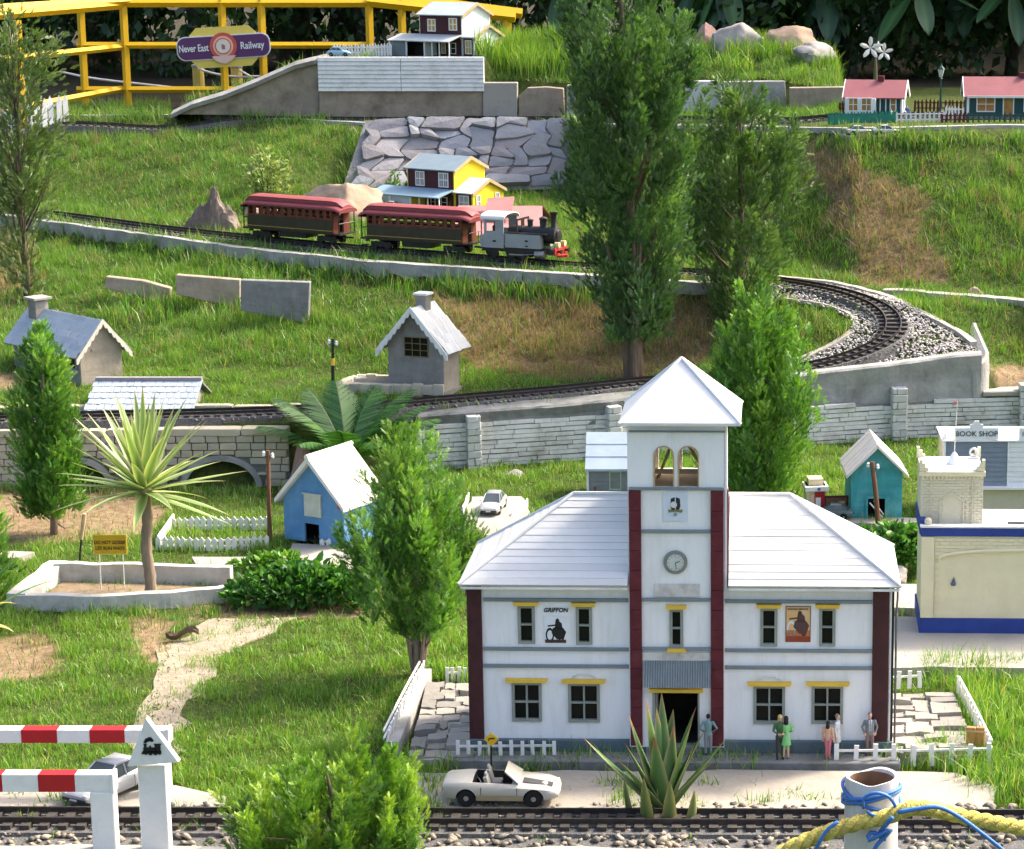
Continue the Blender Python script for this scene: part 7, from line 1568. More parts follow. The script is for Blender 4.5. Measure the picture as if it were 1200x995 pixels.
mb.add(vs, [(i * 15 + j, i * 15 + j + 1, i * 15 + j + 16, i * 15 + j + 15) for i in range(28) for j in range(14)]); obj('rock', mb, M['rock_brown'], loc=c, label='pointed dark brown rock left of the rear coach', cat='rock')
rock('large tan boulder behind the two coaches', gr(400, 256, .035), (.165, .09, .108), 8, 'rock_tan'); rock('brown rock behind the roof of the rear coach', gr(304, 252, .01), (.085, .06, .085), 15, 'rock_pink')
def gb(px, py, d, dz=0): p = at(px, py, d); p.z = tz(p.x, p.y) + dz; return p
rock('pink rounded rock on the upper mound, leftmost of the row', gb(830, 55, 10.0, .03), (.09, .07, .075), 21, 'rock_pink'); rock('sharp grey rock on the upper mound beside the pink one', gb(864, 60, 9.85, .025), (.11, .08, .095), 25, 'rock_grey'); rock('big tan flat-topped rock on the upper mound', gb(926, 58, 9.85, .025), (.15, .09, .09), 33, 'rock_tan'); rock('smooth dark grey rock at the right of the upper mound', gb(957, 75, 9.62, .03), (.095, .07, .06), 37, 'rock_grey')
rock('small pale stone tucked left of the pink rock', gb(806, 52, 10.05, .02), (.035, .03, .04), 41, 'rock_grey')
rock('reddish brown boulder beside the cycad at the end of the viaduct', gr(357, 572, .03), (.055, .045, .13), 52, 'rock_pink'); rock('orange brown stone on the right bank by the kerb', gr(1142, 345, .004), (.030, .025, .024), 57, 'rock_pink'); rock('rough stone in the grass under the leftmost white pillar', gr(600, 558, .0), (.035, .025, .02), 61, 'rock_grey')
rock('grey stone beside the station roof corner, right', atz(1052, 676, .02), (.03, .025, .03), 63, 'rock_grey')

# ------------------------------------------------------------------ stone planter round the yucca
t = thing('stone_planter', 'low whitewashed stone planter round the yucca trunk', 'planter', (0, 0, 0))
def plan_wall(pix, w, h, material):
    P = [atz(px, py, .0) for px, py in pix]; rows = []
    Q = []
    for a, b in zip(P, P[1:]):
        n = max(2, int((b - a).length / .04)); Q += [a.lerp(b, k / n) for k in range(n)]
    Q.append(P[-1])
    for i, p in enumerate(Q):
        dd = (Q[min(i + 1, len(Q) - 1)] - Q[max(i - 1, 0)]).normalized(); s = Vector((-dd.y, dd.x, 0)); j = random.uniform(-.003, .003); rows.append([p - s * w + Vector((0, 0, -.02)), p - s * w * .95 + Vector((0, 0, h + j)), p + s * w + Vector((0, 0, h + j)), p + s * w + Vector((0, 0, -.02))])
    n = 4; mb = MB().add([v for r in rows for v in r], [(i * n + j, i * n + j + 1, (i + 1) * n + j + 1, (i + 1) * n + j) for i in range(len(rows) - 1) for j in range(n - 1)] + [(0, 1, 2, 3), tuple(range((len(rows) - 1) * 4, len(rows) * 4))])
    return obj('planter_wall', mb, M[material], t)
mat('planter_stone', (.52, .50, .46), .9, .15, 20, .5, 60, dirt=(.26, .24, .20), dirt_scale=12, dirt_amt=.7)
plan_wall([(66, 682), (160, 683), (272, 687)], .011, .045, 'planter_stone'); plan_wall([(20, 715), (70, 676)], .022, .040, 'planter_stone'); plan_wall([(20, 714), (120, 716), (200, 712), (282, 703)], .012, .036, 'planter_stone')
obj('planter_soil', MB().prism([(p.x, p.y) for p in (atz(30, 713, 0), atz(200, 710, 0), atz(270, 700, 0), atz(262, 690, 0), atz(75, 684, 0))], 'z', -.01, .006), mat('planter_earth', (.22, .16, .10), .95, .3, 30, .8, 90), t)
b = atz(1143, 874, .03); t = thing('brown_box', 'brown wooden case leaning on the fence right of the station', 'box', b, R(-12))
for s in (0, 1): obj('board', MB().box(-.017 + .017 * s + .0004, .017 * s - .0004, -.006 + .003 * s, .004, 0, .036), mat('varnish', (.42, .22, .06), .5, .2, 30, stretch=(6, 6, 1)), t, bevel=.001)
obj('strap', MB().box(-.0175, .0175, -.007, -.0064, .028, .031), M['tan_wood'], t)
b = gp(214, 752); t = thing('dead_leaf', 'curled dead brown leaf lying beside the sandy path', 'leaf', b); mb = MB(); vs = []
for i in range(7):
    for j in range(5): u, v = i / 6 * 2 - 1, j / 4 * 2 - 1; vs.append((u * .034, v * .014 * math.sqrt(max(0, 1 - u * u)) + .006 * u, .012 + .012 * v * v + .008 * math.sin(u * 3)))
mb.add(vs, [(i * 5 + j, i * 5 + j + 1, i * 5 + j + 6, i * 5 + j + 5) for i in range(6) for j in range(4)]); obj('blade', mb, mat('leaf_brown', (.13, .085, .055), .8, .3, 40), t)

# ------------------------------------------------------------------ yellow railing, its sign and ropes
mat('rail_yellow', (.72, .43, .01), .5, .08, 10, .05, 40)
d0 = 10.35; gz = lambda x, y: tz(x, y)
t = thing('yellow_railing', 'bright yellow tubular railing behind the upper track at the left', 'railing', Vector((at(262, 60, d0).x, d0, .70)))
o0 = t.location
def bar(name, a, b, r=.017, sq=True): return obj(name, MB().tube([Vector(a) - o0, Vector(b) - o0], r, 4 if sq else 10), M['rail_yellow'], t)
for px in (97, 147, 262, 308, 434, 472):
    a = at(px, 60, d0); a.z = .68; bt = a.copy(); bt.z = 1.163; bar('post', a, bt)
bar('top_rail', at(60, 3, d0), at(436, 3, d0), .020); bar('top_rail', at(430, 1, d0 - .01), at(604, 20, d0 - .01), .024); bar('top_rail', at(470, -2, d0 + .12), at(612, 16, d0 + .12), .022); a = at(594, 22, d0); bt = at(594, 22, d0); bt.z = .70; bar('post', bt, a, .020)
bar('mid_rail', at(90, 53, d0), at(430, 53, d0), .014); bar('low_rail', at(90, 105, d0), at(300, 105, d0), .014)
E0 = at(147, 5, d0 + .02); E1 = at(-60, 22, 9.3); bar('top_rail', E0, E1, .020); bar('mid_rail', at(143, 55, d0), at(-60, 76, 9.3), .014); bar('low_rail', at(143, 104, d0), at(-60, 142, 9.3), .014); bar('top_rail', at(150, 1, d0), at(-60, 14, 9.6), .020); a = at(20, 24, 9.6); bt = a.copy(); bt.z = .68; bar('post', bt, a)
for px in (232, 277):
    a = at(px, 79, d0 + .35); bt = a.copy(); bt.z = .66; obj('bollard_stub', MB().cyl(bt, a, .026, .026, 12), mat('stub_yellow', (.55, .42, .10), .7, .2, 20), label='short faded yellow stub post, %s of two behind the railing sign' % ('left' if px == 232 else 'right'), cat='post')
    obj('stub_cap', MB().cyl(a + Vector((0, 0, .0005)), a + Vector((0, 0, .012)), .029, .029, 12), M['concrete'], label='grey cap on the %s faded yellow stub post' % ('left' if px == 232 else 'right'), cat='cap')
wr_ = mat('rope_white', (.62, .60, .55), .8, .1, 60)
for i, (lb, pts) in enumerate((('long white rope sagging behind the yellow railing posts', [(70, 84), (110, 92), (170, 99), (226, 105)]), ('white rope from the left stub post under the sign', [(232, 80), (250, 86), (280, 90), (330, 88)]), ('white rope from the right stub post down to the ramp', [(280, 82), (297, 92), (310, 102)]))):
    obj('white_rope', MB().tube(spline([at(a, b_, d0 + .31) for a, b_ in pts], .03), .0055, 6), wr_, smooth='all', label=lb, cat='rope')
c = at(262, 55, d0 - .045); t = thing('railway_sign', 'purple and yellow railway name sign fixed to the yellow railing', 'sign', c, R(3)); sp = .00372; tl = R(3.2)
def sgn(name, poly, y0, y1, material, par): o = obj(name, MB().prism([(u * sp, v * sp) for u, v in poly], 'y', y0, y1), material, par); o.rotation_euler = (0, -tl, 0) if par is t else (0, 0, 0); return o
def rrect(w, h, r, n=6): return [(sx * (w / 2 - r) + r * math.cos(a), sy * (h / 2 - r) + r * math.sin(a)) for sx, sy, a0 in ((1, 1, 0), (-1, 1, PI / 2), (-1, -1, PI), (1, -1, 1.5 * PI)) for a in [a0 + PI / 2 * k / n for k in range(n + 1)]]
def oct_(w, h, c_): return [(-w / 2 + c_, h / 2), (w / 2 - c_, h / 2), (w / 2, h / 2 - c_), (w / 2, -h / 2 + c_), (w / 2 - c_, -h / 2), (-w / 2 + c_, -h / 2), (-w / 2, -h / 2 + c_), (-w / 2, h / 2 - c_)]
sgn('yellow_back', oct_(76, 46, 8), .004, .010, mat('sign_pale_yellow', (.80, .62, .12), .5, .05), t); sgn('white_edge', rrect(107, 27.5, 10), -.002, .0035, M['white_paint'], t); pb_ = sgn('purple_band', rrect(104.5, 25, 9), -.005, -.0022, mat('sign_purple', (.105, .035, .125), .5, .05), t)
sgn('red_roundel', [(15.5 * math.cos(2 * PI * k / 36), 15.5 * math.sin(2 * PI * k / 36) + 1) for k in range(36)], -.009, -.0055, mat('sign_red', (.62, .10, .07), .5, .08), t)
for r_, y_, cc in ((11.5, -.0105, (.75, .50, .38)), (9.3, -.0120, (.62, .12, .08)), (8.0, -.0135, (.80, .66, .58))): sgn('roundel_ring', [(r_ * math.cos(2 * PI * k / 36), r_ * math.sin(2 * PI * k / 36) + 1) for k in range(36)], y_, y_ + .0012, mat('sign_ring%d' % int(r_ * 10), cc, .5, .05), t)
sgn('roundel_engine', [(-1.6, -2.4), (2.2, -2.4), (2.2, 2.2), (.8, 2.2), (.6, 3.4), (-1.6, 3.0)], -.0147, -.0137, mat('sign_engine', (.25, .16, .16), .5), t); sgn('ribbon', [(-14, -10), (14, -10), (9, -15), (2, -19), (-4, -18), (-10, -15)], -.0115, -.0095, mat('sign_pink', (.75, .52, .45), .5, .06), t)
for body, xx in (('Never East', -34.0), ('Railway', 33.0)):
    me = text_mesh(body, 11.5 * sp, depth=.0008, bold=.0006, squeeze=.66 if body == 'Never East' else .78); me.materials.append(M['white_paint']); o = bpy.data.objects.new('lettering', me); COL.objects.link(o); o.parent = t
    o.matrix_local = Matrix.Rotation(-tl, 4, 'Y') @ Matrix.Translation((xx * sp, -.0066, 0)) @ Matrix.Rotation(R(90), 4, 'X')
# ------------------------------------------------------------------ foliage tools
LEAF = leaf_mat('foliage', .33); LEAFT = leaf_mat('broad_foliage', .32, .45, .045)
mat('bark', (.13, .095, .065), .9, .3, 30, .6, 60, stretch=(3, 3, .6)); mat('bark_pale', (.24, .18, .13), .9, .3, 30, .6, 60, stretch=(3, 3, .6)); mat('bark_dark', (.05, .04, .03), .9, .3, 14, .6, 40, stretch=(3, 3, .6))
def spray_tpl(levels, w, L, lift, seed):
    r = random.Random(seed); V = []; F = []
    def leaf(p, d, side, ln, wd):
        i = len(V); V.extend([p - side * wd * .5, p + side * wd * .5, p + d * ln]); F.append((i, i + 1, i + 2))
    for k in range(levels):
        h = k / levels; ln = L * (1 - .55 * h) * r.uniform(.8, 1.2)
        for s in (-1, 1):
            a = lift + r.uniform(-.2, .2); yy = r.uniform(-.35, .35); d = Vector((s * math.cos(a), yy, math.sin(a))).normalized(); leaf(Vector((0, 0, h)), d, d.cross(Vector((0, 1, .2))).normalized(), ln, w * r.uniform(.8, 1.3))
    leaf(Vector((0, 0, .55)), Vector((0, 0, 1)), Vector((1, 0, 0)), .5, w * 1.1); leaf(Vector((0, 0, -.1)), Vector((0, 0, 1)), Vector((0, 1, 0)), .9, w * .6)
    return np.array([tuple(v) for v in V]), np.array(F)
def leaf_tpl(fold=.25, wd=.5):
    V = np.array([(0, 0, 0), (-wd / 2, fold * wd, .38), (0, 0, .42), (wd / 2, fold * wd, .38), (-wd * .36, fold * wd * .8, .72), (0, -.02, .74), (wd * .36, fold * wd * .8, .72), (0, -.08, 1.0)], float)
    F = np.array([(0, 2, 1), (0, 3, 2), (1, 2, 5), (1, 5, 4), (2, 3, 6), (2, 6, 5), (4, 5, 7), (5, 6, 7)]); return V, F
def quad_leaf(wd=.45): return np.array([(0, 0, 0), (-wd / 2, .04, .45), (wd / 2, .04, .45), (0, -.05, 1.0)], float), np.array([(0, 2, 1), (1, 2, 3)])
def scatter(tpls, pos, dirs, size, tint, r, tipgain=0.0):
    """copies of small templates (grown along +z) put at pos, pointing along dirs"""
    n = len(pos); pick = r.integers(0, len(tpls), n); Vs, Fs, Cs = [], [], []; off = 0
    d = dirs / np.linalg.norm(dirs, axis=1, keepdims=True); q = r.normal(size=(n, 3)); x = np.cross(d, q); x /= np.linalg.norm(x, axis=1, keepdims=True); y = np.cross(d, x)
    for k, (TV, TF) in enumerate(tpls):
        m = np.where(pick == k)[0]
        if not len(m): continue
        s = size[m][:, None, None]; V = (TV[None, :, 0:1] * x[m][:, None] + TV[None, :, 1:2] * y[m][:, None] + TV[None, :, 2:3] * d[m][:, None]) * s + pos[m][:, None]
        Vs.append(V.reshape(-1, 3)); Fs.append((TF[None] + (np.arange(len(m)) * len(TV))[:, None, None] + off).reshape(-1, 3)); off += len(m) * len(TV)
        c = np.repeat(tint[m][:, None], len(TV), 1)
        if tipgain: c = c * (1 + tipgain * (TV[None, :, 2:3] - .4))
        Cs.append(c.reshape(-1, 3))
    return np.concatenate(Vs), np.concatenate(Fs), np.clip(np.concatenate(Cs), 0, 1)
CYP = [spray_tpl(5, .135, .46, .95, i) for i in range(5)]; FEATH = [spray_tpl(6, .105, .42, .85, i + 9) for i in range(5)]
def conifer(name, label, cat, base, H, shape, plumes, per, psize, ssize, cols, trunk, seed, lean=(0, 0), up=1.0, out=.5, tpls=CYP, tight=.42, group=None, mat_=None, limbs=14, bark='bark', inner=.25, crown_from=.0, stems=0):
    r = np.random.default_rng(seed); rr = random.Random(seed); t = thing(name, label, cat, base, 0, group)
    ts = np.array([s[0] for s in shape]); rs = np.array([s[1] for s in shape]) * .82
    def axis(h): return np.stack([lean[0] * h ** 1.3, lean[1] * h ** 1.3, h * H], -1)
    # trunk and limbs
    obj('trunk', MB().tube([tuple(axis(np.array(k / 8 * .92)) + np.array((rr.uniform(-.006, .006), rr.uniform(-.006, .006), -.02 if k == 0 else 0))) for k in range(9)], [trunk * (1.15 - .95 * k / 8) for k in range(9)], 8), M[bark], t, smooth='all')
    P, D, S, C = [], [], [], []; mb = MB(); cols = np.array(cols)
    grid = np.linspace(0, 1, 200); w = np.interp(grid, ts, rs); cdf = np.cumsum(w ** 1.3 + .0005); cdf /= cdf[-1]
    for i in range(plumes):
        h = float(np.interp(r.uniform(), cdf, grid)); R0 = float(np.interp(h, ts, rs)); a = r.uniform(0, 2 * PI); lob = 1 + .22 * math.sin(3 * a + seed) * math.sin(9 * h + seed) + r.normal() * .17
        f = inner + (1 - inner) * r.uniform() ** .55; o = np.array((math.cos(a), math.sin(a), 0)); c = axis(np.array(h)) + o * R0 * f * lob
        d = o * out * (.4 + f) + np.array((0, 0, up)) + r.normal(size=3) * .18; d /= np.linalg.norm(d); L = psize * r.uniform(.7, 1.35)
        if i < limbs: q = axis(np.array(max(.06, h - .22))); mb.tube([tuple(q), tuple((q + c) / 2 + np.array((0, 0, -.01))), tuple(c)], [trunk * .38, trunk * .25, trunk * .10], 5)
        n = int(per * r.uniform(.7, 1.3)); s = r.uniform(0, 1, n); e = r.normal(size=(n, 3)); e -= (e @ d)[:, None] * d; rad = L * tight * np.sin(PI * np.clip(.12 + .86 * s, 0, 1)) * np.abs(r.normal(size=n)) ** .7 * .8
        e /= np.linalg.norm(e, axis=1, keepdims=True); p = c + d * L * (s - .45)[:, None] + e * rad[:, None]
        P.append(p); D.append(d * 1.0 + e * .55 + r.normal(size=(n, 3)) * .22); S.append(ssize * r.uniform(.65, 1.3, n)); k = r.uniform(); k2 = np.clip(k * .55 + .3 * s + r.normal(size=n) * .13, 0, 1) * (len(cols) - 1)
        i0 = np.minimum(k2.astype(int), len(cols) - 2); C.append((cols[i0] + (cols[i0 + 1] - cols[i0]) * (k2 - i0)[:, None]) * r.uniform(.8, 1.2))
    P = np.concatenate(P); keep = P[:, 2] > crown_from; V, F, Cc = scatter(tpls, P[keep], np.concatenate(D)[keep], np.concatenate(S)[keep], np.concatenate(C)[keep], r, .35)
    for q in range(stems): a = rr.uniform(0, 6.28); e = rr.uniform(.3, .5); w_ = float(np.interp(e, ts, rs)) * .7; mb.tube([(math.cos(a) * trunk * .8, math.sin(a) * trunk * .8, -.01), (math.cos(a) * w_ * .35, math.sin(a) * w_ * .35, H * e * .5), (math.cos(a) * w_, math.sin(a) * w_, H * e)], [trunk * .6, trunk * .45, trunk * .2], 6)
    if limbs: obj('branches', mb, M[bark], t, kind='stuff')
    obj('crown', np_mesh('crown', V, F, Cc, mat_ or LEAF), None, t)
    return t
def pix_shape(base, top_py, prof, d):
    """outline read off the photograph as (pixel row, half width in pixels) -> height share, radius in metres"""
    zt = at(600, top_py, d).z; H = zt - base.z; out = []
    for py, hw in prof: z = at(600, py, d).z; out.append((max(0, min(1, (z - base.z) / H)), hw / scale_at(d, z)))
    return H, sorted(out)
DARKG = [(.030, .082, .020), (.062, .148, .034), (.112, .225, .050), (.185, .315, .072)]; MIDG = [(.034, .095, .010), (.074, .175, .016), (.130, .255, .026), (.190, .310, .040)]; BRIGHT = [(.042, .130, .014), (.092, .235, .024), (.180, .350, .042), (.320, .480, .075)]; YELG = [(.08, .18, .008), (.20, .34, .016), (.38, .50, .035), (.56, .60, .08)]
# 1 big juniper
b = gp(742, 444); H_, sh = pix_shape(b, -70, [(430, 14), (405, 34), (370, 46), (310, 58), (250, 78), (180, 92), (110, 92), (50, 84), (0, 80), (-40, 52), (-68, 10)], b.y)
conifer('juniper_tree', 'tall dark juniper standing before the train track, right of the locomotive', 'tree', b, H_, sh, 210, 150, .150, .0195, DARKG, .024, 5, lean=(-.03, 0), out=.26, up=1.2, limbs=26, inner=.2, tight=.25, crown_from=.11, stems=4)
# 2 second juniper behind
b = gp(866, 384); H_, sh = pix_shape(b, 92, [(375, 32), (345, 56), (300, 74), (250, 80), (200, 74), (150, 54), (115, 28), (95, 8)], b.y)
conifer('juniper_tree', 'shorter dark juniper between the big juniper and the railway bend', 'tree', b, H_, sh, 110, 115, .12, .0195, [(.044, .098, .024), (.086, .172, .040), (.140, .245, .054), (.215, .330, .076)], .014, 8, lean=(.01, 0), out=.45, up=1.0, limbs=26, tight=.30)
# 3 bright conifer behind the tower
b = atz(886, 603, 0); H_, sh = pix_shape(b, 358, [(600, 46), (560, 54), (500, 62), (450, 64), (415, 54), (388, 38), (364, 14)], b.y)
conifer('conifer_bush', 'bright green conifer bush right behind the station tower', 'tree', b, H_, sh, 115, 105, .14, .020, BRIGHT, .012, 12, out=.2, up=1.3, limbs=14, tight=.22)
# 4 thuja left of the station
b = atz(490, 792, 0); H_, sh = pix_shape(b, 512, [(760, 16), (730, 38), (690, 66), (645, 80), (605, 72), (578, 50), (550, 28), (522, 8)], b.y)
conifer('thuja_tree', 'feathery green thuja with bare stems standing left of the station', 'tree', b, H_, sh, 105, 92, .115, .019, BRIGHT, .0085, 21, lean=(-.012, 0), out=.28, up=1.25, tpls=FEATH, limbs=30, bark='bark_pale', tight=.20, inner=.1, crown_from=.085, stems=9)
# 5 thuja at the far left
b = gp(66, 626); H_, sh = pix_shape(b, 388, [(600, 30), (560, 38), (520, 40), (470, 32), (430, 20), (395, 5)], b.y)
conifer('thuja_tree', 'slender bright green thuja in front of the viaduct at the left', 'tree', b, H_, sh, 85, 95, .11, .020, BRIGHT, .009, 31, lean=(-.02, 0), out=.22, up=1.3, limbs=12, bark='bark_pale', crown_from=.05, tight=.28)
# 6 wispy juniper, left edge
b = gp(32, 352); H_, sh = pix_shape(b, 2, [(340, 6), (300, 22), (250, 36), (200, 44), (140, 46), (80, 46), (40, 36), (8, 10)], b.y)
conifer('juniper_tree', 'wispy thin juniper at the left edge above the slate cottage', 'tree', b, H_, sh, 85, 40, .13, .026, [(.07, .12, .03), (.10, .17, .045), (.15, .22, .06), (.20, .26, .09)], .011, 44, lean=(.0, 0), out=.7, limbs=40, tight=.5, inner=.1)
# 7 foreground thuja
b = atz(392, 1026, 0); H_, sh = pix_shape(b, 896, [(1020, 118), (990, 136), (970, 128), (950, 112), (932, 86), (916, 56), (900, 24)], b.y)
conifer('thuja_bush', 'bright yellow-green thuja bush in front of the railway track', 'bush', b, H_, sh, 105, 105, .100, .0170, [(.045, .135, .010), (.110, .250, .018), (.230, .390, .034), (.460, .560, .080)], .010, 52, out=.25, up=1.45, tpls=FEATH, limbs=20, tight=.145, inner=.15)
b = atz(-16, 705, 0); H_, sh = pix_shape(b, 560, [(700, 30), (660, 32), (620, 26), (580, 12), (562, 4)], b.y)
conifer('thuja_bush', 'bright green thuja cut off by the left edge beside the planter', 'bush', b, H_, sh, 40, 55, .09, .022, BRIGHT, .008, 61, out=.3, up=1.2, limbs=6)
b = atz(550, 700, 0); H_, sh = pix_shape(b, 612, [(695, 14), (670, 24), (640, 22), (618, 8)], b.y)
conifer('thuja_bush', 'small dark green thuja shoot at the left end of the station roof', 'bush', b, H_, sh, 22, 45, .07, .020, MIDG, .005, 66, out=.35, up=1.1, limbs=5, tpls=FEATH)

# ------------------------------------------------------------------ broad-leaved plants
def leafy(name, label, cat, base, dims, n, size, cols, seed, tpl=None, upb=.5, group=None, stems=6, stem_r=.003, dome=True):
    r = np.random.default_rng(seed); t = thing(name, label, cat, base, 0, group); W, D_, H_ = dims
    a = r.uniform(0, 2 * PI, n); f = r.uniform(0, 1, n) ** .5; lob = 1 + .18 * np.sin(3 * a + seed) + .12 * np.sin(7 * a + 2 * seed); x = np.cos(a) * f * W / 2 * lob; y = np.sin(a) * f * D_ / 2 * lob
    hh = H_ * (1 - .55 * f ** 2.2) * (1 + .16 * np.sin(x / W * 17 + seed) * np.cos(y / D_ * 13)); z = hh * (r.uniform(0, 1, n) ** (.5 if dome else 1.0)); P = np.stack([x, y, z], 1)
    D = np.stack([x / W * 2, y / D_ * 2 - .35, np.full(n, upb)], 1) + r.normal(size=(n, 3)) * .55; k = np.clip(r.normal(.5, .28, n), 0, 1) * (len(cols) - 1); cols = np.array(cols); i0 = np.minimum(k.astype(int), len(cols) - 2); C = cols[i0] + (cols[i0 + 1] - cols[i0]) * (k - i0)[:, None]
    V, F, Cc = scatter([tpl or leaf_tpl()], P, D, size * r.uniform(.6, 1.25, n), C, r); obj('foliage', np_mesh('foliage', V, F, Cc, LEAFT), None, t)
    mb = MB()
    for q in range(stems): j = int(r.integers(0, n)); mb.tube([(P[j, 0] * .2, P[j, 1] * .2, -.02), tuple(P[j] * np.array((.6, .6, .6))), tuple(P[j])], [stem_r, stem_r * .8, stem_r * .4], 5)
    obj('stems', mb, mat('stem_green', (.08, .12, .03), .7, .2), t); return t
b = atz(352, 708, 0); leafy('leafy_hedge', 'low dark broad-leaved bush left of the thuja, above the path', 'bush', b, (.300, .15, .085), 1500, .027, [(.020, .090, .014), (.040, .150, .022), (.075, .210, .032), (.14, .29, .05)], 3)
b = atz(322, 672, 0); leafy('leafy_plants', 'light green low leaves behind the dark broad-leaved bush', 'bush', b, (.18, .07, .045), 420, .022, [(.06, .17, .02), (.11, .26, .03), (.17, .33, .05)], 4)
b = atz(1055, 672, 0); leafy('leafy_hedge', 'glossy broad-leaved bush between station roof and cream hall', 'bush', b, (.15, .12, .115), 800, .028, [(.020, .090, .014), (.045, .165, .022), (.085, .230, .032), (.15, .31, .05)], 5)
b = atz(975, 640, 0); leafy('leafy_hedge', 'broad-leaved plants behind the station roof, below the teal kennel', 'bush', b, (.24, .08, .05), 500, .024, [(.030, .110, .014), (.060, .190, .022), (.12, .27, .05)], 6)
b = gp(313, 226); leafy('small_shrub', 'small yellowish green shrub on the bank above the rear coach', 'bush', b, (.15, .11, .17), 480, .021, [(.16, .24, .06), (.28, .36, .10), (.42, .48, .18), (.09, .15, .04)], 7, dome=False, stems=14)
for i, (px, py, w, h, lb) in enumerate(((463, 232, .05, .11, 'tall leafy weed before the stone facing, left of the yellow house'), (440, 238, .07, .06, 'low leafy weed at the left foot of the stone facing'), (484, 226, .05, .07, 'leafy weed between the stone facing and the blue garage roof'), (1035, 650, .05, .06, 'leafy weed at the foot of the leaning telegraph pole'))):
    b = gp(px, py); leafy('weed', lb, 'weed', b, (w, w, h), 150, .018, [(.05, .15, .02), (.10, .24, .03), (.18, .34, .06)], 20 + i, dome=False)
def strap_leaf(L, w, droop, az, el, cols, seg=9, thick=0.0, fold=.25, curl=0.0, edge=None, tipcol=None, teeth=False):
    """one long leaf from the origin; returns V, F, tint (five points across)"""
    V = []; C = []; p = Vector((0, 0, 0)); a = el; ca, sa = math.cos(az), math.sin(az); sd = Vector((-sa, ca, 0)); m = 5
    for i in range(seg + 1):
        f = i / seg; d = Vector((ca * math.cos(a), sa * math.cos(a), math.sin(a))); nrm = sd.cross(d) * -1
        ww = w * (1 - f ** 2.4) * (.72 + .6 * min(1, f * 3) * (1 - .3 * f)) if thick == 0 else w * (1 - f ** 1.8) ** .9
        if i == seg: ww = w * .02
        for j in range(m):
            u = (j - 2) / 2; q = p + sd * (u * ww) + nrm * (-fold * ww * (1 - u * u)) if thick == 0 else p + sd * (u * ww) - nrm * (thick * (1 - f) * (1 - u * u) * .5)
            V.append(q); cc = cols[2] if abs(u) == 1 else (cols[1] if abs(u) == .5 else cols[0])
            if tipcol is not None and f > .88: cc = tuple(x + (y - x) * min(1, (f - .86) / .12) for x, y in zip(cc, tipcol))
            C.append(cc)
        p = p + d * (L / seg); a -= droop / seg * (.4 + 1.2 * f)
    F = [(i * m + j, i * m + j + 1, (i + 1) * m + j + 1, (i + 1) * m + j) for i in range(seg) for j in range(m - 1)]
    if thick:
        n0 = len(V); back = []
        for i in range(seg + 1):
            f = i / seg
            for j in range(m): u = (j - 2) / 2; q = V[i * m + j].copy(); back.append(q)
        ca_, o_ = 0, n0
        for i in range(seg + 1):
            f = i / seg; k0, k1 = V[i * m], V[i * m + 4]; 
            for j in range(m): u = (j - 2) / 2; q = k0.lerp(k1, j / 4); V.append(q + (q - V[i * m + j]) * .6); C.append(C[i * m + j])
        F += [(n0 + i * m + j, n0 + (i + 1) * m + j, n0 + (i + 1) * m + j + 1, n0 + i * m + j + 1) for i in range(seg) for j in range(m - 1)]
    tri = []
    for f in F: tri += [(f[0], f[1], f[2]), (f[0], f[2], f[3])]
    return np.array([tuple(v) for v in V]), np.array(tri), np.array(C)
# yucca in the planter
b = atz(176, 700, .006); Hd = at(178, 580, b.y).z - b.z; t = thing('yucca', 'variegated yucca with bare trunk growing in the stone planter', 'yucca', b); r = random.Random(4)
pts = [(0, 0, -.02)]; rad = [.0150]
for k in range(1, 15): pts.append((.003 * math.sin(k * .7), 0, Hd * k / 14)); rad.append(.0125 + (.0012 if k % 2 else -.0006) - .0012 * k / 14)
obj('trunk', MB().tube(pts, rad, 10), M['bark_pale'], t, smooth='all'); obj('leaf_base', MB().lathe([(.011, Hd - .006), (.017, Hd + .006), (.015, Hd + .02), (.004, Hd + .035)], 12), mat('yucca_base', (.30, .28, .10), .7, .2), t, smooth=True)
for k in range(54):
    f = k / 54; az = k * 2.39996 + r.uniform(-.2, .2); el = R(-14 + 98 * f ** .85) + r.uniform(-.08, .08); L = r.uniform(.185, .245) * (1 - .10 * f); gcol = r.choice([(.16, .26, .08), (.20, .30, .10), (.13, .23, .07)])
    V, F, C = strap_leaf(L, .0105, R(r.uniform(4, 26)) * (1 - f * .6), az, el, (gcol, (.24, .34, .12), (.56, .58, .30)), tipcol=(.42, .34, .18))
    o = obj('leaf', np_mesh('leaf', V, F, C, LEAFT), None, t); o.location = (0, 0, Hd + .006 + .02 * f)
# aloe before the door
b = atz(778, 951, .012); t = thing('aloe', 'spiky aloe with reddish tips growing before the station door', 'aloe', b); r = random.Random(9)
spec = [(180, 46, .19, .013), (8, 50, .17, .013), (215, 50, .15, .014), (325, 52, .15, .014), (170, 64, .178, .015), (150, 76, .195, .013), (120, 83, .180, .015), (90, 86, .205, .014), (60, 84, .175, .016), (30, 78, .190, .012), (10, 72, .160, .013), (0, 62, .130, .013), (200, 62, .150, .014), (240, 76, .150, .016), (300, 76, .165, .016), (340, 70, .175, .012)]
for az, el, L, w in spec:
    w *= 1.35; az = R(az + r.uniform(-9, 9)); gcol = r.choice([(.065, .14, .045), (.085, .18, .050), (.12, .22, .06)]); V, F, C = strap_leaf(L, w, R(r.uniform(-10, 12)), az, R(el + r.uniform(-5, 5)), (gcol, tuple(x * 1.2 for x in gcol), (.34, .36, .16)), seg=10, thick=w * 1.1, tipcol=r.choice([(.42, .10, .05), (.35, .22, .08), (.40, .16, .08)]))
    me = np_mesh('leaf', V, F, C, LEAFT); me.polygons.foreach_set('use_smooth', [True] * len(me.polygons)); obj('leaf', me, None, t)
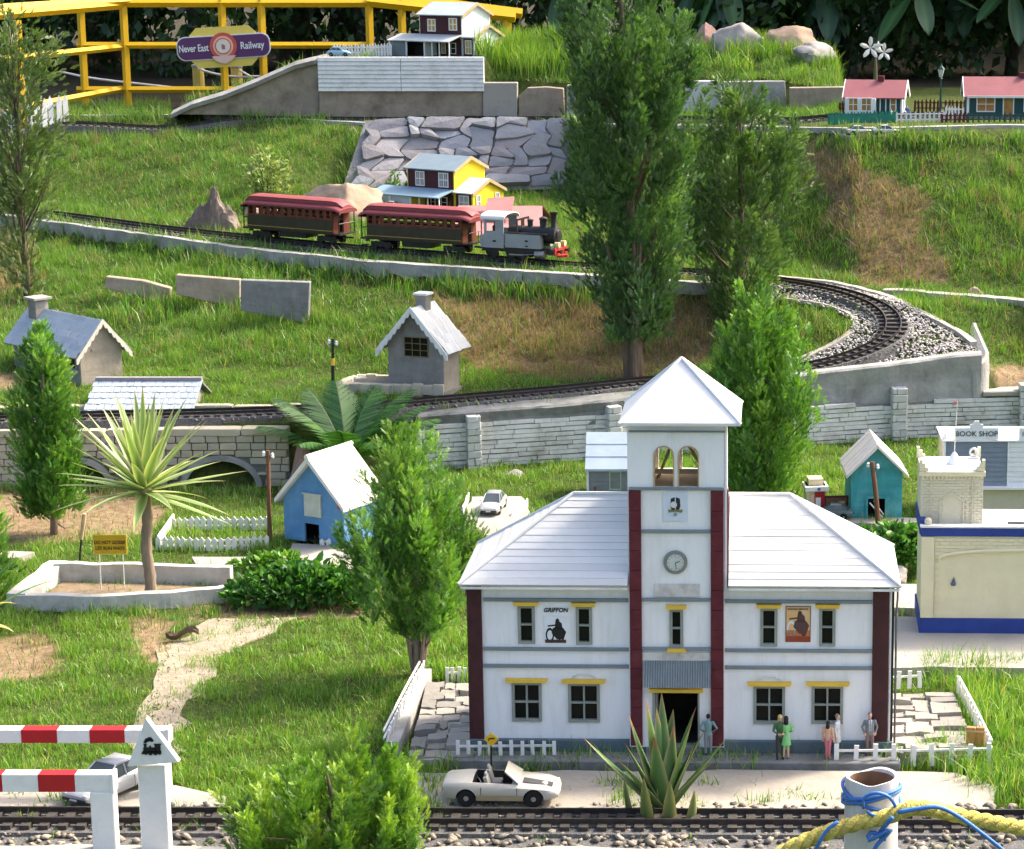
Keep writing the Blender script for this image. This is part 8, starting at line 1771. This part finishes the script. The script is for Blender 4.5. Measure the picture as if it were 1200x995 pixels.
for dx, dy, h, w in ((-.026, -.045, .085, .013), (.010, -.050, .080, .013), (.046, -.045, .060, .012), (-.056, -.02, .07, .011)):
    V, F, C = strap_leaf(h, w, R(-6), R(270 + dx * 900), R(78), ((.12, .19, .06), (.20, .24, .07), (.40, .36, .12)), seg=8, thick=w * 1.2, tipcol=(.42, .20, .07)); o = obj('leaf_stump', np_mesh('leaf_stump', V, F, C, LEAFT), None, t); o.location = (dx, dy, 0)
# cycad at the end of the viaduct
b = gp(412, 566); b.y = float(np.interp(b.x, WALLF[:, 0], WALLF[:, 1])) - .10; b.z = 0; t = thing('cycad', 'dark green cycad with feather fronds behind the blue kennel roof', 'cycad', b); r = random.Random(2)
obj('trunk', MB().lathe([(.035, -.01), (.042, .02), (.038, .05), (.020, .065), (.004, .07)], 12), M['bark'], t)
def frond(L, az, el, droop, nl, ll, cols, rr):
    V, F, C = [], [], []; p = Vector((0, 0, 0)); a = el; ca, sa = math.cos(az), math.sin(az); sd = Vector((-sa, ca, 0))
    for i in range(nl):
        f = i / nl; d = Vector((ca * math.cos(a), sa * math.cos(a), math.sin(a))); nrm = d.cross(sd); p = p + d * (L / nl); a -= droop / nl * (.5 + f)
        lf = ll * (math.sin(PI * (.12 + .84 * f)) ** .7)
        for s in (-1, 1):
            dr = (sd * s * 1.0 + d * .75 + nrm * (-.35) + Vector((0, 0, rr.uniform(-.08, .08)))).normalized(); q = d * .0030; k = len(V); V += [p - q, p + q, p + dr * lf * .6 + q * .8, p + dr * lf]; F += [(k, k + 1, k + 2), (k, k + 2, k + 3)]; c = rr.choice(cols); C += [c] * 4
        k = len(V); V += [p - d * (L / nl) - sd * .0016, p - d * (L / nl) + sd * .0016, p + sd * .0012, p - sd * .0012]; F += [(k, k + 1, k + 2), (k, k + 2, k + 3)]; C += [(.16, .20, .06)] * 4
    return np.array([tuple(v) for v in V]), np.array(F), np.array(C)
cg = [(.030, .105, .018), (.050, .155, .022), (.085, .21, .035)]
for az, el, L, dr in ((178, 42, .26, 40), (168, 56, .27, 38), (190, 66, .25, 50), (150, 70, .24, 40), (20, 38, .28, 38), (5, 52, .27, 36), (35, 58, .28, 40), (350, 66, .24, 45), (60, 70, .24, 40), (110, 76, .24, 35), (270, 66, .20, 60), (230, 52, .20, 60), (310, 50, .22, 60), (95, 60, .25, 40)):
    V, F, C = frond(L, R(az + r.uniform(-6, 6)), R(el), R(dr), 52, .075, cg, r); o = obj('frond', np_mesh('frond', V, F, C, LEAFT), None, t); o.location = (0, 0, .06)
b2 = gp(404, 500); t = thing('blue_agave', 'small blue-grey spiky plant standing behind the cycad fronds', 'agave', b2)
for k in range(9):
    V, F, C = strap_leaf(.11 * r.uniform(.8, 1.1), .010, R(8), k * 2.4, R(62 + 20 * r.random()), ((.14, .22, .22), (.16, .25, .24), (.22, .30, .26)), thick=.008); obj('leaf', np_mesh('leaf', V, F, C, LEAFT), None, t)
b = atz(-46, 744, 0); t = thing('agave', 'agave at the left edge with a green and a yellowing leaf', 'agave', b)
for az, el, L, w, dr, c in ((8, 40, .24, .016, 35, (.16, .30, .10)), (352, 55, .16, .015, 80, (.50, .44, .10)), (30, 60, .2, .015, 30, (.12, .26, .08)), (330, 30, .17, .014, 60, (.55, .45, .18)), (120, 60, .2, .015, 20, (.12, .26, .08)), (200, 55, .2, .015, 20, (.12, .26, .08)), (60, 75, .2, .014, 20, (.14, .30, .08))):
    V, F, C = strap_leaf(L, w, R(dr), R(az), R(el), (c, c, tuple(x * 1.35 for x in c)), thick=.008); obj('leaf', np_mesh('leaf', V, F, C, LEAFT), None, t)
# ------------------------------------------------------------------ dark garden behind: hedges, trees, broad-leaved frangipani
def foliage_mass(name, label, cat, base, dims, n, size, cols, seed, group=None, trunk=None, zmin=0.0, bark='bark_dark', shell=.6):
    r = np.random.default_rng(seed); t = thing(name, label, cat, base, 0, group); W, D_, H_ = dims
    P = r.normal(size=(n, 3)); P /= np.linalg.norm(P, axis=1, keepdims=True); P *= (r.uniform(0, 1, n) ** (1 / 3 * shell))[:, None]
    cl = r.normal(size=(24, 3)); cl /= np.linalg.norm(cl, axis=1, keepdims=True); k = np.argmax(P @ cl.T, 1); P *= (1 + .16 * r.normal(size=24))[k][:, None]
    P = P * np.array((W / 2, D_ / 2, (H_ - zmin) / 2)) + np.array((0, 0, (H_ + zmin) / 2)); P = P[P[:, 2] > .01]; m = len(P)
    D = (P - np.array((0, 0, (H_ + zmin) / 2))) / np.array((W, D_, H_)) * 2 + r.normal(size=(m, 3)) * .8 + np.array((0, 0, -.3)); cols = np.array(cols); C = cols[r.integers(0, len(cols), m)] * r.uniform(.7, 1.3, (m, 1))
    V, F, Cc = scatter([quad_leaf(.42), quad_leaf(.6)], P, D, size * r.uniform(.6, 1.3, m), C, r); obj('crown', np_mesh('crown', V, F, Cc, LEAFT), None, t)
    if trunk:
        rr = random.Random(seed); top = zmin + (H_ - zmin) * .5; ln = rr.uniform(-.35, .35)
        obj('trunk', MB().tube([(0, 0, -.1), (ln * .2, 0, top * .35), (ln * .6, 0, top * .7), (ln, 0, top)], [trunk * 1.2, trunk, trunk * .85, trunk * .6], 9), M[bark], t, smooth='all')
        mb = MB()
        for q in range(6):
            a = rr.uniform(0, 2 * PI); h = rr.uniform(.45, .9); mb.tube([(ln * h, 0, top * h), (ln * h + math.cos(a) * W * .15, math.sin(a) * D_ * .15, top * h + (H_ - zmin) * .12), (ln * h + math.cos(a) * W * .32, math.sin(a) * D_ * .32, top * h + (H_ - zmin) * .3)], [trunk * .5, trunk * .35, trunk * .12], 6)
        obj('limbs', mb, M[bark], t)
    return t
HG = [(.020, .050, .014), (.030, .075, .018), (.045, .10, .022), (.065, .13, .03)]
def bx(px, d, z=.70): p = at(px, 60, d); return Vector((p.x, d, z))
names = ['far left behind the railing end', 'left behind the railing, beside the name sign', 'behind the purple name sign', 'behind the upper maroon house', 'behind the big juniper top', 'behind the row of rocks', 'behind the white blossoms', 'behind the lamp post', 'far right behind the green cottage']
for i, px in enumerate((-120, 60, 240, 430, 620, 810, 1000, 1180, 1360)):
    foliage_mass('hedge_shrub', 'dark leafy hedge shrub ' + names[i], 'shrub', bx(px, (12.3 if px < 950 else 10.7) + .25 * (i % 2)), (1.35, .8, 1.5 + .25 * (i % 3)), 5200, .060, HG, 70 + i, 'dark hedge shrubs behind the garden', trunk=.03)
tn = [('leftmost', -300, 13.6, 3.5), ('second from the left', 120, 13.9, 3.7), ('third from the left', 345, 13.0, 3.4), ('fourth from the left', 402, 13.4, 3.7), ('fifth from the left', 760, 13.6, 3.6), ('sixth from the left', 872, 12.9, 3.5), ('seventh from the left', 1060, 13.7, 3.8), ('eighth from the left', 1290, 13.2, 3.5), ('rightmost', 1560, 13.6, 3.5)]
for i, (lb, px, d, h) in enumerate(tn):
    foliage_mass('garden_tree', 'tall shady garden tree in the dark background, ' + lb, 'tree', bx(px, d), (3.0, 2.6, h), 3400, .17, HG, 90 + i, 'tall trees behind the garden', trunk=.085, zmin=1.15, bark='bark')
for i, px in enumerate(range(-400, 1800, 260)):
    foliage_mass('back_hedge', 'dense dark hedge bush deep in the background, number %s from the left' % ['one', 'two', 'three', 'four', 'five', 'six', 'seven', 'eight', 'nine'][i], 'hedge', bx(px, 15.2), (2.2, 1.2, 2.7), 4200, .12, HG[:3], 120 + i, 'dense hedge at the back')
# frangipani with big hanging leaves, upper right
r = random.Random(12); b = bx(985, 11.2); t = thing('frangipani_tree', 'frangipani tree with big hanging leaves across the upper right', 'tree', b)
LV, LF = [], []
m = 9
for i in range(m + 1):
    f = i / m; w = .155 * math.sin(PI * min(1, .06 + f ** 1.15 * .94)) ** .75 if 0 < i < m else .004
    for j in range(5): u = (j - 2) / 2; LV.append((u * w, .05 * (1 - abs(u)) * -.4 - .10 * f * f, f))
for i in range(m):
    for j in range(4): a = i * 5 + j; LF += [(a, a + 1, a + 6), (a, a + 6, a + 5)]
LV, LF = np.array(LV), np.array(LF); metas = []
for q, c in enumerate(((.032, .085, .028), (.045, .110, .034), (.026, .070, .024), (.060, .140, .040))):
    tint = np.tile(np.array(c), (len(LV), 1)); tint[2::5] *= 1.7; me = np_mesh('leaf', LV, LF, tint, leaf_mat('frangipani_leaf', .15, .45, .06)); me.polygons.foreach_set('use_smooth', [True] * len(me.polygons)); metas.append(me)
clusters = [(662, -30, 10.9), (735, -42, 11.0), (812, -18, 10.8), (850, -40, 10.6), (905, -28, 10.9), (968, -36, 10.6), (1020, -30, 10.8), (1075, -22, 10.5), (1130, -30, 10.7), (1185, -20, 10.5), (1240, -30, 10.8), (1000, -70, 10.9), (1100, -70, 10.8)]
for px, py, d in clusters:
    c = at(px, py, d) - b
    for k in range(11):
        a = 2 * PI * k / 11 + r.uniform(-.25, .25); el = r.uniform(-1.25, .15); s = r.uniform(.24, .34); dr = Vector((math.cos(a) * math.cos(el), math.sin(a) * math.cos(el), math.sin(el)))
        o = inst('leaf', r.choice(metas), t, c + dr * .03, dr.to_track_quat('Z', 'Y').to_euler(), (s, s, s)); 
    obj('branch', MB().tube([c + Vector((0, 0, .02)), c + Vector((r.uniform(-.1, .1), .25, .25)), c * .5 + Vector((0, .2, .9))], [.016, .02, .03], 6), M['bark'], t, smooth='all')
obj('trunk', MB().tube([(0, 0, -.1), (-.05, .1, .4), (.05, .2, .9), (.1, .3, 1.6)], [.09, .08, .07, .06], 10), M['bark_dark'], t, smooth='all')
# ------------------------------------------------------------------ grass
HARD = [[(470, 960), (470, 908), (700, 905), (960, 904), (1120, 907), (1160, 922), (1160, 960)], [(-80, 952), (-80, 920), (60, 916), (205, 922), (255, 936), (250, 952)],
        [(1040, 780), (1050, 724), (1260, 724), (1290, 780)], [(545, 622), (555, 585), (608, 585), (614, 602), (602, 630)], [(-60, 655), (20, 653), (36, 648), (-60, 646)], [(340, 666), (400, 666), (420, 655), (396, 643), (350, 640)],
        [(40, 712), (200, 709), (262, 698), (252, 690), (80, 687)]]
def blades(name, label, x, y, h, w, tint, lean=.5, seed=1, kind='stuff', z=None, fine=True):
    r = np.random.default_rng(seed); n = len(x); z = T(x, y) if z is None else z; a = r.uniform(0, 2 * PI, n); fa = r.uniform(0, 2 * PI, n); l = np.abs(r.normal(0, lean, n)) * h
    dx, dy = np.cos(a) * l, np.sin(a) * l; sx, sy = np.cos(fa) * w / 2, np.sin(fa) * w / 2; zb = z - .002
    b0, b1 = np.stack([x - sx, y - sy, zb], 1), np.stack([x + sx, y + sy, zb], 1); tip = np.stack([x + dx, y + dy, zb + h * np.sqrt(np.clip(1 - (l / h) ** 2 * .4, .2, 1))], 1); m0, m1 = [np.stack([x + dx * .35 + s * sx * .8, y + dy * .35 + s * sy * .8, zb + h * .55], 1) for s in (-1, 1)]
    if fine: V, f_, ti = np.stack([b0, b1, m0, m1, tip], 1), [(0, 1, 3), (0, 3, 2), (2, 3, 4)], 4
    else: V, f_, ti = np.stack([b0, b1, tip], 1), [(0, 1, 2)], 2
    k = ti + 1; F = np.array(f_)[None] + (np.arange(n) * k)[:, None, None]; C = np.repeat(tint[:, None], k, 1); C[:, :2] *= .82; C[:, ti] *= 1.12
    return obj(name, np_mesh(name, V.reshape(-1, 3), F.reshape(-1, 3), np.clip(C.reshape(-1, 3), 0, 1), leaf_mat('grass_blade', .38, .5, .05)), None, kind=kind, label=label, cat='grass')
def boxes_world():
    B = []
    def add(fr, x0, x1, y0, y1): B.append((fr.o.x, fr.o.y, fr.r, x0, x1, y0, y1))
    add(ST, x0_st - .02, x1_st + .02, -.062, DEP); add(Fb, -.01, .45, -.01, .2); add(H1, -.01, w1 + .01, -.005, l1); add(H2, -.01, w2 + .01, -.008, l2); add(H3, -.005, w3, 0, l3); add(H4, 0, w4, 0, l4); add(H5, 0, w5, 0, .14); add(Fk, 0, .42, 0, .16); add(FK, -.09, .22, -.09, .34); add(FL, -.09, .22, -.07, .32); add(Fy, .01, .12, .01, .12)
    return B
x0_st, x1_st = ST.f(549, 780)[0], ST.f(1042, 780)[0]
def sample(n, seed):
    r = np.random.default_rng(seed); y = r.uniform(3.35, 10.6, n); u = r.uniform(-.12, 1.12, n); pxx = u * 1200; x = (pxx - PX0) / FPX * (y * _c + 1.1 * _s); z = T(x, y); acc = r.uniform(0, 1, n) < np.where(y < 6.25, (3.35 / y) ** 1.15, .80); x, y, z = x[acc], y[acc], z[acc]
    px, py = topix(x, y, z); keep = np.ones(len(x), bool)
    for p in HARD: keep &= ~(inpoly(px, py, p) & (r.uniform(0, 1, len(x)) < .985))
    for ox, oy, a, x0, x1, y0, y1 in boxes_world():
        lx = (x - ox) * math.cos(a) + (y - oy) * math.sin(a); ly = -(x - ox) * math.sin(a) + (y - oy) * math.cos(a); keep &= ~((lx > x0) & (lx < x1) & (ly > y0) & (ly < y1))
    wl = np.interp(x, WALLF[:, 0], WALLF[:, 1]); keep &= ~((y > wl - .004) & (y < wl + .075))
    keep &= near_loop(x, y) > .052 + .02 * r.uniform(0, 1, len(x)); keep &= ~(inpoly(px, py, GRAVEL_PIX) & (r.uniform(0, 1, len(x)) < .97)); keep &= ~((y > 3.60) & (y < 3.865) & (r.uniform(0, 1, len(x)) < .985))
    yt = np.interp(px, [-300, 650, 930, 1500], [9.75, 9.62, 8.75, 8.62]); keep &= ~((np.abs(y - yt) < .06) & (r.uniform(0, 1, len(x)) < .93)); keep &= ~((y > yt + .06) & (py > 60) & (px < 203) & (r.uniform(0, 1, len(x)) < .7)); keep &= ~((y > yt + .06) & (px > 200) & (px < 568))
    keep &= ~((py < 225) & (py > 150) & (px > 425) & (px < 650) & (r.uniform(0, 1, len(x)) < .96)); keep &= ~((y > yt) & (px > 985))
    l8 = np.interp(x, L8[:, 0], L8[:, 1]); keep &= ~((y > l8 - .025) & (y < yt + .06) & (px > 380) & (r.uniform(0, 1, len(x)) < .93))
    bl = (np.abs(y - np.interp(x, L4[:, 0], L4[:, 1]) - .018) < .02) & (px < 900); keep &= ~bl
    ps = inpoly(px, py, [(476, 888), (560, 888), (560, 797), (498, 797)]) | inpoly(px, py, [(1030, 886), (1140, 882), (1114, 812), (1030, 812)]); keep &= ~(ps & (r.uniform(0, 1, len(x)) < .97))
    return x[keep], y[keep], z[keep], px[keep], py[keep], r
x, y, z, px, py, r = sample(1650000, 5)
path, dirt, dry = zones(x, y, z); n = len(x); nz = noise2(x * 2.2, y * 2.2); nz2 = noise2(x * 7 + 4, y * 7)
p = np.clip(.68 + .28 * nz + .2 * nz2, .15, 1.0); p = np.where(path > .5, .04 + .35 * (nz2 > .3), p); p = np.where(dirt > .5, .10 + .3 * (nz2 > .3), p); p = np.where(dry > .5, .85, p)
k = r.uniform(0, 1, n) < p; x, y, z, px, py, path, dirt, dry, nz, nz2 = [v[k] for v in (x, y, z, px, py, path, dirt, dry, nz, nz2)]; n = len(x)
print('grass blades', n)
bank = ((z > .2) & (z < .70)).astype(float); up = z > .70
g0, g1, g2, g3 = np.array((.080, .205, .016)), np.array((.152, .320, .028)), np.array((.265, .410, .050)), np.array((.385, .430, .11))
m = np.clip(.45 + .30 * nz + r.normal(0, .26, n), 0, 1)[:, None]; tint = np.where(m < .5, g0 + (g1 - g0) * m * 2, g1 + (g2 - g1) * (m * 2 - 1)); yel = r.uniform(0, 1, n) < .06; tint[yel] = g3
tint = np.where((bank[:, None] > .5) & ~yel[:, None], tint * np.array((.80, .86, .9)), tint)
straw = np.array((.40, .29, .16)); brn = np.array((.24, .155, .085)); s_ = r.uniform(0, 1, n)
isdry = ((dry > .5) & (s_ < .76)) | ((dirt > .5) & (s_ < .6)) | (s_ < .035) | ((bank > .5) & (nz2 > .42) & (s_ < .40)); tint[isdry] = (straw + (brn - straw) * r.uniform(0, 1, (isdry.sum(), 1))) * r.uniform(.7, 1.2, (isdry.sum(), 1))
lawn_ = z < .14; h = r.uniform(.009, .020, n) * (1 + .35 * nz + .25 * nz2) * np.where(bank > .5, 1.6, 1.0); tall = r.uniform(0, 1, n) < .06; h[tall] *= 1.7; h = np.where(dry > .5, h * r.uniform(.5, 1.4, n), h); h = np.where((px > 1085) & (py > 770), h * 1.9, h); h = np.where(up & (y > 9.0), h * 1.6, h); h *= 1 + .35 * np.sign(noise2(x * 11, y * 11 + 2)); h = np.clip(h, .006, .075)
w = r.uniform(.0011, .0021, n) * np.where(lawn_, 1.0, 1.7)
lawn = (z < .14)
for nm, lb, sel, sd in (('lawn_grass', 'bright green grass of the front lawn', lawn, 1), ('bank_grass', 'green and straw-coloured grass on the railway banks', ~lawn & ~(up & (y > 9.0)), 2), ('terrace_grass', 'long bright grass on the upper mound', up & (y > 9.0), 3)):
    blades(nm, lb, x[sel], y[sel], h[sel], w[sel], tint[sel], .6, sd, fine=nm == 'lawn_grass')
# matted thatch under the blades: short, lying, dull
k = r.uniform(0, 1, n) < .26; m_ = int(k.sum()); tc_ = np.array([(.10, .17, .02), (.17, .20, .05), (.24, .20, .09), (.07, .13, .015)])[r.integers(0, 4, m_)]
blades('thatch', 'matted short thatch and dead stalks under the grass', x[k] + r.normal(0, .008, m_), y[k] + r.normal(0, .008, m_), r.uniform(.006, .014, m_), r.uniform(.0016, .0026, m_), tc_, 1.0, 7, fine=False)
# longer tufts along edges
def tufts(name, label, spots, per, hh, spread, cols, seed, w=(.0018, .0032), lean=.45):
    r = np.random.default_rng(seed); X, Y, H_, C = [], [], [], []; cols = np.array(cols)
    for (px, py, s) in spots:
        b = gp(px, py); m_ = int(per * s); X.append(b.x + r.normal(0, spread * s, m_)); Y.append(b.y + r.normal(0, spread * .7 * s, m_)); H_.append(r.uniform(.4, 1.15, m_) * hh * s); C.append(cols[r.integers(0, len(cols), m_)] * r.uniform(.75, 1.2, (m_, 1)))
    X, Y, H_, C = map(np.concatenate, (X, Y, H_, C)); return blades(name, label, X, Y, H_, r.uniform(*w, len(X)), C, lean, seed)
rr = random.Random(3); sp = []
for q in range(46): sp.append((rr.uniform(470, 1165), rr.uniform(893, 908), rr.uniform(.6, 1.2)))
for q in range(26): sp.append((rr.uniform(1125, 1230), rr.uniform(790, 955), rr.uniform(.8, 1.5)))
for q in range(16): sp.append((rr.uniform(705, 850), rr.uniform(925, 955), rr.uniform(.5, 1.0)))
for q in range(24): sp.append((rr.uniform(0, 265), rr.uniform(905, 985), rr.uniform(.4, 1.0)))
for q in range(10): sp.append((rr.uniform(880, 1000), rr.uniform(935, 955), rr.uniform(.4, .8)))
for q in range(26): sp.append((rr.uniform(480, 520), rr.uniform(900, 985), rr.uniform(.5, 1.0)))
for q in range(30): sp.append((rr.uniform(0, 1000), rr.uniform(972, 992), rr.uniform(.25, .6)))
for q in range(14): sp.append((rr.uniform(495, 560), rr.uniform(785, 800), rr.uniform(.5, 1.1)))
tufts('grass_tufts', 'long loose grass tufts along the road and station edges', sp, 46, .046, .017, [(.10, .26, .02), (.17, .34, .035), (.28, .42, .06), (.36, .40, .12), (.08, .20, .02)], 41)
sp = [(rr.uniform(500, 1180), np.interp(0, [0], [0]) + np.interp(rr.uniform(500, 1180), [500, 700, 940, 1200], [556, 544, 524, 514]) + rr.uniform(-2, 8), rr.uniform(.6, 1.1)) for q in range(60)] + [(rr.uniform(0, 345), rr.uniform(572, 582), rr.uniform(.5, 1.0)) for q in range(26)] + [(rr.uniform(190, 315), rr.uniform(612, 648), rr.uniform(.5, 1.0)) for q in range(30)] + [(rr.uniform(320, 420), rr.uniform(634, 650), rr.uniform(.5, .9)) for q in range(12)] + [(rr.uniform(15, 285), rr.uniform(704, 724), rr.uniform(.5, .9)) for q in range(26)]
tufts('wall_tufts', 'weedy grass tufts at the foot of the walls and fences', sp, 40, .040, .018, [(.09, .24, .02), (.15, .31, .03), (.24, .38, .05), (.34, .32, .14)], 42)
sp = [(rr.uniform(40, 690), 0, rr.uniform(.5, 1.1)) for q in range(90)]; sp = [(a, np.interp(a, [40, 280, 430, 560, 690], [268, 313, 330, 341, 347]) + rr.uniform(-2, 6), s) for a, _, s in sp] + [(rr.uniform(80, 430), rr.uniform(136, 144), rr.uniform(.6, 1.2)) for q in range(50)] + [(rr.uniform(960, 1210), rr.uniform(164, 176), rr.uniform(.5, 1.0)) for q in range(36)] + [(rr.uniform(120, 365), rr.uniform(330, 384), rr.uniform(.7, 1.3)) for q in range(50)] + [(rr.uniform(405, 440), rr.uniform(150, 235), rr.uniform(.6, 1.2)) for q in range(24)] + [(rr.uniform(640, 680), rr.uniform(150, 240), rr.uniform(.6, 1.2)) for q in range(24)]
tufts('bank_tufts', 'long grass tufts hanging on the railway banks', sp, 46, .062, .026, [(.07, .20, .018), (.11, .27, .025), (.18, .34, .045), (.28, .30, .10)], 43, w=(.0022, .0040))
def bedspots(n, x0, x1, d0, d1): return [(rr.uniform(x0, x1), rr.uniform(d0, d1)) for q in range(n)]
X, Y = [], []
for px_, d_ in bedspots(60, 570, 672, 9.76, 10.2) + bedspots(90, 672, 985, 9.55, 10.1):
    b = at(px_, 70, d_); X.append(b.x + rng.normal(0, .03, 60)); Y.append(d_ + np.abs(rng.normal(0, .03, 60)))
X, Y = np.concatenate(X), np.concatenate(Y); yf = np.interp(X, BX, BY) + .055; k = Y > yf; X, Y = X[k], Y[k]; C = np.array([(.12, .28, .02), (.20, .36, .035), (.32, .44, .06)])[rng.integers(0, 3, len(X))]
blades('mound_grass', 'long yellow-green grass on top of the slab wall', X, Y, rng.uniform(.04, .12, len(X)) * np.where(X < at(680, 70, 9.8).x, 1.25, .7), rng.uniform(.0025, .0045, len(X)), C, .4, 44)
bpy.data.scenes.remove(WORK)
nt = sum(len(o.data.polygons) for o in SC.objects if o.type == 'MESH'); print('faces', nt)
